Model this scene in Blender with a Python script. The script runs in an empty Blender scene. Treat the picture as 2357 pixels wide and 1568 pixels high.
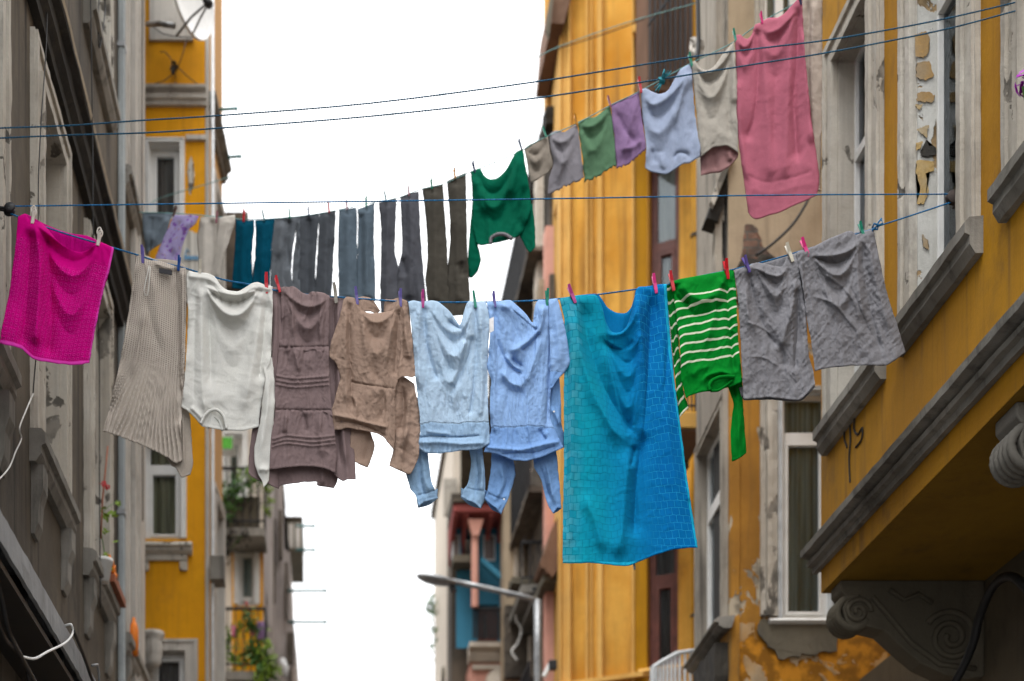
CLOUD=2.1; FSTOP=1.2; EXPO=0.25
import bpy, bmesh, math, random
import numpy as np
from mathutils import Vector, Matrix
random.seed(7)
rng = np.random.default_rng(7)
S = bpy.context.scene
COL = S.collection
F = 3274.0                       # focal length in photo units (2357 wide); camera at the origin, ground at z = -1.6
VX, VY = 760.0, 2530.0
GZ = -1.6

def P(x, y, Y): return ((x-VX)/F*Y, Y, (VY-y)/F*Y)

# ------------------------------------------------------------------ objects
def tagit(o, label=None, cat=None, group=None, kind=None):
    if label: o['label'] = label
    if cat: o['category'] = cat
    if group: o['group'] = group
    if kind: o['kind'] = kind
    return o

def thing(name, label, cat, loc=(0, 0, 0), group=None):
    o = bpy.data.objects.new(name, None)
    o.empty_display_size = 0.1
    o.location = loc
    COL.objects.link(o)
    return tagit(o, label, cat, group)

def wloc(o):
    v = Vector(o.location)
    while o.parent:
        v = v + o.matrix_parent_inverse.translation
        o = o.parent
        v = v + Vector(o.location)
    return v

def link(name, me, parent=None, local=False):
    o = bpy.data.objects.new(name, me)
    COL.objects.link(o)
    if parent is not None:
        o.parent = parent
        if not local:
            o.matrix_parent_inverse = Matrix.Translation(-wloc(parent))
    return o

def obj(name, bm, mat, parent=None, smooth=False, bevel=0, local=False, rough=0):
    if rough: roughen(bm, rough)
    bmesh.ops.recalc_face_normals(bm, faces=bm.faces)
    me = bpy.data.meshes.new(name)
    bm.to_mesh(me); bm.free()
    for m in (mat if isinstance(mat, (list, tuple)) else [mat]): me.materials.append(m)
    if smooth:
        me.polygons.foreach_set('use_smooth', [True]*len(me.polygons))
    o = link(name, me, parent, local)
    if bevel:
        b = o.modifiers.new('b', 'BEVEL'); b.width = bevel; b.segments = 2; b.limit_method = 'ANGLE'
    return o

def NB(): return bmesh.new()

def roughen(bm, amt):
    # chips and wobble for old stone and wood edges
    for _ in range(6):
        es = [e for e in bm.edges if e.calc_length() > 0.09]
        if not es or len(bm.verts) > 9000: break
        bmesh.ops.subdivide_edges(bm, edges=es, cuts=1, use_grid_fill=True)
    import mathutils.noise as mn
    for v in bm.verts:
        n = mn.noise_vector(v.co*9.0)*0.6 + mn.noise_vector(v.co*31.0)*0.5
        c = max(0.0, mn.noise(v.co*5.0+Vector((7, 3, 1))) - 0.28)*4
        v.co += n*amt*(1+c)

# ------------------------------------------------------------------ frames and boxes
class Fr:
    def __init__(s, o, u, n):
        s.o = Vector(o); s.u = Vector(u).normalized(); s.n = Vector(n).normalized()
    def p(s, u, n, z): return s.o + s.u*u + s.n*n + Vector((0, 0, z))

W0 = Fr((0, 0, 0), (1, 0, 0), (0, 1, 0))   # world: u = X, n = Y

def box(bm, fr, u0, u1, n0, n1, z0, z1):
    vs = [bm.verts.new(fr.p(u, n, z)) for z in (z0, z1) for n in (n0, n1) for u in (u0, u1)]
    for f in ((0, 1, 3, 2), (4, 6, 7, 5), (0, 4, 5, 1), (2, 3, 7, 6), (0, 2, 6, 4), (1, 5, 7, 3)):
        bm.faces.new([vs[i] for i in f])

def ring(bm, fr, ua, ub, za, zb, w, n0, n1, bottom=True):
    """frame of width w just outside the opening; uprights butt against the head and foot"""
    box(bm, fr, ua-w, ua, n0, n1, za, zb); box(bm, fr, ub, ub+w, n0, n1, za, zb)
    box(bm, fr, ua-w, ub+w, n0, n1, zb, zb+w)
    if bottom: box(bm, fr, ua-w, ub+w, n0, n1, za-w, za)

def prism(bm, fr, pts, a, b, axis='u'):
    """extrude a profile. axis 'u': pts are (n,z) extruded along u; axis 'n': pts are (u,z) along n"""
    A = []; B = []
    for s, t in pts:
        if axis == 'u': A.append(bm.verts.new(fr.p(a, s, t))); B.append(bm.verts.new(fr.p(b, s, t)))
        else: A.append(bm.verts.new(fr.p(s, a, t))); B.append(bm.verts.new(fr.p(s, b, t)))
    n = len(pts)
    for i in range(n):
        j = (i+1) % n
        bm.faces.new((A[i], A[j], B[j], B[i]))
    bm.faces.new(A); bm.faces.new(B[::-1])

def holed(bm, fr, u0, u1, z0, z1, holes, depth=0.25, n=0.0):
    us = sorted(set([u0, u1]+[h[i] for h in holes for i in (0, 1) if u0 < h[i] < u1]))
    zs = sorted(set([z0, z1]+[h[i] for h in holes for i in (2, 3) if z0 < h[i] < z1]))
    V = {}
    def vv(u, z, d=0.0):
        k = (round(u, 5), round(z, 5), d)
        if k not in V: V[k] = bm.verts.new(fr.p(u, n-d, z))
        return V[k]
    inside = lambda u, z: any(h[0] < u < h[1] and h[2] < z < h[3] for h in holes)
    for i in range(len(us)-1):
        for j in range(len(zs)-1):
            if not inside((us[i]+us[i+1])/2, (zs[j]+zs[j+1])/2):
                bm.faces.new((vv(us[i], zs[j]), vv(us[i+1], zs[j]), vv(us[i+1], zs[j+1]), vv(us[i], zs[j+1])))
    for h in holes:
        c = [(h[0], h[2]), (h[1], h[2]), (h[1], h[3]), (h[0], h[3])]
        for k in range(4):
            a, b = c[k], c[(k+1) % 4]
            bm.faces.new((bm.verts.new(fr.p(a[0], n, a[1])), bm.verts.new(fr.p(b[0], n, b[1])),
                          bm.verts.new(fr.p(b[0], n-depth, b[1])), bm.verts.new(fr.p(a[0], n-depth, a[1]))))

def catmull(pts, n=10):
    pts = [Vector(p) for p in pts]
    if len(pts) < 3: return [pts[0].lerp(pts[-1], i/n) for i in range(n+1)]
    Q = [pts[0]*2-pts[1]]+pts+[pts[-1]*2-pts[-2]]
    out = []
    for i in range(1, len(Q)-2):
        p0, p1, p2, p3 = Q[i-1:i+3]
        for k in range(n):
            t = k/n
            out.append(0.5*((2*p1)+(p2-p0)*t+(2*p0-5*p1+4*p2-p3)*t*t+(3*p1-p0-3*p2+p3)*t**3))
    out.append(pts[-1]); return out

def tube(bm, pts, r, seg=8, r1=None, caps=True):
    pts = [Vector(p) for p in pts]; rings = []
    up = Vector((0.13, 0.31, 0.94)); n = len(pts)
    for i, p in enumerate(pts):
        d = (pts[min(i+1, n-1)]-pts[max(i-1, 0)]).normalized()
        a = d.cross(up)
        if a.length < 1e-3: a = d.cross(Vector((1, 0, 0)))
        a.normalize(); b = d.cross(a)
        rr = r if r1 is None else r+(r1-r)*i/(n-1)
        rings.append([bm.verts.new(p+(a*math.cos(k*2*math.pi/seg)+b*math.sin(k*2*math.pi/seg))*rr) for k in range(seg)])
    for i in range(n-1):
        for k in range(seg):
            bm.faces.new((rings[i][k], rings[i][(k+1) % seg], rings[i+1][(k+1) % seg], rings[i+1][k]))
    if caps: bm.faces.new(rings[0][::-1]); bm.faces.new(rings[-1])

def rope_mesh(bm, pts, r, strands=2, pitch=0.03):
    """twisted strands round a path"""
    pts = [Vector(p) for p in pts]
    L = [0]
    for a, b in zip(pts, pts[1:]): L.append(L[-1]+(b-a).length)
    N = int(L[-1]/pitch*6)
    tube(bm, pts, r*0.78, 6)
    c = []
    j = 0
    for i in range(N+1):
        s = L[-1]*i/N
        while j < len(L)-2 and L[j+1] < s: j += 1
        c.append(pts[j].lerp(pts[j+1], (s-L[j])/max(1e-9, L[j+1]-L[j])))
    for k in range(strands):
        q = []
        for i, p in enumerate(c):
            d = (c[min(i+1, N)]-c[max(i-1, 0)]).normalized()
            a = d.cross(Vector((0, 0, 1))).normalized(); b = d.cross(a)
            ph = i/6*2*math.pi+k*2*math.pi/strands
            q.append(p+(a*math.cos(ph)+b*math.sin(ph))*r*0.5)
        tube(bm, q, r*0.56, 5)

def lathe(bm, prof, fr_o, axis, ref, seg=24):
    axis = Vector(axis).normalized(); ref = Vector(ref).normalized(); o2 = axis.cross(ref)
    rings = []
    for r, h in prof:
        rings.append([bm.verts.new(Vector(fr_o)+axis*h+(ref*math.cos(t)+o2*math.sin(t))*max(r, 1e-4))
                      for t in [2*math.pi*k/seg for k in range(seg)]])
    for i in range(len(prof)-1):
        for k in range(seg):
            bm.faces.new((rings[i][k], rings[i][(k+1) % seg], rings[i+1][(k+1) % seg], rings[i+1][k]))

# ------------------------------------------------------------------ materials
def newmat(name):
    m = bpy.data.materials.new(name); m.use_nodes = True
    nt = m.node_tree; nt.nodes.clear()
    return m, nt, nt.nodes, nt.links

def N(nt, t, **kw):
    n = nt.nodes.new(t)
    for k, v in kw.items():
        if k in n.inputs: n.inputs[k].default_value = v
        else: setattr(n, k, v)
    return n

def c4(c): return (c[0], c[1], c[2], 1)

def mixc(nt, fac, a, b, mode='MIX'):
    m = nt.nodes.new('ShaderNodeMix'); m.data_type = 'RGBA'; m.blend_type = mode
    for sock, v in ((0, fac), (6, a), (7, b)):
        if hasattr(v, 'is_linked') or isinstance(v, bpy.types.NodeSocket): nt.links.new(v, m.inputs[sock])
        else: m.inputs[sock].default_value = v if sock == 0 else c4(v)
    return m.outputs[2]

def noise(nt, vec, scale, detail=4, rough=0.55, dist=0.0):
    n = N(nt, 'ShaderNodeTexNoise', Scale=scale, Detail=detail, Roughness=rough, Distortion=dist)
    nt.links.new(vec, n.inputs['Vector']); return n.outputs['Fac']

def ramp(nt, fac, a, b, lo=0.0, hi=1.0):
    r = N(nt, 'ShaderNodeMapRange', clamp=True)
    r.interpolation_type = 'SMOOTHSTEP'
    nt.links.new(fac, r.inputs[0])
    for i, v in zip((1, 2, 3, 4), (a, b, lo, hi)): r.inputs[i].default_value = v
    return r.outputs[0]

def mapping(nt, vec, scale=(1, 1, 1), loc=(0, 0, 0), rot=(0, 0, 0)):
    m = nt.nodes.new('ShaderNodeMapping')
    m.inputs['Scale'].default_value = scale; m.inputs['Location'].default_value = loc; m.inputs['Rotation'].default_value = rot
    nt.links.new(vec, m.inputs['Vector']); return m.outputs[0]

def math_(nt, op, a, b=None):
    m = N(nt, 'ShaderNodeMath', operation=op)
    for i, v in enumerate((a, b)):
        if v is None: continue
        if isinstance(v, bpy.types.NodeSocket): nt.links.new(v, m.inputs[i])
        else: m.inputs[i].default_value = v
    return m.outputs[0]

def plaster(name, base, alt, dirt=(0.05, 0.045, 0.04), dirt_amt=0.5, streak=0.5, peel=None, peel_amt=0.0, rough=0.9, bump=0.25, gscale=1.0):
    m, nt, ns, lk = newmat(name)
    co = N(nt, 'ShaderNodeTexCoord').outputs['Object']
    big = noise(nt, co, 0.9*gscale, 5, 0.6)
    col = mixc(nt, ramp(nt, big, 0.35, 0.65), base, alt)
    mid = noise(nt, co, 5*gscale, 6, 0.65)
    col = mixc(nt, ramp(nt, mid, 0.45, 0.8, 0, 0.45), col, tuple(x*0.6 for x in base))
    st = noise(nt, mapping(nt, co, (9, 9, 0.45)), 1.0*gscale, 5, 0.6)
    col = mixc(nt, ramp(nt, st, 0.5, 0.72, 0, streak), col, dirt)
    st2 = noise(nt, mapping(nt, co, (28, 28, 1.1)), 1.0*gscale, 3, 0.6)
    col = mixc(nt, ramp(nt, st2, 0.5, 0.8, 0, streak*0.7), col, tuple(x*0.55 for x in base))
    dn = noise(nt, mapping(nt, co, (1, 1, 0.5), (3, 5, 2)), 2.2*gscale, 6, 0.7)
    col = mixc(nt, ramp(nt, dn, 0.54, 0.72, 0, dirt_amt), col, dirt)
    fine = noise(nt, co, 60, 3, 0.7)
    col = mixc(nt, ramp(nt, fine, 0.3, 0.75, 0, 0.22), col, tuple(x*0.5 for x in base))
    h = math_(nt, 'ADD', math_(nt, 'MULTIPLY', fine, 0.25), math_(nt, 'MULTIPLY', mid, 0.8))
    if peel:
        pn = noise(nt, mapping(nt, co, (1, 1, 0.7), (11, 2, 6)), 3.2*gscale, 5, 0.6, 0.6)
        pm = ramp(nt, pn, 0.62-peel_amt*0.22, 0.635-peel_amt*0.22)
        pc = mixc(nt, ramp(nt, noise(nt, co, 7, 4), 0.4, 0.6), peel, tuple(x*0.45 for x in peel))
        col = mixc(nt, pm, col, pc)
        h = math_(nt, 'SUBTRACT', h, math_(nt, 'MULTIPLY', pm, 1.2))
    bs = N(nt, 'ShaderNodeBsdfPrincipled', Roughness=rough)
    bs.inputs['Specular IOR Level'].default_value = 0.25
    lk.new(col, bs.inputs['Base Color'])
    bp = N(nt, 'ShaderNodeBump', Strength=bump, Distance=0.02)
    lk.new(h, bp.inputs['Height']); lk.new(bp.outputs[0], bs.inputs['Normal'])
    out = N(nt, 'ShaderNodeOutputMaterial'); lk.new(bs.outputs[0], out.inputs[0])
    return m

def simple(name, col, rough=0.6, metal=0.0, var=0.3, scale=12, spec=0.4, bump=0.1):
    m, nt, ns, lk = newmat(name)
    co = N(nt, 'ShaderNodeTexCoord').outputs['Object']
    a = noise(nt, co, scale, 5, 0.65)
    cc = mixc(nt, ramp(nt, a, 0.35, 0.7, 0, 1), col, tuple(x*(1-var) for x in col))
    bs = N(nt, 'ShaderNodeBsdfPrincipled', Roughness=rough, Metallic=metal)
    bs.inputs['Specular IOR Level'].default_value = spec
    lk.new(cc, bs.inputs['Base Color'])
    bp = N(nt, 'ShaderNodeBump', Strength=bump, Distance=0.01)
    lk.new(a, bp.inputs['Height']); lk.new(bp.outputs[0], bs.inputs['Normal'])
    out = N(nt, 'ShaderNodeOutputMaterial'); lk.new(bs.outputs[0], out.inputs[0])
    return m

def glass(name='window_glass', tint=(0.5, 0.55, 0.55)):
    m, nt, ns, lk = newmat(name)
    tr = N(nt, 'ShaderNodeBsdfTransparent'); tr.inputs[0].default_value = c4(tint)
    gl = N(nt, 'ShaderNodeBsdfGlossy', Roughness=0.06); gl.inputs[0].default_value = (0.8, 0.85, 0.9, 1)
    fr = N(nt, 'ShaderNodeFresnel', IOR=1.45)
    mx = N(nt, 'ShaderNodeMixShader')
    lk.new(math_(nt, 'MULTIPLY', fr.outputs[0], 1.0), mx.inputs[0]); lk.new(tr.outputs[0], mx.inputs[1]); lk.new(gl.outputs[0], mx.inputs[2])
    out = N(nt, 'ShaderNodeOutputMaterial'); lk.new(mx.outputs[0], out.inputs[0])
    return m

def fabric(name, col, alt=None, trans=0.22, rough=0.92, weave=900, weave_b=0.25, wr=0.3, wr_scale=22, pattern=None, sheen=0.0):
    """cloth: soft diffuse with some light through it, weave and small creases as bump. pattern(nt, uv, col) -> (col, height or None)"""
    m, nt, ns, lk = newmat(name)
    tc = N(nt, 'ShaderNodeTexCoord'); co = tc.outputs['Object']; uv = tc.outputs['UV']
    a = noise(nt, co, 7, 5, 0.6)
    cc = mixc(nt, ramp(nt, a, 0.3, 0.75), col, alt or tuple(x*0.82 for x in col))
    f = noise(nt, mapping(nt, co, (1, 1, 0.35)), weave*0.35, 2, 0.7)
    cc = mixc(nt, ramp(nt, f, 0.35, 0.7, 0, 0.3), cc, tuple(x*0.6 for x in col))
    h = math_(nt, 'MULTIPLY', f, weave_b*0.1)
    w = noise(nt, mapping(nt, co, (1.6, 1, 0.6)), wr_scale*2.0, 5, 0.62, 0.7)
    wv = math_(nt, 'ABSOLUTE', math_(nt, 'SUBTRACT', w, 0.5))
    h = math_(nt, 'SUBTRACT', h, math_(nt, 'MULTIPLY', wv, wr*0.95))
    if pattern:
        cc, ph = pattern(nt, uv, cc)
        if ph is not None: h = math_(nt, 'ADD', h, ph)
    bs = N(nt, 'ShaderNodeBsdfPrincipled', Roughness=rough)
    bs.inputs['Specular IOR Level'].default_value = 0.08
    bs.inputs['Sheen Weight'].default_value = sheen
    lk.new(cc, bs.inputs['Base Color'])
    bp = N(nt, 'ShaderNodeBump', Strength=0.8, Distance=0.012)
    lk.new(h, bp.inputs['Height']); lk.new(bp.outputs[0], bs.inputs['Normal'])
    tl = N(nt, 'ShaderNodeBsdfTranslucent'); lk.new(cc, tl.inputs[0]); lk.new(bp.outputs[0], tl.inputs['Normal'])
    mx = N(nt, 'ShaderNodeMixShader'); mx.inputs[0].default_value = trans
    lk.new(bs.outputs[0], mx.inputs[1]); lk.new(tl.outputs[0], mx.inputs[2])
    out = N(nt, 'ShaderNodeOutputMaterial'); lk.new(mx.outputs[0], out.inputs[0])
    return m

# ------------------------------------------------------------------ cloth
FOLD = 1.6
_tab = rng.random((256, 256))
def vn(x, y, seed=0):
    x = x+seed*17.3; y = y+seed*9.1
    xi = np.floor(x).astype(int); yi = np.floor(y).astype(int)
    fx = x-xi; fy = y-yi
    fx = fx*fx*fx*(fx*(fx*6-15)+10); fy = fy*fy*fy*(fy*(fy*6-15)+10)
    g = lambda i, j: _tab[(xi+i) & 255, (yi+j) & 255]
    return (g(0, 0)*(1-fx)+g(1, 0)*fx)*(1-fy)+(g(0, 1)*(1-fx)+g(1, 1)*fx)*fy

def crinkle(x, y, seed, sx, sy, ang=0.0, ridged=True):
    c, s = math.cos(ang), math.sin(ang)
    X = (x*c+y*s)/sx; Y = (-x*s+y*c)/sy
    wx = X+1.1*vn(X*0.6, Y*0.6, seed+5); wy = Y+1.1*vn(X*0.6, Y*0.6, seed+8)
    if ridged:
        a = 1-np.abs(2*vn(wx, wy, seed)-1); b = 1-np.abs(2*vn(wx*2.3, wy*2.3, seed+2)-1)
        return a**1.6-0.45+0.45*(b**1.6-0.45)
    return (vn(wx, wy, seed)-0.5)+0.5*(vn(wx*2.1, wy*2.1, seed+2)-0.5)

def cm2(pts, n=8):
    p = np.array(pts, float)
    if len(p) == 2: return p
    q = np.vstack([2*p[0]-p[1], p, 2*p[-1]-p[-2]]); out = []
    for i in range(1, len(q)-2):
        p0, p1, p2, p3 = q[i-1:i+3]
        for k in range(n):
            t = k/n
            # damped tangents keep corners tight
            m1 = (p2-p0)*0.35; m2 = (p3-p1)*0.35
            out.append((2*t**3-3*t*t+1)*p1+(t**3-2*t*t+t)*m1+(-2*t**3+3*t*t)*p2+(t**3-t*t)*m2)
    out.append(p[-1]); return np.array(out)

def resamp(p, n, sm=True):
    p = cm2(p) if sm else np.array(p, float)
    d = np.r_[0, np.cumsum(np.hypot(*np.diff(p, axis=0).T))]
    t = np.linspace(0, d[-1], n)
    return np.c_[np.interp(t, d, p[:, 0]), np.interp(t, d, p[:, 1])]

def stroke(x, y, pts, w, amp, taper=0.25, w1=None):
    """ridge (amp>0) or valley (amp<0) that follows a polyline, width w (-> w1 at its end)"""
    p = cm2(pts, 5)
    m = (x > p[:, 0].min()-3*w) & (x < p[:, 0].max()+3*w) & (y > p[:, 1].min()-3*w) & (y < p[:, 1].max()+3*w)
    r = np.zeros_like(x)
    if not m.any(): return r
    X = x[m]; Y = y[m]
    seg = np.hypot(*np.diff(p, axis=0).T); L = np.r_[0, np.cumsum(seg)]; T = L[-1]
    best = np.full(X.shape, 1e9); bt = np.zeros(X.shape)
    for i in range(len(p)-1):
        d = p[i+1]-p[i]; l2 = max(1e-9, d@d)
        t = np.clip(((X-p[i, 0])*d[0]+(Y-p[i, 1])*d[1])/l2, 0, 1)
        dd = np.hypot(X-p[i, 0]-t*d[0], Y-p[i, 1]-t*d[1])
        k = dd < best; best[k] = dd[k]; bt[k] = ((L[i]+t*seg[i])/T)[k]
    ww = w if w1 is None else w+(w1-w)*bt
    tp = np.clip(np.minimum(bt, 1-bt)/max(taper, 1e-3), 0, 1); tp = tp*tp*(3-2*tp)
    r[m] = amp*FOLD*np.exp(-(best/ww)**(1.35 if amp > 0 else 1.15))*tp
    return r

def swag(a, b, arcs, skew=0.5):
    """hanging U folds between two held points: arcs = [(sag, width, amp)]"""
    out = []
    for sag, w, amp in arcs:
        pts = []
        for k in range(9):
            t = k/8
            tt = t**(math.log(0.5)/math.log(skew))
            pts.append((a[0]+(b[0]-a[0])*t, a[1]+(b[1]-a[1])*t+4*sag*tt*(1-tt)+3))
        out.append((pts, w, amp, 0.12))
    return out

def front_Y(px): return 1/((1-(px-15)/2185.0)/7.45+((px-15)/2185.0)/8.0)
def fy(x): return float(front_Y(np.array([float(x)]))[0])
def rear_Y(px):
    t = (px-330)/(1850-330)
    return 1/((1-t)/11.3+t/9.2)

LONG = [(0.020, 2.2, 0.9), (0.011, 5.5, 1.3), (0.005, 12.0, 2.2)]
PEGX = [77, 230, 330, 413, 461, 613, 640, 771, 820, 920, 972, 1091, 1137, 1258, 1318, 1506, 1545, 1670, 1717, 1815, 1850, 1981]
def patch(d, Yf, step):
    T, R, B, L = d['T'], d['R'], d['B'], d['L']
    L = [T[0]]+list(L)+[B[0]]; R = [T[-1]]+list(R)+[B[-1]]
    w = max(abs(T[-1][0]-T[0][0]), abs(B[-1][0]-B[0][0]), 10); h = max(abs(B[0][1]-T[0][1]), abs(B[-1][1]-T[-1][1]), 10)
    nu = max(6, int(w/step)); nv = max(6, int(h/step))
    t, b = resamp(T, nu), resamp(B, nu)
    l, r = resamp(L, nv), resamp(R, nv)
    u = np.linspace(0, 1, nu)[None, :, None]; v = np.linspace(0, 1, nv)[:, None, None]
    c = ((1-v)*t[None]+v*b[None]+(1-u)*l[:, None]+u*r[:, None]
         - ((1-u)*(1-v)*t[0]+u*(1-v)*t[-1]+(1-u)*v*b[0]+u*v*b[-1]))
    x, y = c[..., 0], c[..., 1]
    u = np.broadcast_to(u[..., 0], x.shape); v = np.broadcast_to(v[..., 0], x.shape)
    sd = d.get('seed', 1)
    if d.get('fray', 0):
        y = y + d['fray']*(vn(x/2.1, x*0+3, sd)-0.5)*np.clip((v-0.9)/0.1, 0, 1)
    z = np.full_like(x, d.get('z', 0.0))
    for s in d.get('folds', []):
        z += d.get('fk', 1.0)*stroke(x, y, s[0], s[1], s[2], s[3] if len(s) > 3 else 0.25, s[4] if len(s) > 4 else None)
    for k, nz in enumerate(d.get('noise', [])):
        amp, sx, sy, ang = nz[:4]
        z += 1.35*amp*crinkle(x, y, sd+k*3, sx, sy, ang, nz[4] if len(nz) > 4 else True)
    if Yf is front_Y and d.get('z', 0) > 0.01 and d.get('rays', 1):
        # tension creases running out from each peg
        for px in PEGX:
            if d['T'][0][0]-4 < px < d['T'][-1][0]+4:
                ty = float(np.interp(px, t[:, 0], t[:, 1]))
                for j in range(5):
                    an = math.radians(-42+21*j+7*math.sin(px+j*2.1)); ln_ = (60+45*math.sin(px*1.7+j)**2)*d.get('rays', 1)
                    z += stroke(x, y, [(px, ty+4), (px+ln_*.5*math.sin(an), ty+4+ln_*.5*math.cos(an)), (px+ln_*math.sin(an)*.85, ty+4+ln_)], 2.6, 0.0042*(1 if j % 2 else -0.8), 0.5, 8.0)
    for k, (la, ln, lv) in enumerate(d.get('long', LONG)):
        # long hanging folds that follow the cut of the cloth
        su = u*ln*w/100.0+0.5*vn(v*2, u*3, sd+k); a = 1-np.abs(2*vn(su, v*lv+u*0.7, sd+11+k)-1)
        z += la*(a-0.5)*(0.45+0.55*v)
    roll = d.get('roll', 0.018)*1.6; rw = d.get('rw', 9.0)*1.2
    wl = u*w; wr_ = (1-u)*w
    ra = 1.1*vn(v*h/38.0, u*0+sd, sd+21)-0.25; rb = 1.1*vn(v*h/34.0, u*0+sd+5, sd+22)-0.25
    z -= roll*(np.exp(-wl/rw)*d.get('rl', 1)*ra+np.exp(-wr_/rw)*d.get('rr', 1)*rb)
    ej = d.get('ej', 1.5)
    x = x+ej*((vn(y/11.0, y*0+2, sd+1)-0.5)*np.exp(-wl/8)+(vn(y/10.0, y*0+7, sd+4)-0.5)*np.exp(-wr_/8))
    y = y+ej*(vn(x/13.0, x*0+4, sd+6)-0.5)*np.exp(-(1-v)*h/8)
    z -= 0.012*np.exp(-v*h/5.0)*d.get('rt', 1)
    if d.get('hem', 1):
        z += 0.0022*(np.exp(-(((1-v)*h-3.5)/2.2)**4))
    if 'fn' in d: z = z+d['fn'](x, y, u, v)
    # the weave moves with the relief, as it would on a real fold
    gv, gu = v, u
    if d.get('vp', 0):
        gv = v*(1-d['vp'])+d['vp']*(y-y.min())/max(1e-6, y.max()-y.min())
    gv = gv+(z-z.mean())*230/h*d.get('par', 1.0)
    gu = gu-(z-z.mean())*(x-VX)/8.0/w
    Y = Yf(x)-z
    X3 = (x-VX)/F*Y; Z3 = (VY-y)/F*Y
    co = np.stack([X3, Y, Z3], -1).reshape(-1, 3)
    idx = np.arange(nu*nv).reshape(nv, nu)
    q = np.stack([idx[:-1, :-1], idx[1:, :-1], idx[1:, 1:], idx[:-1, 1:]], -1).reshape(-1, 4)
    uv = np.stack([gu, 1-gv], -1).reshape(-1, 2)
    return co, q, uv

def clothmesh(name, patches, mats, parent=None, Yf=front_Y, step=2.1, thick=0.0022):
    co = []; q = []; uv = []; mi = []; off = 0
    for d in patches:
        c, f, t = patch(d, Yf, d.get('step', step))
        co.append(c); q.append(f+off); uv.append(t); mi += [d.get('mat', 0)]*len(f); off += len(c)
    co = np.concatenate(co); q = np.concatenate(q); uv = np.concatenate(uv)
    me = bpy.data.meshes.new(name)
    me.vertices.add(len(co)); me.vertices.foreach_set('co', co.ravel())
    me.loops.add(q.size); me.loops.foreach_set('vertex_index', q.ravel().astype(np.int32))
    me.polygons.add(len(q)); me.polygons.foreach_set('loop_start', np.arange(0, q.size, 4, dtype=np.int32))
    me.polygons.foreach_set('loop_total', np.full(len(q), 4, np.int32))
    me.polygons.foreach_set('material_index', np.array(mi, np.int32))
    me.polygons.foreach_set('use_smooth', np.ones(len(q), bool))
    ul = me.uv_layers.new(name='UVMap'); ul.data.foreach_set('uv', uv[q.ravel()].ravel())
    me.update(calc_edges=True); me.validate()
    for m in mats: me.materials.append(m)
    o = link(name, me, parent)
    if thick:
        s = o.modifiers.new('s', 'SOLIDIFY'); s.thickness = thick; s.offset = 0
    return o
# ================================================================== CLOTH PATTERNS
def sep(nt, uv):
    s = nt.nodes.new('ShaderNodeSeparateXYZ'); nt.links.new(uv, s.inputs[0]); return s.outputs[0], s.outputs[1]

def pat_rings(sx, sy):
    def f(nt, uv, col):
        v = N(nt, 'ShaderNodeTexVoronoi', Scale=1.0, Randomness=0.12)
        nt.links.new(mapping(nt, uv, (sx, sy, 1)), v.inputs['Vector'])
        d = v.outputs['Distance']
        r = math_(nt, 'ABSOLUTE', math_(nt, 'SUBTRACT', d, 0.3))
        r = ramp(nt, r, 0.02, 0.13, 1, 0)
        U, V = sep(nt, uv)
        # plain band near the top and the hem
        band = math_(nt, 'MULTIPLY', ramp(nt, V, 0.80, 0.86, 1, 0), ramp(nt, V, 0.025, 0.04))
        r = math_(nt, 'MULTIPLY', r, band)
        edge = math_(nt, 'MAXIMUM', ramp(nt, V, 0.018, 0.03, 1, 0), ramp(nt, U, 0.975, 0.985))
        col = mixc(nt, math_(nt, 'MULTIPLY', r, 0.35), col, (0.95, 0.06, 0.5))
        col = mixc(nt, math_(nt, 'MULTIPLY', edge, 0.6), col, (0.75, 0.08, 0.55))
        return col, math_(nt, 'MULTIPLY', r, 0.45)
    return f

def pat_stripes(lo, hi, n, duty, c):
    def f(nt, uv, col):
        U, V = sep(nt, uv)
        w = noise(nt, mapping(nt, uv, (3, 3, 1)), 1.0, 2)
        t = math_(nt, 'ADD', math_(nt, 'SUBTRACT', 1.0, V), math_(nt, 'MULTIPLY', math_(nt, 'SUBTRACT', w, 0.5), 0.02))
        s = math_(nt, 'MULTIPLY', math_(nt, 'SUBTRACT', t, lo), n/(hi-lo))
        fr = math_(nt, 'FRACT', s)
        m = ramp(nt, fr, duty-0.03, duty+0.03, 1, 0)
        m = math_(nt, 'MULTIPLY', m, math_(nt, 'GREATER_THAN', t, lo))
        m = math_(nt, 'MULTIPLY', m, math_(nt, 'LESS_THAN', t, hi))
        # ribbed welt above the first stripe
        rib = math_(nt, 'SINE', math_(nt, 'MULTIPLY', U, 300.0))
        return mixc(nt, m, col, c), math_(nt, 'MULTIPLY', rib, 0.02)
    return f

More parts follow.
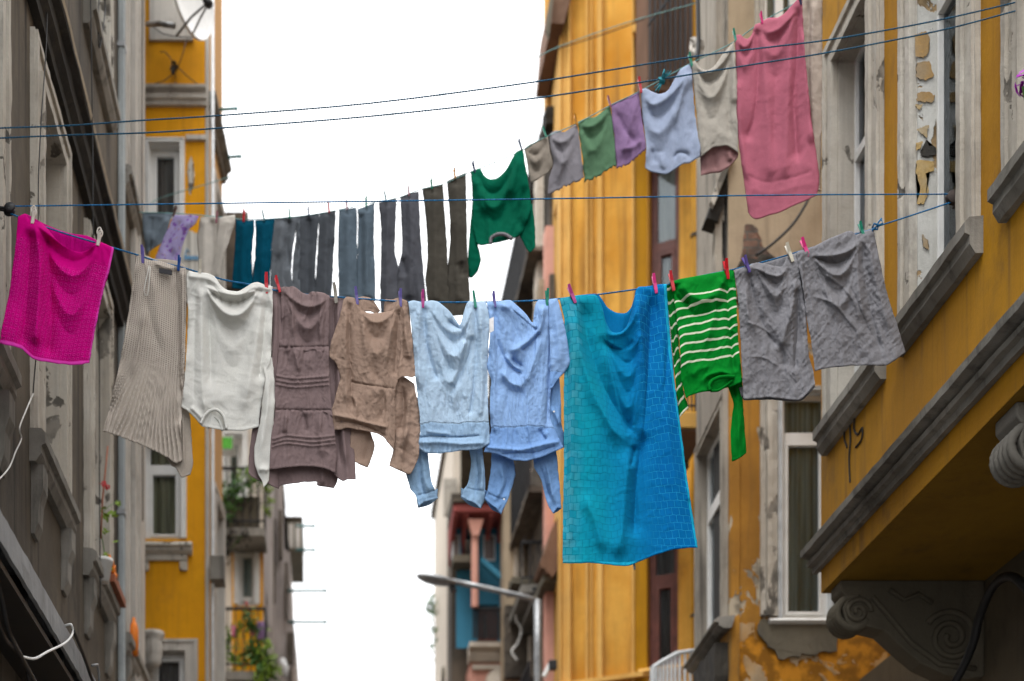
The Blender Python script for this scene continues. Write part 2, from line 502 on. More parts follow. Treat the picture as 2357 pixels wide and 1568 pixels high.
def pat_blocks(nt, uv, col):
    U, V = sep(nt, uv)
    g = ramp(nt, U, 0.05, 0.85)
    base = mixc(nt, g, (0.003, 0.29, 0.39), (0.0, 0.13, 0.39))
    base = mixc(nt, ramp(nt, noise(nt, mapping(nt, uv, (3, 5, 1)), 1.5, 4), 0.3, 0.7, 0, 0.3), base, (0.0, 0.18, 0.42))
    b = N(nt, 'ShaderNodeTexBrick', Scale=1.0)
    b.inputs['Color1'].default_value = (0.8, 0.8, 0.8, 1); b.inputs['Color2'].default_value = (0.45, 0.45, 0.45, 1)
    b.inputs['Mortar'].default_value = (0, 0, 0, 1)
    b.inputs['Mortar Size'].default_value = 0.04; b.inputs['Mortar Smooth'].default_value = 0.3
    b.inputs['Brick Width'].default_value = 1.0; b.inputs['Row Height'].default_value = 1.0
    wob = noise(nt, mapping(nt, uv, (9, 5, 1)), 1.0, 2)
    cmb = nt.nodes.new('ShaderNodeCombineXYZ')
    nt.links.new(math_(nt, 'MULTIPLY', U, 21.0), cmb.inputs[0])
    nt.links.new(math_(nt, 'ADD', math_(nt, 'MULTIPLY', V, 38.0), math_(nt, 'MULTIPLY', wob, 0.9)), cmb.inputs[1])
    nt.links.new(cmb.outputs[0], b.inputs['Vector'])
    mort = b.outputs['Fac']
    wear = ramp(nt, noise(nt, mapping(nt, uv, (6, 9, 1)), 1.0, 4), 0.3, 0.65, 0.35, 1)
    right = math_(nt, 'MULTIPLY', ramp(nt, U, 0.58, 0.78), wear)
    col = mixc(nt, math_(nt, 'MULTIPLY', mort, math_(nt, 'MULTIPLY', right, 0.85)), base, (0.02, 0.40, 0.80))
    col = mixc(nt, math_(nt, 'MULTIPLY', mort, math_(nt, 'MULTIPLY', ramp(nt, U, 0.3, 0.6, 0.45, 0.2), wear)), col, (0.0, 0.12, 0.2))
    tone = ramp(nt, U, 0.02, 0.16, 0.35, 0)
    sb = nt.nodes.new('ShaderNodeSeparateColor'); nt.links.new(b.outputs['Color'], sb.inputs[0])
    col = mixc(nt, math_(nt, 'MULTIPLY', tone, ramp(nt, sb.outputs[0], 0.4, 0.8)), col, (0.16, 0.42, 0.5))
    edge = math_(nt, 'MAXIMUM', ramp(nt, U, 0.982, 0.988), ramp(nt, V, 0.010, 0.016, 1, 0))
    col = mixc(nt, edge, col, (0.01, 0.36, 0.58))
    return col, math_(nt, 'MULTIPLY', mort, -0.22)

def pat_holes(sx, sy):
    def f(nt, uv, col):
        v = N(nt, 'ShaderNodeTexVoronoi', Scale=1.0, Randomness=0.08)
        nt.links.new(mapping(nt, uv, (sx, sy, 1)), v.inputs['Vector'])
        U, V = sep(nt, uv)
        h = ramp(nt, v.outputs['Distance'], 0.18, 0.32, 1, 0)
        h = math_(nt, 'MULTIPLY', h, ramp(nt, V, 0.38, 0.5))
        col = mixc(nt, math_(nt, 'MULTIPLY', h, 0.75), col, (0.1, 0.085, 0.07))
        sp = noise(nt, mapping(nt, uv, (70, 160, 1)), 1.0, 2)
        col = mixc(nt, ramp(nt, sp, 0.62, 0.78, 0, 0.5), col, (0.85, 0.83, 0.8))
        return col, math_(nt, 'MULTIPLY', h, -0.3)
    return f

def pat_floral(nt, uv, col):
    v = N(nt, 'ShaderNodeTexNoise', Scale=1.0, Detail=3)
    nt.links.new(mapping(nt, uv, (4, 7, 1)), v.inputs['Vector'])
    col = mixc(nt, ramp(nt, v.outputs['Fac'], 0.55, 0.6, 0, 0.9), col, (0.27, 0.1, 0.5))
    w = noise(nt, mapping(nt, uv, (7, 12, 1), (3, 4, 0)), 1.0, 2)
    col = mixc(nt, ramp(nt, w, 0.62, 0.68, 0, 0.8), col, (0.45, 0.3, 0.2))
    return mixc(nt, ramp(nt, w, 0.25, 0.36, 0.8, 0), col, (0.8, 0.78, 0.85)), None

def pat_yoke(v0, c):
    def f(nt, uv, col):
        U, V = sep(nt, uv)
        m = ramp(nt, math_(nt, 'SUBTRACT', 1.0, V), v0, v0+0.006)
        l = ramp(nt, math_(nt, 'ABSOLUTE', math_(nt, 'SUBTRACT', math_(nt, 'SUBTRACT', 1.0, V), v0)), 0.003, 0.008, 1, 0)
        col = mixc(nt, math_(nt, 'MULTIPLY', m, 0.55), col, c)
        return mixc(nt, math_(nt, 'MULTIPLY', l, 0.4), col, tuple(x*0.5 for x in c)), math_(nt, 'MULTIPLY', l, -0.3)
    return f

M = {}
M['pink'] = fabric('magenta_terry', (0.66, 0.0, 0.235), (0.50, 0.0, 0.18), trans=0.09, weave_b=0.5, wr=0.08, pattern=pat_rings(22, 26))
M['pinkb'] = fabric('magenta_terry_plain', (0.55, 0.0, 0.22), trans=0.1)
M['knit'] = fabric('beige_lurex_knit', (0.52, 0.46, 0.40), (0.46, 0.405, 0.355), trans=0.12, weave=700, weave_b=0.6, wr=0.05, pattern=pat_holes(26, 90), sheen=0.1)
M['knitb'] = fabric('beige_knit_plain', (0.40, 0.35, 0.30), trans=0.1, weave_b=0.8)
M['white'] = fabric('white_fleece', (0.70, 0.70, 0.66), (0.65, 0.65, 0.62), trans=0.11, wr=0.12, wr_scale=12)
M['mauve'] = fabric('mauve_cotton', (0.235, 0.172, 0.172), (0.20, 0.146, 0.148), trans=0.12, wr=0.3)
M['tan'] = fabric('tan_cotton', (0.36, 0.255, 0.20), (0.32, 0.228, 0.18), trans=0.13, wr=0.5)
M['lblue'] = fabric('pale_blue_cotton', (0.46, 0.61, 0.78), (0.42, 0.575, 0.74), trans=0.15, wr=0.5, pattern=pat_yoke(0.80, (0.22, 0.38, 0.6)))
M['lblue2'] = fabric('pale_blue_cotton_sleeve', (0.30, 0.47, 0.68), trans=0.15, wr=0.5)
M['blue'] = fabric('blue_cotton', (0.30, 0.48, 0.80), (0.27, 0.44, 0.76), trans=0.15, wr=0.5, pattern=pat_yoke(0.79, (0.13, 0.28, 0.6)))
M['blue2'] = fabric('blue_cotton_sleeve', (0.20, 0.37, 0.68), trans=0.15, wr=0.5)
M['towel'] = fabric('blue_block_towel', (0.0, 0.3, 0.5), trans=0.12, weave_b=0.4, wr=0.12, pattern=pat_blocks)
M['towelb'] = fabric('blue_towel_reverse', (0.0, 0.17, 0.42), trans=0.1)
M['green'] = fabric('green_striped_knit', (0.0, 0.215, 0.02), (0.0, 0.18, 0.018), trans=0.1, weave_b=0.7, wr=0.12, pattern=pat_stripes(0.155, 0.80, 8, 0.22, (0.62, 0.66, 0.52)))
M['greenp'] = fabric('green_knit', (0.0, 0.195, 0.018), (0.0, 0.165, 0.015), trans=0.1, weave_b=0.7, wr=0.12)
M['greens'] = fabric('green_striped_sleeve', (0.0, 0.175, 0.018), trans=0.1, weave_b=0.7, wr=0.12, pattern=pat_stripes(0.03, 1.0, 10.2, 0.2, (0.6, 0.64, 0.5)))
M['grey'] = fabric('grey_poplin', (0.225, 0.225, 0.245), (0.195, 0.195, 0.215), trans=0.12, rough=0.75, wr=.8, wr_scale=16)
M['ivory'] = simple('ivory_tape', (0.75, 0.74, 0.7), 0.8)
M['labelk'] = simple('woven_black_label', (0.02, 0.02, 0.025), 0.7)
M['whitetag'] = simple('white_tag', (0.8, 0.8, 0.82), 0.8)
for k, c in dict(r_slate=(0.20, 0.25, 0.30), r_cream=(0.70, 0.66, 0.60), r_teal=(0.0, 0.085, 0.15), r_g1=(0.165, 0.185, 0.21),
                 r_g2=(0.095, 0.107, 0.125), r_blue=(0.125, 0.17, 0.215), r_g3=(0.105, 0.11, 0.13), r_olive=(0.085, 0.078, 0.065),
                 r_green=(0.0, 0.135, 0.075), r_beige=(0.33, 0.29, 0.245), r_grey=(0.27, 0.26, 0.29), r_sage=(0.12, 0.24, 0.14),
                 r_purple=(0.30, 0.19, 0.36), r_lblue=(0.37, 0.44, 0.60), r_sand=(0.47, 0.44, 0.39), r_rose=(0.50, 0.15, 0.215),
                 r_dusty=(0.36, 0.2, 0.2), r_sheer=(0.5, 0.42, 0.36)).items():
    M[k] = fabric(k, c, trans=0.17, wr=0.35, wr_scale=16)
M['r_floral'] = fabric('r_floral', (0.52, 0.45, 0.78), trans=0.18, wr=0.4, pattern=pat_floral)

NZ = [(0.004, 60, 90, 0.2, False), (0.0022, 16, 30, 0.3)]

# ================================================================== FRONT LINE GARMENTS
ON = 'on the nearest clothes line'
def garment(name, cat, label, mats, patches, group=None, Yf=front_Y, step=2.1, thick=0.0022, pt=None):
    ax = [p[0] for d in patches for p in d['T']]; ay = [p[1] for d in patches for p in d['T']]
    cx, cy = sum(ax)/len(ax), min(ay)
    Y = float(Yf(np.array([cx]))[0])
    t = thing(name, label, cat, P(cx, cy, Y), group)
    t['_Y'] = Y
    return t, clothmesh(pt or 'cloth', patches, mats, t, Yf, step, thick)

# ---- magenta hand towel
foldP = [([(78, 510), (92, 600), (88, 700), (80, 800)], 13, 0.03, .1), ([(70, 520), (66, 620), (58, 740), (50, 800)], 11, -0.02, .1),
         ([(108, 530), (116, 640), (118, 760), (112, 830)], 12, -0.025, .1)]
foldP += swag((80, 512), (226, 556), [(28, 8, 0.022), (60, 14, -0.016), (95, 13, 0.017), (140, 18, -0.013), (185, 16, 0.013), (230, 18, -0.01)], 0.55)
t, o = garment('hand_towel', 'towel', 'magenta hand towel embossed with small rings, hanging at the left end of the nearest line', [M['pink'], M['pinkb']], [
    dict(T=[(42, 499), (58, 492), (66, 503), (82, 511), (96, 514), (112, 530), (128, 550), (146, 566), (168, 577), (188, 581), (206, 573), (224, 556), (240, 561), (262, 571)],
         R=[(253, 618), (241, 658), (221, 750), (212, 800)], B=[(-4, 790), (12, 794), (28, 797), (49, 803), (60, 813), (77, 827), (115, 835), (159, 840), (184, 839), (206, 836)],
         L=[(36, 560), (31, 604), (20, 681), (3, 760)], z=0.02, folds=foldP, noise=[(0.006, 70, 110, 0.1, False), (0.0012, 14, 14, 0.3)], seed=3, roll=0.012, rays=.6, long=[(0.014, 2.0, 0.8)]),
    dict(T=[(44, 500), (60, 493), (95, 512), (128, 527), (164, 538), (200, 543), (224, 554), (260, 571)], R=[(252, 618), (243, 655)], B=[(36, 640), (140, 655), (241, 660)],
         L=[(40, 560)], z=-0.03, mat=1, noise=[(0.006, 14, 90, 0.0, False)], seed=5)])

# ---- beige lurex cardigan, pleated below
def fan(x, y, u, v):
    r = np.hypot(x-398, y-640); th = np.degrees(np.arctan2(398-x, y-640))
    k = np.clip((r-120)/230, 0, 1)
    ph = th/1.55+vn(th/5, r/120, 4)*1.4
    f = ph-np.floor(ph)
    return 0.030*k*(np.where(f < 0.82, f/0.82, (1-f)/0.18)-0.5)+0.0016*np.sin(x*1.25+0.0*y)*(1-k)
t, o = garment('knit_cardigan', 'cardigan', 'beige openwork knit cardigan with fanning pleats, between the magenta towel and the white sweatshirt', [M['knit'], M['knitb']], [
    dict(T=[(313, 587), (320, 586), (330, 592), (338, 600), (356, 600), (375, 603), (400, 612), (416, 617), (428, 617)],
         R=[(429, 700), (428, 752), (425, 865), (417, 977)], B=[(237, 993), (255, 999), (278, 1006), (312, 1019), (338, 1030), (364, 1042), (391, 1057), (404, 1066), (419, 1060)],
         L=[(304, 660), (293, 737), (271, 857), (252, 940)], z=0.02, fn=fan, fray=3, seed=9, long=[(0.006, 2.0, 0.8)],
         folds=[([(330, 595), (336, 650), (340, 705), (354, 760), (378, 840)], 12, -0.007, .3), ([(350, 600), (356, 680), (364, 740), (390, 830)], 18, 0.008, .3),
                ([(338, 700), (322, 780), (300, 880)], 6, 0.014), ([(332, 720), (312, 800), (285, 900)], 6, -0.01),
                ([(404, 610), (410, 720), (412, 860), (410, 980)], 6, -0.016, .05), ([(420, 620), (421, 760), (418, 900)], 5, 0.014, .05),
                ([(313, 600), (306, 680), (290, 780)], 7, -0.012), ([(352, 604), (380, 616), (404, 620)], 6, 0.012)],
         noise=[(0.004, 60, 120, 0.2, False)]),
    dict(T=[(312, 586), (330, 588), (342, 591), (354, 596), (380, 597), (411, 602), (427, 614)], R=[(430, 700), (428, 760)], B=[(300, 740), (428, 760)], L=[(306, 660)], z=-0.03, mat=1, seed=11),
    dict(T=[(408, 915), (432, 930)], R=[(437, 958), (441, 1010), (444, 1068), (438, 1092)], B=[(380, 1050), (395, 1072), (405, 1078), (417, 1099), (427, 1096), (438, 1093)],
         L=[(404, 980), (396, 1030)], z=-0.02, mat=1, folds=[([(420, 930), (424, 1090)], 5, 0.01)], seed=12)])
lo = NB(); tube(lo, [P(*q, fy(q[0])-.03) for q in [(343, 612), (337, 640), (331, 668), (334, 680), (340, 679), (342, 665), (344, 640), (346, 614)]], 0.0026, 5)
obj('hanger_loop', lo, M['ivory'], t, True)
lb = NB(); box(lb, Fr(P(381, 626, fy(381)-.045), (1, 0, -0.18), (0, -1, 0)), -.035, .035, 0, .004, -.012, .012)
obj('neck_label', lb, M['labelk'], t)

# ---- white sweatshirt (upside down)
fo = swag((470, 655), (598, 660), [(18, 7, 0.02), (36, 8, -0.016), (66, 15, 0.035), (100, 20, -0.02), (140, 22, 0.012), (185, 25, -0.008)], 0.52)
fo += [([(463, 650), (464, 760), (466, 900), (474, 960)], 11, 0.014, .1), ([(450, 650), (448, 780), (446, 930)], 9, -0.007, .1), ([(480, 700), (484, 800), (486, 900)], 12, -0.018, .2),
       ([(604, 680), (590, 780), (572, 880), (556, 960)], 15, 0.018, .2), ([(613, 690), (606, 790), (596, 880)], 8, -0.014, .1),
       ([(487, 672), (500, 690)], 3, -0.01), ([(505, 680), (512, 700)], 3, -0.01), ([(528, 690), (530, 708)], 3, -0.01), ([(548, 690), (546, 706)], 3, -0.009), ([(562, 682), (556, 700)], 3, -0.009),
       ([(475, 650), (492, 660), (506, 676), (524, 684), (546, 688), (562, 681), (580, 668), (606, 671)], 2.4, -0.007, .05),
       ([(432, 636), (457, 639), (475, 641), (491, 648), (506, 662), (523, 677), (547, 681), (563, 674), (580, 663), (594, 661), (624, 668)], 5.5, 0.010, .03),
       ([(436, 935), (452, 950), (470, 968)], 6, 0.012)]
t, o = garment('sweatshirt', 'sweatshirt', 'white fleece sweatshirt hanging upside down with its neckline at the bottom', [M['white']], [
    dict(T=[(429, 633), (436, 624), (446, 627), (457, 628), (475, 629), (491, 635), (500, 645), (508, 657), (523, 668), (547, 671), (562, 664), (579, 653), (593, 650), (610, 656), (618, 658), (627, 660)],
         R=[(628, 700), (626, 755), (624, 820), (616, 850), (606, 905), (599, 950)], B=[(417, 938), (435, 949), (448, 962), (457, 973), (466, 982), (484, 985), (511, 990), (547, 992), (572, 989), (596, 983)],
         L=[(431, 680), (433, 720), (430, 790), (424, 881)], z=0.025, folds=fo, noise=[(0.008, 70, 60, 0.1, False), (0.002, 22, 16, 0.2)], seed=21, rays=.8, long=[(0.014, 1.8, 0.8), (0.004, 5, 1)], roll=0.02, rw=8),
    dict(T=[(430, 632), (470, 634), (520, 672), (560, 672), (626, 662)], R=[(627, 800)], B=[(432, 800), (627, 800)], L=[(432, 700)], z=-0.03, seed=22)])
sl = clothmesh('sleeve', [dict(T=[(604, 845), (614, 834), (624, 822), (629, 830)], R=[(631, 870), (633, 917), (630, 970), (626, 1010), (622, 1050), (620, 1080)], B=[(607, 1122), (613, 1115), (619, 1106)],
    L=[(611, 872), (604, 920), (599, 971), (590, 1010), (585, 1036), (586, 1065), (594, 1090), (604, 1108)], z=0.035, folds=[([(618, 850), (615, 930), (603, 1010), (596, 1060)], 9, 0.015), ([(594, 1084), (606, 1080), (618, 1086)], 6, 0.012)],
    noise=[(0.005, 30, 40, 0, False)], seed=24)], [M['white']], t)
nk = NB()
nkp = lambda dx, dy, Yq: [P(x+dx, y+dy, fy(x)+Yq) for x, y in cm2([(462, 976), (470, 958), (482, 947), (496, 943), (508, 950), (517, 966), (521, 988)], 6)]
tube(nk, nkp(0, 0, -.045), 0.008, 8); tube(nk, [P(x, y, fy(x)-.025) for x, y in cm2([(480, 986), (481, 968), (492, 960), (503, 968), (512, 992)], 6)], 0.006, 8)
obj('neckband', nk, M['white'], t, True)

# ---- mauve tiered dress
def gather(vs, amp=0.004, n=19):
    def f(x, y, u, v):
        z = 0
        for v0, ln in vs:
            k = np.exp(-np.clip(v-v0, 0, 1)/ln)*(v > v0)
            z = z+amp*k*(vn(u*n+3*v, v*3, 31)*2-1)
        return z
    return f
fm = swag((652, 668), (752, 684), [(26, 7, 0.014), (46, 10, -0.014), (76, 14, 0.016), (110, 16, -0.014), (150, 16, 0.01)], 0.55)
fm += [([(655, 670), (652, 730), (648, 790)], 6, -0.012, .1), ([(668, 666), (672, 720), (678, 780)], 6, 0.012), ([(742, 680), (736, 730), (738, 790)], 7, 0.012),
       ([(716, 690), (708, 715), (694, 745)], 5, 0.010), ([(660, 805), (664, 850)], 5, -0.010), ([(676, 803), (690, 860)], 5, 0.008),
       ([(640, 800), (690, 799), (758, 797)], 1.8, -0.006, .02), ([(633, 865), (680, 872), (758, 866)], 2.2, 0.006, .02), ([(633, 875), (680, 882), (758, 876)], 2.2, 0.006, .02), ([(633, 885), (680, 892), (758, 886)], 2.2, 0.006, .02),
       ([(632, 943), (690, 944), (763, 944)], 1.8, -0.006, .02), ([(626, 1012), (660, 1003), (720, 1008), (772, 1003)], 2.2, 0.006, .02), ([(625, 1021), (660, 1012), (720, 1018), (773, 1012)], 2.2, 0.006, .02), ([(624, 1030), (660, 1021), (720, 1027), (774, 1021)], 2.2, 0.006, .02),
       ([(660, 950), (655, 1000)], 6, 0.012), ([(700, 950), (706, 1000)], 6, -0.012), ([(736, 950), (742, 1060)], 8, 0.012)]
t, o = garment('tiered_dress', 'dress', 'mauve tiered dress with gathered elastic top and rows of tucks, beside the white sweatshirt', [M['mauve']], [
    dict(T=[(646, 663), (655, 660), (664, 661), (673, 659), (683, 664), (694, 673), (708, 678), (716, 672), (730, 672), (746, 675), (759, 682)],
         R=[(758, 740), (757, 794), (759, 885), (764, 943), (771, 998), (776, 1053)], B=[(620, 1081), (636, 1080), (654, 1077), (690, 1074), (712, 1074), (746, 1078), (772, 1090)],
         L=[(648, 730), (642, 798), (633, 888), (633, 953), (624, 1007)], z=0.02, folds=fm, noise=[(0.004, 14, 80, 0.0, False), (0.003, 9, 40, 0.3), (0.0016, 7, 12, 0.8)], seed=31, long=[(0.014, 4.5, 0.8), (0.005, 11, 1.5)], ej=.6,
         fn=gather([(0.0, 0.14), (0.33, 0.08), (0.68, 0.10)], 0.010), roll=0.012),
    dict(T=[(627, 661), (640, 663), (650, 664)], R=[(652, 760), (648, 860), (640, 1000), (640, 1100)], B=[(572, 1090), (582, 1100), (600, 1108), (618, 1115), (642, 1126)],
         L=[(627, 755), (626, 874), (620, 900), (596, 945), (581, 987), (574, 1043)], z=-0.005, folds=[([(636, 670), (632, 800), (615, 960), (600, 1080)], 9, 0.014, .1)], noise=[(0.004, 14, 80, 0, False)], seed=33),
    dict(T=[(750, 680), (770, 683), (778, 682), (791, 684)], R=[(792, 800), (796, 900), (808, 985), (815, 1040), (819, 1102)], B=[(770, 1095), (789, 1107), (800, 1103), (819, 1102)], L=[(750, 800), (752, 945), (760, 1040)],
         z=-0.005, folds=[([(778, 690), (780, 900), (798, 1080)], 6, 0.014, .1), ([(768, 690), (770, 900), (784, 1080)], 5, -0.014, .1)], noise=[(0.004, 12, 80, 0, False)], seed=34),
    dict(T=[(622, 1060), (690, 1060), (772, 1060)], R=[(777, 1095), (775, 1112)], B=[(642, 1126), (646, 1118), (672, 1114), (700, 1110), (729, 1109), (730, 1117), (752, 1121), (768, 1124)], L=[(628, 1090)],
         z=-0.03, folds=[([(740, 1070), (742, 1120)], 7, 0.012)], noise=[(0.003, 18, 40, 0, False)], seed=35)])

# ---- tan shirt
fo = swag((830, 712), (905, 712), [(28, 9, 0.014), (62, 11, -0.012), (100, 14, 0.014), (150, 14, -0.012), (190, 14, 0.010)], 0.5)
fo += [([(806, 690), (804, 760), (808, 860), (812, 950)], 6, -0.018, .1), ([(796, 700), (794, 800), (797, 930)], 7, 0.012, .1), ([(832, 720), (840, 790), (858, 860)], 5, 0.01), ([(905, 720), (893, 800), (878, 860), (868, 880)], 6, 0.014),
       ([(918, 710), (914, 790), (908, 870)], 6, -0.016, .1), ([(807, 879), (843, 886), (908, 895)], 2.2, -0.007, .02), ([(806, 900), (820, 930), (815, 975)], 5, 0.01), ([(850, 892), (846, 940), (852, 975)], 7, 0.01), ([(880, 895), (884, 940), (868, 975)], 6, -0.01),
       ([(763, 955), (800, 962), (850, 975), (895, 985)], 5, 0.012, .1), ([(768, 972), (810, 972), (850, 985), (890, 1005)], 4, -0.010, .1)]
t, o = garment('shirt', 'shirt', 'tan cotton shirt hanging upside down, collarless hem pinned by two purple pegs', [M['tan']], [
    dict(T=[(791, 690), (797, 684), (804, 684), (818, 688), (832, 712), (848, 721), (870, 721), (890, 718), (904, 714), (914, 692), (924, 688), (938, 694)],
         R=[(930, 740), (922, 800), (915, 875), (908, 915), (911, 965)], B=[(768, 990), (784, 990), (801, 986), (843, 993), (868, 998), (885, 1008), (891, 1017), (907, 1035)],
         L=[(782, 730), (772, 756), (760, 798), (759, 822), (770, 833), (784, 865), (776, 897), (770, 923), (762, 948), (766, 970)], z=0.02, folds=fo, noise=[(0.006, 34, 80, 0.15, False), (0.0035, 10, 44, 0.35), (0.003, 9, 30, -0.4), (0.0016, 6, 9, 0.9)], seed=41, roll=0.008),
    dict(T=[(822, 686), (836, 683), (852, 686), (862, 696), (875, 716)], R=[(868, 722)], B=[(826, 720), (850, 716), (868, 723)], L=[(824, 700)], z=0.0, noise=[(0.006, 18, 20, 0.6, False)], seed=43),
    dict(T=[(886, 689), (903, 690), (918, 686), (939, 694)], R=[(936, 720)], B=[(884, 720), (910, 722), (934, 722)], L=[(884, 704)], z=0.0, noise=[(0.006, 14, 22, 0.6, False)], seed=44),
    dict(T=[(916, 690), (928, 692), (940, 695)], R=[(946, 752), (951, 801), (956, 862)], B=[(914, 877), (922, 869), (935, 866), (948, 866), (956, 861)], L=[(920, 740), (921, 800)], z=0.015,
         folds=[([(930, 700), (932, 760), (944, 830)], 6, 0.012, .1), ([(924, 705), (926, 800), (930, 860)], 5, -0.008)], noise=[(0.005, 16, 30, 0.3, False), (0.003, 10, 14, 0.9)], seed=45)], pt='cloth')
sl = clothmesh('sleeve', [
    dict(T=[(908, 868), (930, 868), (953, 884)], R=[(960, 915), (972, 940), (969, 975), (966, 1010), (964, 1050)], B=[(896, 1073), (918, 1083), (943, 1092), (955, 1072)], L=[(908, 960), (906, 1030)], z=-0.005,
         folds=[([(945, 890), (938, 950), (930, 1040)], 9, 0.02), ([(926, 885), (930, 950), (916, 1010)], 8, -0.03), ([(925, 1060), (928, 1020), (940, 980)], 4, 0.012)], noise=[(0.007, 22, 28, 0.6, False), (0.004, 11, 16, 0.9)], seed=46)], [M['tan']], t)
sl = clothmesh('sleeve', [
    dict(T=[(808, 980), (850, 986)], R=[(857, 1008), (863, 1027), (856, 1052)], B=[(802, 1059), (822, 1066), (826, 1069), (846, 1077)], L=[(806, 1020)], z=-0.02, folds=[([(850, 995), (846, 1030), (835, 1070)], 7, -0.012)], noise=[(0.003, 22, 28, 0.6, False)], seed=47)], [M['tan']], t)

# ---- pale blue shirt, blue shirt
fo = swag((975, 700), (1090, 700), [(62, 10, 0.010), (84, 12, -0.016), (118, 16, 0.020), (150, 13, -0.012), (200, 18, 0.012), (250, 18, -0.007)], 0.62)
fo += [([(977, 700), (979, 780), (996, 850), (1010, 880)], 8, -0.020, .1), ([(966, 700), (962, 800), (968, 900)], 6, 0.010, .1), ([(1088, 770), (1078, 820), (1052, 880), (1034, 912)], 9, -0.018, .1), ([(1070, 780), (1056, 840), (1036, 890)], 8, 0.014, .1),
       ([(1094, 700), (1097, 800), (1090, 900), (1080, 960)], 5, -0.014, .05), ([(1104, 700), (1110, 800), (1106, 960)], 5, 0.010, .05), ([(1030, 735), (1046, 750), (1066, 760)], 5, -0.018),
       ([(964, 1008), (1000, 1004), (1050, 1007), (1105, 1003)], 2.2, -0.010, .03), ([(964, 1020), (1010, 1018), (1060, 1022), (1118, 1020)], 6, 0.012, .05), ([(975, 990), (1000, 996), (1040, 1000)], 4, 0.008)]
NS = [(0.005, 24, 90, 0.12, False), (0.0034, 7, 60, 0.12), (0.0026, 6, 34, -0.25), (0.0016, 6, 9, 0.9)]
t, o = garment('shirt', 'shirt', 'pale blue long sleeved shirt hanging upside down beside the tan shirt', [M['lblue'], M['lblue2']], [
    dict(T=[(939, 696), (952, 692), (970, 696), (978, 694), (994, 692), (1008, 695), (1020, 704), (1034, 716), (1048, 735), (1057, 748), (1062, 742), (1067, 722), (1073, 702), (1080, 693), (1094, 695), (1108, 693), (1119, 695)],
         R=[(1127, 740), (1124, 800), (1122, 877), (1124, 950), (1127, 1000)], B=[(963, 1032), (975, 1040), (988, 1044), (1015, 1044), (1064, 1037), (1104, 1034), (1127, 1020)],
         L=[(947, 752), (953, 824), (957, 877), (965, 943), (967, 992)], z=0.02, folds=fo, noise=NS, seed=51, roll=0.014, vp=1.0)])
for nm, q in (('a', dict(T=[(962, 1030), (985, 1038)], R=[(988, 1070), (993, 1108), (1002, 1130), (1008, 1146)], B=[(963, 1169), (975, 1167), (990, 1162), (1008, 1147)], L=[(950, 1060), (934, 1085), (945, 1125), (957, 1141)], z=-0.03,
                         folds=[([(965, 1045), (966, 1090), (978, 1150)], 5, -0.012), ([(975, 1045), (978, 1100), (992, 1140)], 5, 0.01), ([(956, 1142), (980, 1136), (1003, 1128)], 2.5, -0.006, .05)])),
              ('b', dict(T=[(1080, 1032), (1110, 1028)], R=[(1115, 1075), (1117, 1108), (1115, 1150), (1107, 1171)], B=[(1061, 1145), (1077, 1161), (1092, 1168), (1107, 1171)], L=[(1084, 1068), (1077, 1111), (1066, 1130)], z=-0.03,
                         folds=[([(1094, 1040), (1100, 1090), (1092, 1160)], 5, -0.014), ([(1104, 1040), (1110, 1090), (1106, 1150)], 5, 0.012), ([(1070, 1122), (1090, 1128), (1116, 1130)], 2.5, -0.006, .05)]))):
    B0 = q['B']; inner = dict(T=[(B0[0][0]+1, B0[0][1]-22), (B0[-1][0]-1, B0[-1][1]-22)], R=[(B0[-1][0]-1, B0[-1][1]-8)], B=B0, L=[(B0[0][0]+1, B0[0][1]-8)], z=-.075, roll=0, long=[], step=3)
    q = dict(q, B=[B0[0]]+[(x_, y_-9) for x_, y_ in B0[1:-1]]+[B0[-1]])
    clothmesh('sleeve', [dict(q, noise=[(0.004, 14, 40, 0.2, False), (0.003, 10, 16, 0.8)], seed=55), inner], [M['lblue2']], t)

fo = [([(1150, 700), (1190, 720), (1222, 748), (1240, 756)], 9, 0.016, .1), ([(1170, 706), (1205, 735), (1230, 756), (1243, 760)], 5, -0.012, .1),
      ([(1250, 700), (1246, 750), (1222, 780), (1196, 800), (1172, 812)], 9, 0.020, .1), ([(1243, 765), (1220, 793), (1198, 808)], 5, -0.018, .1), ([(1252, 760), (1240, 800), (1215, 870), (1190, 892)], 10, 0.016),
      ([(1140, 700), (1142, 780), (1170, 840), (1208, 866)], 9, -0.016, .1), ([(1176, 822), (1190, 836), (1206, 846)], 6, -0.02), ([(1160, 815), (1180, 840), (1204, 856)], 5, 0.012), ([(1150, 850), (1176, 882), (1210, 893)], 8, 0.014), ([(1150, 870), (1176, 900), (1214, 906)], 9, -0.010),
      ([(1270, 700), (1266, 800), (1262, 900), (1256, 1000)], 5, -0.016, .05), ([(1132, 710), (1138, 850), (1138, 1000)], 6, 0.010, .05),
      ([(1118, 1030), (1150, 1033), (1200, 1036), (1250, 1024), (1290, 1016)], 6, 0.012, .05), ([(1150, 1046), (1190, 1043), (1230, 1042), (1280, 1026)], 2, -0.007, .05), ([(1240, 985), (1250, 1005), (1262, 1016)], 6, -0.012)]
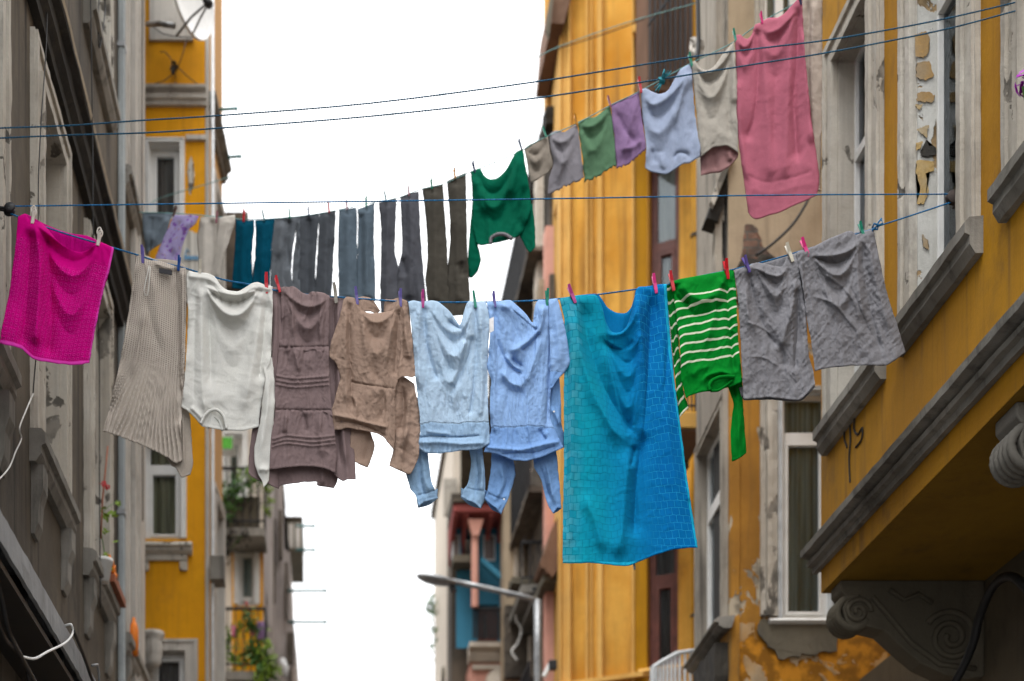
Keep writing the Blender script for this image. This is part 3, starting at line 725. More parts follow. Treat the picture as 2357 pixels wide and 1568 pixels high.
t, o = garment('shirt', 'shirt', 'mid blue long sleeved shirt with a wide elbow flap, beside the long turquoise towel', [M['blue'], M['blue2']], [
    dict(T=[(1120, 695), (1133, 695), (1147, 695), (1162, 692), (1176, 692), (1196, 709), (1212, 725), (1222, 740), (1227, 742), (1229, 720), (1233, 700), (1240, 691), (1257, 691), (1270, 690), (1283, 687)],
         R=[(1282, 760), (1274, 840), (1268, 895), (1266, 960), (1282, 1000)], B=[(1113, 1040), (1130, 1043), (1150, 1047), (1180, 1059), (1213, 1061), (1249, 1051), (1297, 1030)],
         L=[(1128, 762), (1122, 844), (1130, 877), (1127, 943), (1130, 993)], z=0.022, folds=fo, noise=NS, seed=61, roll=0.012, vp=1.0),
    dict(T=[(1262, 690), (1283, 687)], R=[(1298, 745), (1308, 795), (1312, 834), (1299, 857), (1284, 874)], B=[(1266, 896), (1270, 893)], L=[(1266, 800)], z=0.03,
         folds=[([(1274, 700), (1286, 780), (1290, 850)], 7, 0.01)], noise=[(0.004, 12, 20, 0.8), (0.004, 20, 30, 0.4, False)], seed=62, roll=0.006),
    dict(T=[(1264, 880), (1288, 870)], R=[(1291, 930), (1292, 976), (1298, 999), (1298, 1028)], B=[(1262, 1044), (1297, 1030)], L=[(1262, 960)], z=-0.01, mat=1,
         folds=[([(1268, 935), (1284, 965), (1290, 985)], 5, 0.012)], noise=[(0.004, 18, 30, 0.4, False)], seed=63)])
for q in (dict(T=[(1131, 1038), (1180, 1052)], R=[(1186, 1092), (1176, 1128), (1166, 1158)], B=[(1115, 1148), (1130, 1171), (1140, 1178), (1153, 1184)], L=[(1130, 1075), (1123, 1125)], z=-0.03,
               folds=[([(1150, 1060), (1158, 1110), (1136, 1160)], 6, 0.012), ([(1166, 1060), (1168, 1110), (1150, 1150)], 5, -0.01), ([(1122, 1136), (1145, 1146), (1166, 1150)], 2.5, -0.006, .05)]),
          dict(T=[(1229, 1045), (1280, 1030)], R=[(1284, 1080), (1287, 1108), (1292, 1168)], B=[(1274, 1182), (1283, 1178), (1292, 1170)], L=[(1229, 1075), (1246, 1105), (1254, 1141), (1262, 1165)], z=-0.03,
               folds=[([(1256, 1050), (1264, 1100), (1278, 1165)], 6, 0.014), ([(1240, 1060), (1254, 1110), (1268, 1160)], 5, -0.01)])):
    B0 = q['B']; inner = dict(T=[(B0[0][0]+1, B0[0][1]-22), (B0[-1][0]-1, B0[-1][1]-22)], R=[(B0[-1][0]-1, B0[-1][1]-8)], B=B0, L=[(B0[0][0]+1, B0[0][1]-8)], z=-.075, roll=0, long=[], step=3)
    q = dict(q, B=[B0[0]]+[(x_, y_-9) for x_, y_ in B0[1:-1]]+[B0[-1]])
    clothmesh('sleeve', [dict(q, noise=[(0.004, 12, 50, 0.2, False), (0.003, 9, 18, 0.8)], seed=65), inner], [M['blue2']], t)
for bx, by in ((1275, 948), (1160, 1150)):
    bn = NB(); Yb = fy(bx)-.035; lathe(bn, [(0, .003), (.004, .003), (.0055, .002), (.0055, 0), (0, 0)], P(bx, by, Yb), (0, -1, .1), (1, 0, 0), 12); obj('button', bn, M['ivory'], t, True)
tg = NB(); box(tg, Fr(P(1131, 752, fy(1131)-.07), (1, 0, 0.5), (0, -1, 0)), -.012, .014, 0, .003, -.03, .045); obj('care_tag', tg, M['whitetag'], t)

# ---- long turquoise bath towel
fo = [([(1335, 690), (1352, 780), (1384, 880), (1430, 960), (1462, 1000), (1476, 1015)], 22, -0.034, .12), ([(1322, 690), (1334, 800), (1364, 900), (1412, 990), (1452, 1026)], 16, 0.030, .15),
      ([(1470, 670), (1474, 760), (1486, 860), (1482, 960), (1474, 1020)], 17, 0.030, .1), ([(1497, 664), (1497, 760), (1490, 880), (1480, 1000), (1466, 1100), (1458, 1250)], 15, -0.034, .08),
      ([(1520, 670), (1524, 800), (1540, 1000), (1570, 1250)], 14, 0.010, .3), ([(1450, 1030), (1440, 1120), (1432, 1220), (1418, 1290)], 18, 0.026, .15),
      ([(1462, 1022), (1452, 1080)], 7, -0.02), ([(1389, 760), (1410, 772), (1434, 766), (1456, 740), (1468, 700)], 8, 0.016), ([(1380, 770), (1406, 800), (1436, 804), (1462, 780)], 12, -0.02),
      ([(1310, 700), (1318, 850), (1314, 1050), (1312, 1260)], 9, 0.010, .1), ([(1300, 700), (1306, 850), (1304, 1250)], 5, -0.008, .1), ([(1340, 1130), (1370, 1200), (1392, 1280)], 14, 0.018),
      ([(1540, 760), (1530, 900), (1520, 960)], 5, -0.010)]
fo += swag((1380, 780), (1478, 760), [(36, 10, 0.013), (66, 12, -0.013), (98, 12, 0.012), (134, 13, -0.012), (170, 13, 0.012), (205, 12, -0.010), (235, 12, 0.012)], 0.68)
t, o = garment('bath_towel', 'towel', 'long turquoise to blue bath towel woven in small blocks, the largest piece on the line', [M['towel'], M['towelb']], [
    dict(T=[(1288, 687), (1306, 684), (1320, 682), (1331, 680), (1350, 680), (1373, 681), (1386, 708), (1394, 740), (1408, 764), (1428, 765), (1444, 748), (1456, 710), (1463, 672), (1470, 661), (1485, 660), (1500, 658), (1517, 655), (1534, 654)],
         R=[(1537, 700), (1541, 756), (1552, 872), (1570, 1011), (1586, 1132), (1598, 1210)], B=[(1295, 1297), (1325, 1297), (1355, 1296), (1400, 1300), (1430, 1303), (1447, 1302), (1467, 1295), (1508, 1278), (1552, 1265), (1580, 1262), (1606, 1261)],
         L=[(1298, 733), (1299, 800), (1298, 872), (1298, 1069), (1296, 1200)], z=0.02, folds=fo, noise=[(0.008, 90, 160, 0.0, False), (0.0018, 22, 26, 0.7)], seed=71, roll=0.01, vp=0.9, long=[(0.014, 1.6, 0.9), (0.006, 4.5, 1.4)]),
    dict(T=[(1330, 680), (1373, 677), (1386, 690), (1398, 708), (1418, 720), (1440, 721), (1453, 708), (1460, 685), (1466, 665), (1500, 660)], R=[(1498, 900)], B=[(1340, 880), (1500, 900)], L=[(1334, 780)], z=-0.035, mat=1, noise=[(0.006, 40, 60, 0, False)], seed=73)],)

# ---- green striped jumper
fo = [([(1551, 652), (1556, 680), (1572, 696), (1590, 700)], 9, -0.020, .1), ([(1568, 650), (1590, 680), (1620, 690), (1650, 672), (1668, 640)], 12, 0.016, .1), ([(1574, 700), (1600, 724), (1640, 716), (1676, 690)], 12, -0.014),
      ([(1672, 640), (1678, 740), (1690, 860)], 7, -0.016, .08), ([(1656, 660), (1640, 740), (1620, 800)], 12, 0.014), ([(1575, 740), (1580, 820), (1590, 890)], 13, 0.010), ([(1590, 870), (1610, 850), (1640, 842)], 8, 0.010),
      ([(1622, 888), (1634, 872), (1660, 866), (1688, 870)], 4, -0.010), ([(1616, 890), (1628, 866), (1660, 856), (1696, 868)], 5, 0.012)]
t, o = garment('striped_jumper', 'jumper', 'green jumper with thin white stripes hanging upside down, crew neck at the bottom', [M['green'], M['greenp'], M['greens']], [
    dict(T=[(1546, 652), (1549, 648), (1564, 643), (1585, 639), (1608, 635), (1635, 630), (1662, 625), (1676, 622), (1688, 620)], R=[(1694, 663), (1697, 738), (1700, 797), (1706, 850)],
         B=[(1579, 917), (1588, 911), (1599, 907), (1616, 903), (1632, 901), (1648, 898), (1662, 895), (1684, 890), (1707, 880)], L=[(1552, 690), (1560, 752), (1566, 812), (1568, 872)],
         z=0.02, folds=fo, noise=[(0.004, 60, 60, 0, False), (0.003, 14, 30, 0.5)], seed=81, roll=0.014, rays=.7, long=[(0.016, 2.4, 0.8), (0.005, 7, 1.4)]),
    dict(T=[(1610, 640), (1680, 624)], R=[(1685, 700)], B=[(1560, 690), (1640, 700)], L=[(1560, 660)], z=-0.03, mat=1, seed=82)])
clothmesh('sleeve', [dict(T=[(1534, 656), (1546, 650), (1551, 652)], R=[(1556, 700), (1563, 800), (1568, 860), (1573, 901), (1584, 937)], B=[(1564, 962), (1574, 950), (1584, 939)], L=[(1537, 700), (1543, 753), (1549, 818), (1557, 901)],
     z=0.0, folds=[([(1541, 660), (1548, 760), (1556, 860)], 3, -0.012, .1)], noise=[(0.003, 20, 40, 0, False)], seed=84)], [M['greens']], t)
clothmesh('sleeve', [dict(T=[(1672, 880), (1690, 884), (1708, 870)], R=[(1710, 931), (1714, 990), (1717, 1020), (1718, 1042)], B=[(1685, 1062), (1697, 1058), (1706, 1052), (1717, 1043)], L=[(1682, 908), (1689, 930), (1684, 960), (1682, 990), (1682, 1020)],
     z=-0.03, folds=[([(1696, 900), (1700, 980), (1698, 1040)], 8, 0.012), ([(1688, 885), (1692, 920)], 6, -0.02)], noise=[(0.004, 20, 50, 0, False)], seed=85)], [M['greenp']], t)
nk = NB()
tube(nk, [P(x, y, fy(x)-.045) for x, y in cm2([(1634, 899), (1632, 888), (1640, 876), (1656, 869), (1676, 867), (1690, 868)], 6)], 0.010, 8)
tube(nk, [P(x, y, fy(x)-.035) for x, y in cm2([(1636, 900), (1652, 899), (1668, 890), (1690, 872)], 6)], 0.007, 8)
obj('neckband', nk, M['greenp'], t, True)

# ---- grey shorts
NG = [(0.008, 40, 70, 0.3, False), (0.0032, 12, 46, 0.75), (0.0026, 10, 38, -0.6), (0.0022, 8, 18, 0.2), (0.0015, 5, 8, 0.9)]
fo = swag((1728, 614), (1810, 618), [(16, 6, 0.014), (34, 8, -0.016), (62, 11, 0.014), (100, 13, -0.012)], 0.7)
fo += [([(1722, 620), (1736, 690), (1762, 760), (1792, 800)], 12, -0.024, .1), ([(1712, 640), (1722, 720), (1748, 780)], 10, 0.014), ([(1830, 640), (1826, 700), (1808, 760), (1796, 800)], 10, 0.022, .1), ([(1836, 660), (1838, 740), (1828, 860)], 9, -0.022, .1), ([(1792, 800), (1804, 815), (1806, 850)], 7, -0.016),
       ([(1712, 740), (1750, 752), (1782, 776)], 3, 0.006), ([(1716, 820), (1760, 824), (1800, 850)], 3, 0.005)]
f2 = swag((1862, 588), (1975, 560), [(12, 7, 0.016), (32, 9, -0.024), (60, 10, 0.020), (95, 12, -0.014), (130, 12, 0.012), (170, 14, -0.008)], 0.62)
f2 += [([(1846, 600), (1850, 700), (1856, 800)], 4, 0.008, .05), ([(1984, 550), (1990, 640), (2010, 740), (2030, 820)], 12, -0.016, .1), ([(1976, 550), (1974, 640), (1986, 740)], 9, 0.014, .1), ([(1998, 545), (2014, 640), (2046, 760)], 8, 0.010, .1),
       ([(1880, 620), (1940, 660), (1985, 720)], 4, 0.008), ([(1862, 680), (1920, 700), (1980, 770)], 4, 0.008), ([(1950, 640), (2000, 760), (2030, 800)], 3, -0.007)]
t, o = garment('shorts', 'shorts', 'crumpled grey wide legged shorts pinned at the right end of the nearest line', [M['grey']], [
    dict(T=[(1690, 622), (1712, 615), (1728, 610), (1741, 605), (1759, 607), (1785, 613), (1800, 614), (1806, 604), (1812, 592), (1834, 582)],
         R=[(1840, 620), (1848, 669), (1855, 721), (1858, 770), (1862, 820), (1872, 855)], B=[(1711, 920), (1740, 918), (1770, 915), (1810, 920), (1840, 921), (1857, 907), (1876, 885)],
         L=[(1699, 692), (1706, 808), (1709, 870)], z=0.02, folds=fo, noise=NG, seed=91, roll=0.01),
    dict(T=[(1832, 583), (1841, 578), (1854, 574), (1877, 566), (1906, 551), (1938, 538), (1950, 533), (1961, 533), (1970, 541), (1986, 534), (2011, 527)],
         R=[(2016, 560), (2022, 590), (2046, 692), (2066, 750), (2076, 785)], B=[(1876, 854), (1895, 849), (1915, 847), (1950, 843), (1985, 841), (2037, 842), (2056, 832), (2084, 811)],
         L=[(1840, 620), (1849, 669), (1857, 735), (1866, 779), (1872, 822)], z=0.028, folds=f2, noise=NG, seed=95, roll=0.01),
    dict(T=[(1728, 608), (1760, 602), (1789, 595), (1808, 589), (1840, 580), (1950, 540), (2008, 528)], R=[(2020, 620)], B=[(1710, 720), (1860, 700), (2020, 680)], L=[(1712, 660)], z=-0.03, noise=NG[:1], seed=97),
    dict(T=[(1700, 890), (1800, 890), (1868, 870)], R=[(1876, 890)], B=[(1713, 922), (1770, 920), (1840, 924), (1860, 908)], L=[(1705, 910)], z=-0.03, noise=NG[:1], seed=98)])

# ================================================================== REAR LINE GARMENTS
NR = [(0.006, 30, 90, 0.0, False), (0.003, 10, 36, 0.3), (0.002, 8, 22, -0.5)]
def rear(name, cat, label, mat, patches, group=None, extra=None):
    for i, d in enumerate(patches):
        d.setdefault('noise', NR); d.setdefault('seed', (len(label)*3+i*7) % 90); d.setdefault('roll', 0.015); d.setdefault('rw', 6); d.setdefault('fk', .9)
    return garment(name, cat, label, [M[k] for k in (mat if isinstance(mat, list) else [mat])], patches, group, rear_Y, 3.4, 0.003)

rear('cloth', 'cloth', 'slate blue cloth folded to a point, leftmost on the rear line', 'r_slate', [
    dict(T=[(328, 490), (345, 489), (360, 490), (397, 491)], R=[(392, 510), (383, 536), (373, 558)], B=[(336, 586), (345, 578), (356, 570), (370, 562)], L=[(329, 530), (333, 560)], folds=[([(390, 495), (365, 530), (340, 570)], 9, 0.02), ([(350, 495), (346, 540)], 8, -0.015), ([(372, 500), (350, 545)], 6, -0.012)])])
rear('scarf', 'scarf', 'lilac floral scarf with purple flowers hanging aslant on the rear line', 'r_floral', [
    dict(T=[(400, 496), (420, 496), (440, 496), (457, 498)], R=[(450, 515), (434, 530), (422, 560), (414, 590)], B=[(356, 600), (380, 602), (412, 604)], L=[(392, 515), (383, 535), (369, 566)], folds=[([(445, 500), (420, 530), (395, 590)], 7, 0.02), ([(425, 500), (400, 540), (376, 595)], 7, -0.014)])])
rear('trousers', 'trousers', 'cream trousers with scalloped edge between the floral scarf and the teal trousers', 'r_cream', [
    dict(T=[(461, 500), (480, 498), (502, 501)], R=[(502, 560), (498, 650)], B=[(456, 650), (498, 652)], L=[(458, 525), (454, 550), (457, 600)], folds=[([(490, 505), (486, 650)], 7, -0.018, .05), ([(472, 505), (470, 650)], 7, 0.014, .05)]),
    dict(T=[(502, 501), (520, 498), (541, 495)], R=[(540, 515), (531, 542), (518, 581), (508, 610)], B=[(486, 650), (507, 650)], L=[(498, 560), (492, 600)], z=0.01, folds=[([(525, 505), (512, 570), (498, 640)], 6, 0.014, .05)])])
LG = 'trousers pegged by the legs on the rear line'
def trousers(label, mat, leg1, leg2, low=None):
    ps = [dict(T=a, L=b, B=c, R=d, folds=f) for a, b, c, d, f in (leg1, leg2)]
    rear('trousers', 'trousers', label, mat, ps+(low or []), LG)
trousers('dark teal trousers hanging upside down on the rear line', 'r_teal',
    ([(543, 506), (560, 508), (585, 507)], [(541, 560), (537, 620)], [(533, 664), (582, 668)], [(585, 530), (580, 589), (581, 628)], [([(560, 510), (556, 660)], 8, 0.015, .05)]),
    ([(587, 507), (610, 506), (632, 503)], [(588, 530), (587, 589), (583, 628)], [(580, 668), (620, 664)], [(629, 540), (625, 570), (622, 640)], [([(605, 510), (603, 660)], 8, 0.015, .05)]))
trousers('mid grey trousers with a crease between the legs, right of the teal trousers', ['r_g1'],
    ([(633, 503), (650, 501), (672, 499), (688, 498)], [(626, 560), (623, 624)], [(621, 690), (690, 690)], [(676, 560), (672, 600), (672, 640)], [([(666, 505), (660, 560), (668, 620)], 7, -0.02, .05), ([(648, 505), (640, 600)], 9, 0.015)]),
    ([(684, 499), (690, 498)], [(680, 560), (674, 600)], [(672, 690), (692, 690)], [(690, 560), (690, 620)], []))
trousers('charcoal trousers in long soft pleats on the rear line', 'r_g2',
    ([(689, 498), (712, 495), (735, 492)], [(686, 560), (684, 640)], [(682, 692), (726, 692)], [(730, 560), (726, 620)], [([(712, 500), (708, 690)], 6, -0.018, .05)]),
    ([(735, 492), (755, 489), (773, 486)], [(732, 560), (727, 640)], [(722, 692), (762, 692)], [(771, 540), (768, 591), (765, 650)], [([(752, 490), (748, 690)], 6, 0.018, .05), ([(764, 490), (758, 690)], 4, -0.012, .05)]))
trousers('blue grey trousers with a narrow gap at the cuffs', 'r_blue',
    ([(780, 484), (800, 481), (820, 478)], [(779, 540), (778, 591)], [(780, 694), (822, 694)], [(822, 510), (822, 600)], [([(800, 490), (802, 690)], 7, 0.014, .05)]),
    ([(823, 482), (843, 475), (862, 467)], [(824, 510), (822, 600)], [(820, 694), (864, 694)], [(861, 553), (864, 628)], [([(842, 480), (846, 690)], 8, 0.018, .05), ([(830, 490), (832, 690)], 5, -0.014, .05)]))
trousers('dark grey crinkled trousers spread into an inverted V', 'r_g3',
    ([(872, 467), (892, 461), (913, 456)], [(877, 530), (877, 591), (875, 650)], [(877, 720), (918, 722)], [(910, 534), (909, 579), (917, 618)], [([(893, 470), (892, 700)], 7, 0.014, .05)]),
    ([(921, 454), (942, 447), (964, 441)], [(925, 534), (925, 583), (917, 617)], [(914, 722), (982, 720)], [(969, 553), (975, 628), (980, 680)], [([(942, 455), (948, 560), (944, 690)], 9, 0.018, .05), ([(925, 590), (935, 640)], 6, -0.014)]))
trousers('olive brown trousers beside the green sweatshirt', 'r_olive',
    ([(972, 435), (990, 430), (1020, 424)], [(981, 515), (984, 591), (979, 647)], [(990, 728), (1034, 728)], [(1024, 497), (1029, 560), (1031, 613)], [([(998, 440), (1004, 700)], 8, 0.014, .05)]),
    ([(1029, 417), (1050, 407), (1072, 398)], [(1035, 497), (1036, 560), (1031, 613)], [(1030, 728), (1078, 726)], [(1074, 476), (1076, 579), (1082, 692)], [([(1050, 420), (1056, 700)], 8, 0.016, .05), ([(1060, 600), (1068, 640)], 7, -0.018)]))
fo = swag((1100, 395), (1190, 360), [(62, 10, -0.02), (95, 12, 0.02), (125, 10, -0.012)], 0.45)+[([(1092, 400), (1108, 460), (1118, 500)], 9, 0.022), ([(1196, 355), (1178, 430), (1166, 460)], 12, 0.025), ([(1210, 420), (1195, 500), (1202, 540)], 8, -0.02)]
t, o = rear('sweatshirt', 'sweatshirt', 'bottle green sweatshirt hanging upside down on the rear line', 'r_green', [
    dict(T=[(1083, 396), (1094, 391), (1105, 388), (1114, 404), (1127, 413), (1145, 410), (1165, 391), (1186, 353), (1196, 346), (1204, 344)], R=[(1211, 391), (1218, 430), (1222, 480), (1205, 530)],
         B=[(1098, 562), (1108, 565), (1129, 562), (1150, 557), (1168, 553), (1195, 543)], L=[(1087, 440), (1087, 476), (1088, 520)], z=0.02, folds=fo),
    dict(T=[(1087, 470), (1096, 480)], R=[(1098, 530), (1100, 562), (1107, 600), (1100, 625)], B=[(1078, 639), (1086, 640), (1098, 627)], L=[(1082, 527), (1077, 579)], z=0.0),
    dict(T=[(1190, 470), (1226, 470)], R=[(1232, 527), (1232, 568)], B=[(1211, 571), (1220, 582), (1229, 574)], L=[(1190, 500), (1197, 543)], z=0.0)])
nb = NB(); tube(nb, [P(x, y, float(rear_Y(np.array([x]))[0])-.04) for x, y in cm2([(1129, 561), (1131, 548), (1145, 540), (1162, 540), (1178, 550)], 6)], 0.012, 8); obj('neckband', nb, M['r_grey'], t, True)

FG = 'small cloths pegged in a row on the rear line'
rear('cloth', 'cloth', 'small beige cloth right of the green sweatshirt', 'r_beige', [dict(T=[(1207, 343), (1220, 332), (1235, 327), (1250, 318), (1261, 314)], R=[(1266, 350), (1276, 376)], B=[(1223, 421), (1240, 412), (1262, 396)], L=[(1212, 370), (1216, 398)],
     folds=swag((1215, 345), (1258, 322), [(18, 6, -.015), (36, 7, .016), (58, 8, -.012)], .5))], FG)
rear('cloth', 'cloth', 'mauve grey cloth with frayed lower edge', 'r_grey', [dict(T=[(1264, 311), (1272, 304), (1284, 301), (1298, 305), (1312, 296), (1329, 286)], R=[(1334, 320), (1338, 357), (1342, 390)], B=[(1261, 447), (1285, 438), (1310, 425), (1344, 412)], L=[(1268, 345), (1274, 380), (1264, 410)], fray=9,
     folds=swag((1270, 312), (1325, 292), [(22, 6, .015), (44, 8, -.013), (70, 9, .012)], .5)+[([(1320, 300), (1300, 360), (1280, 430)], 8, .015)])], FG)
rear('cloth', 'cloth', 'sage green cloth with pale fringe', 'r_sage', [dict(T=[(1330, 281), (1350, 272), (1370, 270), (1388, 256), (1404, 243)], R=[(1410, 280), (1415, 320), (1418, 355)], B=[(1346, 420), (1370, 408), (1395, 394), (1419, 379)], L=[(1335, 320), (1340, 357), (1343, 390)], fray=9,
     folds=swag((1336, 284), (1400, 252), [(18, 7, .016), (45, 9, -.014), (75, 9, .012)], .5))], FG)
rear('cloth', 'cloth', 'lilac purple cloth with pale fringe', 'r_purple', [dict(T=[(1406, 241), (1430, 230), (1450, 222), (1471, 211)], R=[(1475, 250), (1481, 300), (1486, 330)], B=[(1419, 388), (1436, 380), (1453, 373), (1487, 342)], L=[(1410, 280), (1415, 320), (1417, 355)], fray=9,
     folds=[([(1415, 250), (1440, 300), (1470, 340)], 7, -.016), ([(1465, 220), (1450, 290), (1430, 370)], 8, .016), ([(1425, 345), (1455, 340), (1480, 320)], 6, .012)])], FG)
fo = swag((1484, 215), (1585, 165), [(36, 10, .02), (66, 12, -.018), (104, 14, .016), (150, 14, -.01)], .35)+[([(1586, 160), (1566, 230), (1548, 300)], 8, .018), ([(1592, 170), (1596, 260), (1600, 330)], 6, -.014), ([(1500, 340), (1508, 380)], 5, -.014), ([(1520, 350), (1528, 392)], 5, .012), ([(1548, 372), (1560, 352), (1582, 354), (1590, 370)], 3, -.015)]
rear('shirt', 'shirt', 'periwinkle blue blouse with scalloped neckline at the bottom, on the rear line', 'r_lblue', [dict(T=[(1475, 207), (1486, 204), (1500, 211), (1516, 217), (1530, 214), (1540, 206), (1552, 184), (1566, 161), (1580, 152), (1591, 147)], R=[(1595, 200), (1600, 264), (1606, 310), (1612, 340)],
     B=[(1485, 388), (1500, 396), (1520, 400), (1534, 402), (1547, 395), (1560, 386), (1572, 378), (1590, 374), (1612, 360)], L=[(1478, 245), (1481, 282), (1488, 338), (1486, 370)], z=.02, folds=fo)])
fo = swag((1604, 150), (1686, 108), [(30, 6, .018), (52, 8, -.022), (90, 10, .018), (140, 12, -.01)], .45)+[([(1684, 110), (1676, 200), (1680, 320)], 7, -.016, .1), ([(1690, 120), (1690, 240)], 5, .012, .1)]
rear('blouse', 'blouse', 'sand coloured blouse with a dusty pink hem below it', ['r_sand', 'r_dusty'], [
    dict(T=[(1592, 146), (1599, 140), (1610, 154), (1622, 162), (1634, 160), (1645, 152), (1659, 132), (1675, 112), (1689, 97)], R=[(1693, 140), (1697, 188), (1698, 270)], B=[(1614, 362), (1627, 350), (1641, 340), (1658, 337), (1674, 336), (1690, 345), (1699, 352)], L=[(1596, 190), (1600, 226), (1607, 300)], z=.02, folds=fo),
    dict(T=[(1612, 350), (1640, 330), (1676, 330), (1699, 342)], R=[(1699, 355)], B=[(1614, 405), (1635, 400), (1660, 396), (1680, 382), (1697, 364)], L=[(1613, 380)], z=-.01, mat=1, folds=[([(1640, 345), (1650, 395)], 7, -.014), ([(1676, 345), (1682, 372)], 6, .016)])])
fo = swag((1697, 86), (1736, 72), [(26, 6, .016), (46, 7, -.016), (72, 9, .012)], .5)+swag((1755, 60), (1832, 20), [(24, 7, .016), (46, 8, -.016), (80, 12, .014), (130, 14, -.01)], .4)
fo += [([(1742, 62), (1746, 150), (1738, 260), (1716, 330)], 11, -.028, .08), ([(1752, 62), (1762, 180), (1770, 300), (1772, 420)], 14, .02, .1), ([(1838, 10), (1836, 120), (1828, 250), (1836, 380)], 9, -.03, .08), ([(1822, 20), (1816, 150), (1810, 300), (1806, 420)], 12, .018, .1), ([(1848, 60), (1858, 200), (1868, 340)], 8, .016, .1),
       ([(1714, 400), (1760, 420), (1820, 410), (1878, 392)], 3, -.004, .1), ([(1722, 430), (1770, 446), (1830, 430), (1880, 418)], 9, .004, .1), ([(1698, 180), (1704, 300), (1722, 420)], 8, .014, .1), ([(1792, 60), (1786, 200), (1780, 360)], 8, -.012, .15)]
rear('sheet', 'sheet', 'rose pink bed sheet hanging long at the upper right of the rear line', 'r_rose', [
    dict(T=[(1692, 82), (1704, 80), (1712, 88), (1722, 90), (1731, 79), (1738, 58), (1750, 53), (1768, 42), (1790, 41), (1805, 32), (1822, 14), (1846, -12)], R=[(1850, 80), (1855, 150), (1869, 282), (1882, 376), (1886, 420)],
         B=[(1722, 488), (1730, 500), (1742, 505), (1772, 496), (1795, 489), (1832, 472), (1860, 460), (1880, 450)], L=[(1695, 188), (1697, 300), (1712, 413)], z=.02, folds=fo, noise=[(.006, 70, 160, 0, False), (.0025, 10, 30, .3)], roll=.02, fk=.8, long=[(.008, 1.4, .7), (.003, 5, 1.2)])])
rear('curtain', 'curtain', 'sheer beige curtain hanging behind the rose pink sheet', 'r_sheer', [
    dict(T=[(1842, -14), (1868, -16), (1893, -18)], R=[(1892, 200), (1888, 430)], B=[(1866, 424), (1888, 436)], L=[(1850, 150), (1858, 300)], z=-.12, folds=[([(1872, 0), (1868, 150), (1878, 420)], 7, .02, .05), ([(1862, 0), (1862, 200), (1872, 420)], 5, -.02, .05)])])
# ================================================================== LINES, PULLEYS, PEGS
M['rope'] = simple('blue_rope', (0.0, 0.17, 0.42), 0.7, var=0.6, scale=60)
M['ropet'] = simple('teal_dark_rope', (0.012, 0.10, 0.19), 0.75, var=0.5, scale=60)
M['cord'] = simple('pale_cord', (0.45, 0.42, 0.38), 0.7)
M['cordt'] = simple('teal_cord', (0.25, 0.5, 0.5), 0.7)
M['iron'] = simple('dark_iron', (0.03, 0.03, 0.032), 0.6, 0.4)
M['steel'] = simple('galvanised_steel', (0.33, 0.34, 0.35), 0.45, 0.6, var=0.4)
M['rust'] = simple('rusty_bracket', (0.05, 0.035, 0.03), 0.8, 0.2, var=0.5, scale=30)

def line3(pts, Yf, n=10): return [P(q[0], q[1], Yf(q[0])) for q in [tuple(p) for p in catmull([Vector((a, b, 0)) for a, b in pts], n)]]
rY = lambda x: float(rear_Y(np.array([x]))[0])

t = thing('clothes_line', 'blue pulley clothes line carrying the nearest row of washing, with a taut upper strand', 'clothes line', P(1100, 690, fy(1100)))
b = NB()
low = [(24, 492), (42, 499), (75, 512), (150, 538), (262, 571), (313, 586), (360, 601), (428, 618), (510, 643), (575, 655), (630, 668), (713, 679), (790, 685), (860, 690), (940, 695), (1040, 696), (1140, 695), (1210, 693), (1285, 688), (1370, 679), (1465, 666), (1535, 656), (1610, 636), (1690, 620), (1750, 605), (1790, 594), (1834, 581), (1925, 553), (2010, 527), (2018, 522), (2080, 502), (2195, 464)]
rope_mesh(b, line3(low, fy, 3), 0.0046)
obj('lower_strand', b, M['rope'], t, True)
b = NB(); rope_mesh(b, line3([(24, 475), (520, 468), (1180, 459), (1770, 449.5), (2195, 447)], fy, 6), 0.0040)
obj('upper_strand', b, M['rope'], t, True)
b = NB()
for dx, dy, e in ((2, -18, 9), (-5, 16, -6), (7, -14, 4)):
    tube(b, [P(2018, 521, fy(2018)-.015), P(2018+dx*2, 521+dy*.5, fy(2018)-.03), P(2018+dx+e, 521+dy, fy(2018)-.025)], 0.0045, 6)
tube(b, [P(2008, 525, fy(2018)-.015), P(2012, 515, fy(2018)-.03), P(2022, 518, fy(2018)-.03), P(2020, 528, fy(2018)-.025), P(2011, 528, fy(2018)-.01)], 0.006, 6)
obj('knot', b, M['rope'], t, True)

t = thing('clothes_line', 'upper of the two bare dark twisted lines crossing the sky', 'clothes line', P(1100, 200, 7.2))
l1 = [(-40, 298), (0, 295), (160, 289), (330, 277), (520, 265), (850, 238), (1208, 192), (1400, 162), (1600, 130), (1768, 109), (1900, 93), (2060, 66), (2200, 38), (2357, 1), (2420, -15)]
b = NB(); rope_mesh(b, line3(l1, lambda x: 7.2, 4), 0.0042); obj('strand', b, M['ropet'], t, True)
t = thing('clothes_line', 'lower of the two bare dark twisted lines, with a frayed teal knot in it', 'clothes line', P(1100, 240, 7.2))
l2 = [(-40, 320), (0, 318), (160, 311), (330, 306), (520, 294), (850, 268), (1208, 229), (1400, 201), (1600, 170), (1768, 143), (1900, 122), (2060, 92), (2200, 62), (2357, 20), (2420, 4)]
b = NB(); rope_mesh(b, line3(l2, lambda x: 7.2, 4), 0.0042); obj('strand', b, M['ropet'], t, True)
b = NB()
kx, ky = 1524, 186
for i in range(16):
    a = random.uniform(-.5, .5); up = 1 if i < 10 else -1
    x1 = kx+up*random.uniform(4, 22); y1 = ky-up*random.uniform(14, 28)
    tube(b, [P(kx, ky, 7.19), P((kx+x1)/2+random.uniform(-4, 4), (ky+y1)/2, 7.18), P(x1, y1, 7.17+a*.06)], 0.0028, 4)
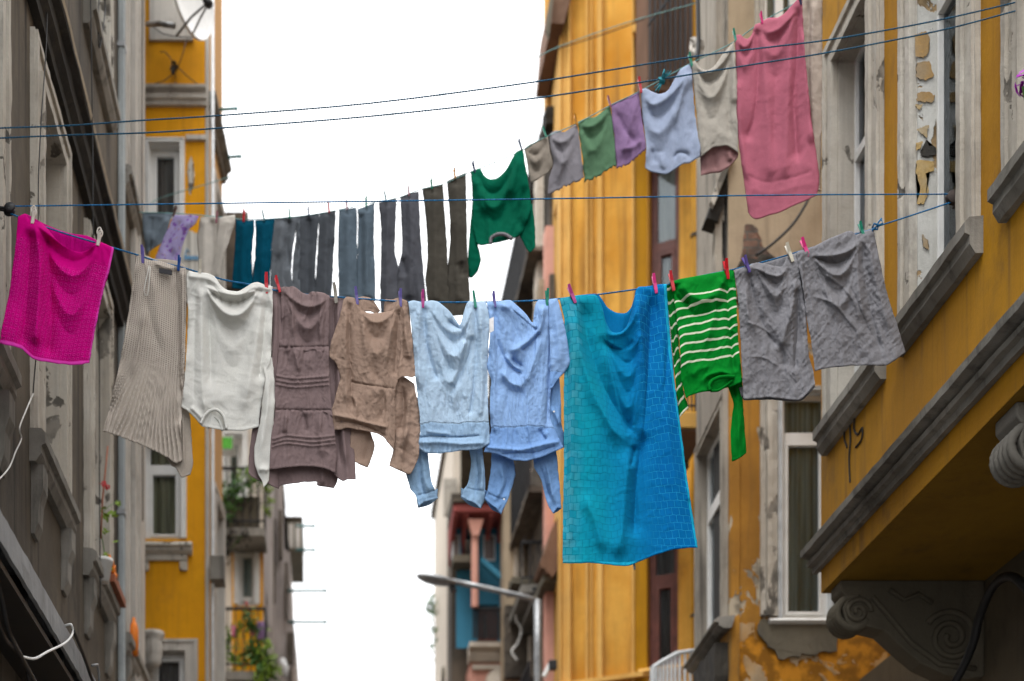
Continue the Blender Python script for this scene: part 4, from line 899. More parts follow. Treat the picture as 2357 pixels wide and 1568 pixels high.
for i in range(4):
    tube(b, [P(kx-7+i*3, ky-7, 7.19), P(kx-4+i*3, ky, 7.175), P(kx-6+i*3, ky+8, 7.19)], 0.005, 6)
obj('frayed_knot', b, simple('frayed_teal_fibre', (0.01, 0.20, 0.26), 0.8, var=.5, scale=80), t, True)
# fuzz fibres on the ropes
b = NB()
for L in (l1, l2):
    for q in line3(L, lambda x: 7.2, 14):
        if random.random() < .7:
            d = Vector((random.uniform(-.012, .012), random.uniform(-.01, .01), random.uniform(-.014, .014)))
            tube(b, [q, Vector(q)+d*.5, Vector(q)+d+Vector((0, 0, .002))], 0.0006, 3)
tagit(obj('loose_fibres', b, M['ropet'], t), kind='stuff')

t = thing('clothes_line', 'thin line climbing to the upper right that carries the rear row of washing', 'clothes line', P(1000, 428, rY(1000)))
rl = [(320, 489), (400, 491), (500, 499), (565, 505), (633, 503), (690, 498), (755, 488), (840, 470), (913, 456), (971, 435), (1020, 424), (1085, 395), (1104, 388), (1190, 352), (1250, 318), (1325, 286), (1404, 243), (1471, 211), (1590, 146), (1640, 122), (1690, 96), (1750, 53), (1840, 2), (1900, -34), (1960, -74)]
b = NB(); tube(b, line3(rl, rY, 4), 0.0035, 5); obj('strand', b, M['cordt'], t, True)
def wire(label, pts, Y0, Y1, r, mat, cat='cable', name='overhead_cable'):
    x0, x1 = pts[0][0], pts[-1][0]
    b = NB(); tube(b, line3(pts, lambda x: 1/((1/Y0)+(1/Y1-1/Y0)*(x-x0)/(x1-x0)), 6), r, 5)
    return tagit(obj(name, b, mat, None, True), label, cat)
wire('thin pale cord rising from the left orange house across the sky', [(345, 470), (380, 452), (520, 410), (700, 345), (960, 240), (1200, 148), (1290, 106), (1450, 50), (1600, 8)], 13.9, 12.5, 0.004, M['cordt'], 'cord', 'cord')
wire('dark thin cable in front of the tall ochre facade top', [(1285, 112), (1400, 75), (1500, 38), (1600, 6)], 15.6, 14.9, 0.006, M['iron'])
wire('slack grey cable drooping across the beige wall under the pink sheet', [(1740, 588), (1780, 560), (1830, 510), (1870, 440), (1895, 380)], 12.2, 12.2, 0.012, M['iron'])

# pulleys
t = thing('pulley', 'black iron pulley wheel at the left end of the washing line', 'pulley', P(20, 482, fy(20)))
b = NB()
lathe(b, [(0, -.02), (.028, -.02), (.03, -.012), (.02, -.004), (.02, .004), (.03, .012), (.028, .02), (0, .02)], P(22, 482, fy(20)), (0.25, -1, 0.3), (1, 0, 0))
obj('wheel', b, M['iron'], t, True)
b = NB(); tube(b, [P(22, 482, fy(20)-.02), P(8, 479, fy(20)), P(-12, 478, fy(20))], 0.008, 8); tube(b, [P(22, 482, fy(20)+.02), P(8, 485, fy(20)+.02), P(-12, 480, fy(20))], 0.006, 8); obj('arm', b, M['iron'], t, True)
t = thing('pulley', 'dark rusted pulley bracket fixed beside the peeling window at the right end of the line', 'pulley', P(2200, 454, 8.0))
b = NB(); lathe(b, [(0, -.012), (.045, -.012), (.048, -.006), (.036, 0), (.048, .006), (.045, .012), (0, .012)], P(2197, 455, 8.0), (0.3, -1, 0.2), (1, 0, 0)); obj('wheel', b, M['rust'], t, True)
b = NB(); box(b, Fr(P(2200, 455, 8.0), (1, 0, 0), (0, -1, 0)), -.01, .06, -.03, .03, -.05, .045); obj('bracket', b, M['rust'], t, bevel=.006)

# pegs: local z is the peg's length, y across the rope
PC = dict(purple=(0.12, 0.09, 0.35), blue=(0.0, 0.06, 0.28), beige=(0.5, 0.46, 0.38), red=(0.6, 0.0, 0.015), magenta=(0.42, 0.02, 0.22), green=(0.0, 0.25, 0.16), pink=(0.75, 0.01, 0.22),
          cream=(0.6, 0.56, 0.46), white=(0.72, 0.68, 0.62), brown=(0.1, 0.05, 0.04), teal=(0.0, 0.13, 0.15), navy=(0.02, 0.05, 0.13), orange=(0.6, 0.25, 0.01), dusty=(0.3, 0.08, 0.12), grey=(0.3, 0.28, 0.24))
_pm = {}
def peg_meshes(c, style):
    if (c, style) in _pm: return _pm[(c, style)]
    mat = simple('peg_'+c, PC[c], 0.35, var=0.15, spec=0.5)
    out = []
    for s in (-1, 1):
        b = NB()
        if style == 0:
            # tapered prong: jaws below, handle leaning outward above
            pts = [(-.044, .002, .006), (-.030, .0035, .007), (-.012, .0035, .0072), (.0, .004, .0075), (.018, .009, .0068), (.040, .015, .006)]
            r = []
            for z, y, w in pts:
                r.append([b.verts.new((sx*w, s*(y+o), z)) for sx, o in ((-1, -.002), (1, -.002), (1, .003), (-1, .003))])
            for i in range(len(r)-1):
                for k in range(4): b.faces.new((r[i][k], r[i][(k+1) % 4], r[i+1][(k+1) % 4], r[i+1][k]))
            b.faces.new(r[0][::-1]); b.faces.new(r[-1])
        else:
            pts = [(s*.0, s*.004, -.042), (0, s*.005, -.01), (0, s*.012, .02)]
            tube(b, pts, .0085, 8)
            lp = [(math.cos(a)*.011*(1.0), s*.013, .026+math.sin(a)*.018) for a in [k*2*math.pi/14 for k in range(15)]]
            tube(b, lp, .0035, 6)
        bmesh.ops.recalc_face_normals(b, faces=b.faces)
        me = bpy.data.meshes.new('prong'); b.to_mesh(me); b.free(); me.materials.append(mat); out.append(me)
    b = NB(); tube(b, [(-.008+.016*k/20, .006*math.cos(k*1.6), .004*math.sin(k*1.6)-.004) for k in range(21)], .0012, 5)
    me = bpy.data.meshes.new('spring'); b.to_mesh(me); b.free(); me.materials.append(M['steel'] if style == 0 else mat); out.append(me)
    _pm[(c, style)] = out
    return out

def peg(c, top, bot, label, Y, group, style=0, off=0.0):
    a = Vector(P(top[0], top[1], Y)); d = Vector(P(bot[0], bot[1], Y)); mid = (a+d)/2; L = (a-d).length
    t = thing('clothes_peg', label, 'clothes peg', (mid.x, mid.y-off, mid.z), group)
    s = max(0.75, min(1.25, L/.088))
    ang = math.atan2(a.x-d.x, a.z-d.z)
    t.rotation_euler = (0.10, ang, random.uniform(-.25, .25)); t.scale = (s, s, s)
    for k, me in zip(('prong', 'prong', 'spring'), peg_meshes(c, style)): link(k, me, t, local=True)
G1 = 'clothes pegs on the nearest line'; G2 = 'clothes pegs on the rear line'
for c, a, b_, lab, *st in [
    ('white', (81, 484), (76, 522), 'off white looped peg near the left corner of the magenta towel', 1), ('white', (233, 534), (226, 572), 'off white looped peg near the right corner of the magenta towel', 1),
    ('purple', (329, 572), (330, 611), 'purple peg at the left shoulder of the beige knit cardigan'), ('blue', (415, 595), (411, 628), 'dark blue peg at the right shoulder of the beige knit cardigan'),
    ('beige', (462, 605), (460, 648), 'beige peg near the left side of the white sweatshirt'), ('red', (613, 635), (614, 681), 'upright red peg on the right edge of the white sweatshirt'),
    ('red', (634, 642), (645, 677), 'leaning red peg on the left edge of the mauve tiered dress'), ('grey', (770, 658), (774, 703), 'grey beige peg on the right edge of the mauve tiered dress'),
    ('purple', (818, 667), (823, 706), 'purple peg holding the left collar of the tan shirt'), ('purple', (920, 672), (922, 711), 'purple peg holding the right side of the tan shirt'),
    ('magenta', (972, 674), (973, 713), 'plum magenta peg on the left of the pale blue shirt'), ('green', (1089, 676), (1094, 713), 'green peg on the right of the pale blue shirt'),
    ('purple', (1134, 677), (1139, 712), 'purple peg on the left of the mid blue shirt'), ('green', (1257, 671), (1259, 709), 'green peg on the right of the mid blue shirt'),
    ('magenta', (1306, 662), (1323, 703), 'plum peg leaning left on the left of the long turquoise towel'), ('pink', (1501, 637), (1509, 680), 'pink peg on the blue right side of the long towel'),
    ('red', (1539, 631), (1549, 674), 'red peg between the long towel and the green striped jumper'), ('red', (1665, 603), (1674, 647), 'red peg near the right side of the green striped jumper'),
    ('purple', (1707, 596), (1724, 631), 'purple peg on the left leg of the grey shorts'), ('cream', (1806, 566), (1822, 608), 'cream peg in the middle of the grey shorts'),
    ('pink', (1841, 554), (1858, 596), 'bright pink peg in the middle of the grey shorts'), ('green', (1974, 517), (1986, 554), 'green peg at the right corner of the grey shorts')]:
    peg(c, a, b_, lab, fy(a[0]), G1, st[0] if st else 0, 0.022)
for c, a, b_, lab in [
    ('brown', (408, 480), (399, 503), 'brown peg between the slate cloth and the floral scarf'), ('dusty', (501, 492), (498, 518), 'dusty pink peg on the cream trousers'),
    ('red', (563, 488), (561, 515), 'red peg on the dark teal trousers'), ('teal', (604, 490), (609, 514), 'teal peg on the right leg of the dark teal trousers'), ('green', (666, 486), (667, 508), 'green peg on the mid grey trousers'),
    ('navy', (709, 482), (711, 502), 'navy peg on the charcoal trousers'), ('red', (755, 471), (758, 494), 'red peg on the right leg of the charcoal trousers'), ('dusty', (797, 466), (799, 487), 'dusty red peg on the blue grey trousers'),
    ('green', (842, 458), (843, 481), 'green peg on the right leg of the blue grey trousers'), ('teal', (885, 447), (888, 469), 'dark teal peg on the dark grey crinkled trousers'), ('dusty', (939, 434), (941, 456), 'dusty red peg on the dark grey crinkled trousers'),
    ('green', (991, 418), (994, 440), 'dull green peg on the left leg of the olive trousers'), ('orange', (1044, 394), (1047, 416), 'orange peg on the right leg of the olive trousers'), ('navy', (1086, 378), (1093, 402), 'navy peg at the left corner of the green sweatshirt'),
    ('navy', (1192, 327), (1200, 350), 'navy peg at the right corner of the green sweatshirt'), ('green', (1248, 299), (1256, 322), 'green peg on the small beige cloth'), ('orange', (1320, 270), (1328, 294), 'orange peg between the mauve grey and the sage cloths'),
    ('dusty', (1397, 228), (1404, 252), 'dusty red peg between the sage and the lilac cloths'), ('red', (1468, 186), (1474, 220), 'bright red peg between the lilac cloth and the periwinkle blouse'), ('green', (1583, 130), (1591, 160), 'green peg on the right shoulder of the periwinkle blouse'),
    ('green', (1685, 75), (1692, 105), 'green peg between the sand blouse and the pink sheet'), ('pink', (1747, 36), (1752, 62), 'pink peg on the rose pink sheet'), ('navy', (1836, -6), (1841, 18), 'dark peg at the top right corner of the rose pink sheet')]:
    peg(c, a, b_, lab, rY(a[0]), G2, 0, 0.028)
tagit(None or obj('clothes_peg', (lambda b: (tube(b, [P(1459, 1296, fy(1459)), P(1461, 1311, fy(1459))], .006, 6), b)[1])(NB()), M['steel'], None), 'tip of a dark peg showing under the hem of the long towel', 'clothes peg')
# ================================================================== BUILDINGS
M['plg'] = plaster('grey_brown_plaster', (0.135, 0.110, 0.080), (0.07, 0.058, 0.044), (0.020, 0.017, 0.014), 0.9, 1.0, bump=0.35)
M['trimw'] = plaster('weathered_white_trim', (0.56, 0.53, 0.47), (0.42, 0.38, 0.32), (0.12, 0.11, 0.10), 0.55, 0.45, peel=(0.22, 0.20, 0.17), peel_amt=0.15, bump=0.4)
M['trimg'] = plaster('sooty_grey_trim', (0.30, 0.285, 0.255), (0.15, 0.14, 0.12), (0.035, 0.032, 0.03), 0.7, 0.6, bump=0.5)
M['soot'] = plaster('black_mould_stone', (0.045, 0.042, 0.038), (0.02, 0.019, 0.018), (0.10, 0.085, 0.06), 0.5, 0.4, bump=0.6)
M['tanedge'] = plaster('worn_tan_stone', (0.36, 0.29, 0.20), (0.26, 0.21, 0.15), (0.05, 0.045, 0.04), 0.6, 0.4, bump=0.6)
M['ochre'] = plaster('deep_ochre_paint', (0.47, 0.225, 0.003), (0.39, 0.18, 0.005), (0.12, 0.07, 0.025), 0.5, 0.6, bump=0.25)
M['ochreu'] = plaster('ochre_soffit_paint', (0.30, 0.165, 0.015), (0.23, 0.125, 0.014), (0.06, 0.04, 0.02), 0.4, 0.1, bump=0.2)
M['ochre3'] = plaster('light_ochre_render', (0.72, 0.385, 0.07), (0.50, 0.205, 0.012), (0.26, 0.12, 0.025), 0.7, 0.9, bump=0.25, gscale=0.8)
M['ochre3b'] = plaster('pale_ochre_pilaster', (0.72, 0.42, 0.12), (0.58, 0.31, 0.07), (0.45, 0.27, 0.09), 0.4, 0.4, bump=0.15)
M['orange'] = plaster('orange_paint', (0.72, 0.33, 0.006), (0.62, 0.27, 0.006), (0.30, 0.13, 0.02), 0.5, 0.4, bump=0.15)
M['orange2'] = plaster('peach_orange_side', (0.55, 0.30, 0.10), (0.46, 0.26, 0.09), (0.2, 0.13, 0.07), 0.4, 0.4, bump=0.15)
M['beige'] = plaster('beige_old_render', (0.42, 0.33, 0.23), (0.34, 0.27, 0.18), (0.16, 0.12, 0.08), 0.5, 0.5, bump=0.3)
M['stain'] = plaster('peeling_orange_stained_wall', (0.42, 0.35, 0.25), (0.46, 0.22, 0.03), (0.10, 0.07, 0.04), 0.5, 0.5, peel=(0.50, 0.21, 0.015), peel_amt=0.85, bump=0.5)
M['post'] = plaster('rusty_orange_corner_post', (0.46, 0.22, 0.03), (0.26, 0.12, 0.02), (0.1, 0.07, 0.03), 0.6, 0.7, peel=(0.42, 0.36, 0.27), peel_amt=0.2, bump=0.4)
M['bluegrey'] = plaster('blue_grey_paint', (0.42, 0.46, 0.47), (0.30, 0.33, 0.34), (0.10, 0.10, 0.10), 0.5, 0.5, bump=0.3)
M['peel'] = plaster('peeling_white_reveal', (0.60, 0.60, 0.57), (0.52, 0.52, 0.49), (0.25, 0.23, 0.2), 0.3, 0.2, peel=(0.34, 0.24, 0.13), peel_amt=0.24, bump=0.6)
M['wood'] = plaster('grey_rotten_timber', (0.42, 0.38, 0.32), (0.28, 0.25, 0.21), (0.05, 0.045, 0.04), 0.6, 0.9, bump=0.6)
M['dark'] = plaster('dark_ruined_wall', (0.15, 0.12, 0.09), (0.05, 0.043, 0.036), (0.02, 0.018, 0.017), 0.7, 0.6, bump=0.5)
M['pinkgrey'] = plaster('pinkish_grey_render', (0.56, 0.49, 0.45), (0.44, 0.38, 0.35), (0.2, 0.17, 0.16), 0.5, 0.6, bump=0.3)
M['conc'] = plaster('grey_concrete_patch', (0.155, 0.135, 0.10), (0.11, 0.098, 0.072), (0.05, 0.045, 0.04), 0.5, 0.3, bump=0.5)
M['cream'] = plaster('cream_render', (0.68, 0.60, 0.50), (0.60, 0.53, 0.44), (0.36, 0.31, 0.26), 0.35, 0.3, bump=0.2)
M['pinkw'] = plaster('salmon_pink_render', (0.70, 0.36, 0.28), (0.62, 0.30, 0.23), (0.3, 0.15, 0.12), 0.3, 0.3, bump=0.2)
M['bluew'] = plaster('turquoise_blue_boards', (0.05, 0.22, 0.33), (0.04, 0.18, 0.28), (0.02, 0.08, 0.12), 0.4, 0.4, bump=0.2)
M['redw'] = plaster('faded_red_timber', (0.45, 0.12, 0.11), (0.34, 0.09, 0.08), (0.12, 0.04, 0.04), 0.4, 0.4, bump=0.2)
M['browneave'] = plaster('brown_eave_boards', (0.20, 0.11, 0.07), (0.14, 0.08, 0.05), (0.06, 0.04, 0.03), 0.4, 0.3, bump=0.2)
M['pvc'] = simple('white_pvc_frame', (0.72, 0.72, 0.70), 0.4, var=0.12, scale=5)
M['pvcl'] = simple('cool_white_paint', (0.62, 0.64, 0.65), 0.55, var=0.25, scale=7)
M['rwood'] = simple('red_brown_window_wood', (0.16, 0.05, 0.035), 0.5, var=0.4, scale=9)
M['pale'] = plaster('faded_grey_pvc', (0.56, 0.53, 0.48), (0.45, 0.42, 0.38), (0.16, 0.14, 0.12), 0.5, 0.6, bump=0.2)
M['brick'] = None
M['room'] = simple('unlit_room_black', (0.025, 0.024, 0.022), 0.9)  # unlit depth of the rooms put into a near-black colour
M['glass'] = glass(tint=(0.85, 0.88, 0.88))
M['tin'] = plaster('grey_tin_canopy', (0.30, 0.31, 0.32), (0.20, 0.205, 0.21), (0.05, 0.05, 0.048), 0.5, 0.2, rough=0.6, bump=0.35)
M['leaf'] = simple('leaf_green', (0.06, 0.16, 0.02), 0.6, var=0.5, scale=20)
M['leafy'] = simple('yellow_green_leaf', (0.20, 0.32, 0.02), 0.6, var=0.5, scale=20)
M['redf'] = simple('red_petals', (0.5, 0.01, 0.02), 0.6)
M['purf'] = simple('purple_petals', (0.35, 0.01, 0.40), 0.6)
M['orangep'] = simple('orange_plastic', (0.85, 0.22, 0.01), 0.5, var=0.15)
M['whitep'] = simple('white_plastic', (0.75, 0.75, 0.73), 0.45, var=0.1)
M['terra'] = simple('terracotta', (0.30, 0.10, 0.05), 0.8)
M['cyanpole'] = simple('teal_painted_pole', (0.03, 0.20, 0.20), 0.5)
M['black'] = simple('black_rubber', (0.012, 0.012, 0.013), 0.5, var=0.2)
M['ground'] = plaster('street_stone', (0.13, 0.125, 0.12), (0.10, 0.095, 0.09), (0.05, 0.05, 0.05), 0.4, 0.0, bump=0.5)
M['gwall'] = plaster('dark_beige_shop_wall', (0.16, 0.13, 0.085), (0.12, 0.10, 0.07), (0.05, 0.045, 0.04), 0.5, 0.4, bump=0.3)  # dark grey-beige wall colour of the ground floor

def curt(name, c):
    m, nt, ns, lk = newmat(name)
    co = N(nt, 'ShaderNodeTexCoord').outputs['Object']
    f = noise(nt, mapping(nt, co, (22, 22, 0.6)), 1.0, 3)
    col = mixc(nt, ramp(nt, f, 0.35, 0.65), c, tuple(x*0.5 for x in c))
    bs = N(nt, 'ShaderNodeBsdfPrincipled', Roughness=0.9); lk.new(col, bs.inputs['Base Color'])
    out = N(nt, 'ShaderNodeOutputMaterial'); lk.new(bs.outputs[0], out.inputs[0]); return m
M['curt'] = curt('grey_green_curtain', (0.50, 0.58, 0.56))
M['curto'] = curt('olive_curtain', (0.42, 0.38, 0.24))
M['curtd'] = curt('dark_brown_curtain', (0.22, 0.18, 0.17))
M['curtg'] = curt('pale_grey_curtain', (0.6, 0.58, 0.53))
M['curtw'] = curt('lace_white_curtain', (0.6, 0.68, 0.66))

def brickmat():
    m, nt, ns, lk = newmat('exposed_brick')
    co = N(nt, 'ShaderNodeTexCoord').outputs['Object']
    b = N(nt, 'ShaderNodeTexBrick', Scale=1.0)
    b.inputs['Color1'].default_value = (0.22, 0.10, 0.06, 1); b.inputs['Color2'].default_value = (0.12, 0.07, 0.05, 1); b.inputs['Mortar'].default_value = (0.10, 0.085, 0.07, 1)
    b.inputs['Brick Width'].default_value = 0.2; b.inputs['Row Height'].default_value = 0.07; b.inputs['Mortar Size'].default_value = 0.01
    lk.new(mapping(nt, co, (1, 1, 1), rot=(math.radians(90), 0, 0)), b.inputs['Vector'])
    col = mixc(nt, ramp(nt, noise(nt, co, 6, 5), 0.4, 0.65, 0, 0.8), b.outputs[0], (0.05, 0.04, 0.035))
    bs = N(nt, 'ShaderNodeBsdfPrincipled', Roughness=0.9); lk.new(col, bs.inputs['Base Color'])
    bp = N(nt, 'ShaderNodeBump', Strength=0.6, Distance=0.02); lk.new(noise(nt, co, 20, 5), bp.inputs['Height']); lk.new(bp.outputs[0], bs.inputs['Normal'])
    out = N(nt, 'ShaderNodeOutputMaterial'); lk.new(bs.outputs[0], out.inputs[0]); return m
M['brick'] = brickmat()

def ragged(bm, fr, pts, n0, n1, jit=0.02, k=5):
    """irregular patch of broken plaster: pts are (u, z)"""
    out = []
    for i in range(len(pts)):
        a, b = pts[i], pts[(i+1) % len(pts)]
        for j in range(k):
            t = j/k
            out.append((a[0]+(b[0]-a[0])*t+random.uniform(-jit, jit)*(j > 0), a[1]+(b[1]-a[1])*t+random.uniform(-jit, jit)*(j > 0)))
    A = [bm.verts.new(fr.p(u, n1, z)) for u, z in out]; B = [bm.verts.new(fr.p(u, n0, z)) for u, z in out]
    n = len(out)
    for i in range(n): bm.faces.new((A[i], A[(i+1) % n], B[(i+1) % n], B[i]))
    f = bm.faces.new(A); f2 = bm.faces.new(B[::-1]); bmesh.ops.triangulate(bm, faces=[f, f2])

def curtain(bm, fr, ua, ub, za, zb, n, amp=0.02, per=0.09):
    k = max(8, int((ub-ua)/0.015)); A = []; B = []
    for i in range(k+1):
        u = ua+(ub-ua)*i/k; d = amp*math.sin(u/per*6.28+1.3*math.sin(u*7))
        A.append(bm.verts.new(fr.p(u, n+d, za))); B.append(bm.verts.new(fr.p(u, n+d, zb)))
    for i in range(k): bm.faces.new((A[i], A[i+1], B[i+1], B[i]))

def window(bld, fr, ua, ub, za, zb, recess=0.15, tw=0.2, trim='trimw', frame='pvc', fw=0.05, transom=None, mull=None, sill='trimw', sillp=0.1, sillh=0.2, sillx=0.08,
           cur='curt', trim_top=None, proud=0.03, reveal=None, rr=0.0, label=None, sash=True, sz=0.0):
    """window part with frame, surround, sill, pane and curtain as sub-parts; (ua,ub,za,zb) is the wall opening"""
    b = NB(); ring(b, fr, ua+fw+.002, ub-fw-.002, za+fw+.002, zb-fw-.002, fw, -recess-.05, -recess)
    if transom is not None: box(b, fr, ua+fw+.002, ub-fw-.002, -recess-.048, -recess+.004, transom-fw*.8, transom+fw*.8)
    if mull is not None: box(b, fr, mull-fw*.7, mull+fw*.7, -recess-.046, -recess+.006, za+fw+.004, (transom-fw*.8-.002) if transom else zb-fw-.004)
    if sash:
        top = (transom-fw*.8-.003) if transom is not None else zb-fw-.004
        ring(b, fr, ua+fw*1.62, ub-fw*1.62, za+fw*1.62, top-fw*.62, fw*.6, -recess-.04, -recess+.012)
    wn = obj('window', b, M[frame], bld, bevel=0.004)
    if label: wn['label'] = label
    if trim:
        b = NB(); ring(b, fr, ua, ub, za, zb, tw, 0.0, proud, bottom=False)
        ring(b, fr, ua+.004, ub-.004, za, zb-.004, tw*.30, proud, proud+.022, bottom=False)
        ring(b, fr, ua-tw*.72, ub+tw*.72, za, zb+tw*.72, tw*.24, proud, proud+.018, bottom=False)
        obj('surround', b, M[trim], wn, rough=rr)
    if reveal or trim:
        b = NB(); box(b, fr, ub-.012, ub+.004, -recess, .003, za, zb); obj('reveal', b, M[reveal or trim], wn)
        b = NB(); box(b, fr, ua-.004, ub-.0125, -recess, .003, zb-.012, zb+.004); box(b, fr, ua-.004, ua+.010, -recess, .003, za, zb-.0125); obj('reveal', b, M[trim or reveal], wn)
    b = NB(); box(b, fr, ua+fw, ub-fw, -recess-.03, -recess-.024, za+fw, zb-fw); obj('pane', b, M['glass'], wn)
    if cur:
        b = NB(); curtain(b, fr, ua+.01, ub-.01, za+.01, zb-.01, -recess-.075); obj('curtain', b, M[cur], wn)
    if sill:
        e = tw+sillx if trim else sillx
        prof = [(-recess+.01, sz+za+.01), (sillp*.75, sz+za-.005), (sillp, sz+za-.03), (sillp, sz+za-sillh*.45), (sillp*.72, sz+za-sillh*.52), (sillp*.72, sz+za-sillh*.75), (sillp*.4, sz+za-sillh), (-.01, sz+za-sillh)]
        b = NB(); prism(b, fr, prof, ua-e, ub+e); obj('sill', b, M[sill], wn, rough=rr)
    return wn

def backing(bld, fr, u0, u1, z0, z1, d0=0.42, d1=0.6, name='dark_backing'):  # added dark box behind a facade, stops light coming through the openings
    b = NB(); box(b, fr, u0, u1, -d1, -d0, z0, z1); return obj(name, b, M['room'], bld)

def leaves(bm, pts, n, spread, size):
    pts = catmull(pts, 6) if len(pts) > 1 else pts
    for _ in range(n):
        p = Vector(random.choice(pts))+Vector((random.gauss(0, spread), random.gauss(0, spread), random.gauss(0, spread)))
        a = Vector((random.gauss(0, 1), random.gauss(0, 1), random.gauss(0, 1))).normalized(); c = a.orthogonal().normalized()
        s = size*random.uniform(.6, 1.3)
        v = [bm.verts.new(p+a*s*x+c*s*y+a.cross(c)*s*z) for x, y, z in ((-1, 0, 0), (-.3, .5, .12), (.5, .42, .1), (1, 0, 0), (.5, -.42, .1), (-.3, -.5, .12))]
        bm.faces.new(v[:4]); bm.faces.new((v[0], v[3], v[4], v[5]))

# ---- ground
b = NB(); box(b, W0, -120, 120, -60, 400, GZ-.4, GZ); tagit(obj('street', b, M['ground']), 'grey paved street at the foot of the houses', kind='structure')
S.objects['street'].pop('category', None)

# ================================================================== grey left building
FL = Fr((-1.82, 0, 0), (0, 1, 0), (1, 0, 0))
A = thing('apartment_building', 'tall sooty grey brown apartment building with white window surrounds along the left edge', 'building', (-3, 9, GZ))
wins = [(6.97+1.87*k, 7.69+1.87*k) for k in range(4)]          # openings; trims 0.22 outside
holes = [(a, b_, z0, z1) for a, b_ in wins for z0, z1 in ((4.06, 6.28), (8.12, 10.3), (0.6, 2.2))]
holes = [h for h in holes if not (h[2] < 1)]
b = NB(); holed(b, FL, 3.2, 13.95, GZ, 12.2, holes, 0.3)
box(b, W0, -8, -1.86, 13.6, 13.95, GZ, 12.2)
obj('wall', b, M['plg'], A)
b = NB(); box(b, W0, -8, -1.9, 3.2, 13.6, 12.0, 12.25); obj('roof', b, M['soot'], A)
b = NB(); box(b, W0, -8, -1.9, 3.2, 3.3, GZ, 12.0); obj('end_wall', b, M['plg'], A)
backing(A, FL, 3.3, 13.55, GZ, 11.98)
for i, (a, b_) in enumerate(wins):
    for j, (z0, z1) in enumerate(((4.06, 6.28), (8.12, 10.3))):
        if j == 1 and i == 0: continue
        window(A, FL, a, b_, z0, z1, recess=.13, tw=.22, trim='trimw' if i != 3 else 'pale', frame='pvcl', sill='trimg', sillp=.10, sillh=.2, cur='curtg', rr=.006, transom=z0+1.5, sillx=.02)
        if j == 0:
            for uu in (a-.12, b_+.12):
                bb = NB(); prism(bb, FL, [(.0, z0-.2), (.075, z0-.2), (.075, z0-.34), (.05, z0-.42), (.045, z0-.55), (.02, z0-.62), (.0, z0-.62)], uu-.07, uu+.07); obj('sill_bracket', bb, M['trimg'], A, rough=.004)
b = NB(); prism(b, FL, [(0, 6.60), (.055, 6.60), (.06, 6.66), (.10, 6.70), (.105, 6.78), (.15, 6.80), (.155, 6.815), (0, 6.82)], 3.2, 13.4); obj('cornice', b, M['soot'], A, rough=.008)
b = NB(); prism(b, FL, [(0, 6.824), (.156, 6.82), (.162, 6.86), (.12, 6.90), (0, 6.92)], 3.2, 13.4); obj('cornice_edge', b, M['tanedge'], A, rough=.008)
b = NB(); box(b, FL, 3.2, 13.4, .0, .012, 6.92, 7.25); obj('belt_course', b, M['soot'], A)
# down pipe and flat pilaster next to the orange house
t = thing('drain_pipe', 'pale blue grey drain pipe running down the far end of the grey building', 'pipe', (-1.76, 13.05, GZ))
b = NB(); box(b, FL, 12.16, 12.24, .004, .06, GZ, 11.9); obj('pipe', b, M['bluegrey'], t, bevel=.012)
for z in (3, 5, 7, 9):
    b = NB(); box(b, FL, 12.15, 12.25, .001, .066, z, z+.04); obj('pipe_collar', b, M['steel'], t)
b = NB(); box(b, FL, 12.95, 13.6, .002, .05, GZ, 12.1); box(b, FL, 13.1, 13.45, .05, .07, GZ, 12.1); obj('pilaster', b, M['pale'], A, rough=.004)

def cable(label, pts, r, mat='black', name='cable', cat='cable'):
    b = NB(); tube(b, catmull(pts, 8), r, 6); return tagit(obj(name, b, M[mat], None, True), label, cat)
def XL(x, y, X): Y = F*X/(x-VX); return P(x, y, Y)      # point on the plane X = const behind a photo position
cable('thin black cable hanging straight down past the second window of the grey building', [XL(110, -20, -1.74), XL(105, 130, -1.74), XL(96, 260, -1.74), XL(89, 400, -1.74), XL(88, 520, -1.74), XL(86, 760, -1.74), XL(76, 905, -1.78)], .004)
cable('black cable running down the grey wall right of the sooty cornice', [XL(208, -20, -1.66), XL(210, 100, -1.66), XL(213, 300, -1.66), XL(216, 590, -1.66), XL(228, 800, -1.72), XL(229, 1100, -1.72), XL(231, 1400, -1.75)], .005)
cable('dark cable beside the drain pipe at the edge of the orange house', [XL(328, -20, -1.74), XL(327, 400, -1.74), XL(328, 800, -1.74), XL(329, 1200, -1.74)], .006)
cable('twisted black cable looping down beside the upper left window', [XL(228, -20, -1.74), XL(227, 60, -1.74), XL(229, 110, -1.74), XL(238, 60, -1.72), XL(242, 20, -1.72), XL(240, -20, -1.72)], .006)
cable('loose white cord hanging down the grey wall at the far left', [XL(77, 905, -1.80), XL(60, 945, -1.78), XL(45, 985, -1.76), XL(49, 1010, -1.76), XL(36, 1040, -1.76), XL(20, 1078, -1.76), XL(-10, 1112, -1.76)], .0045, 'ivory', 'cord', 'cord')

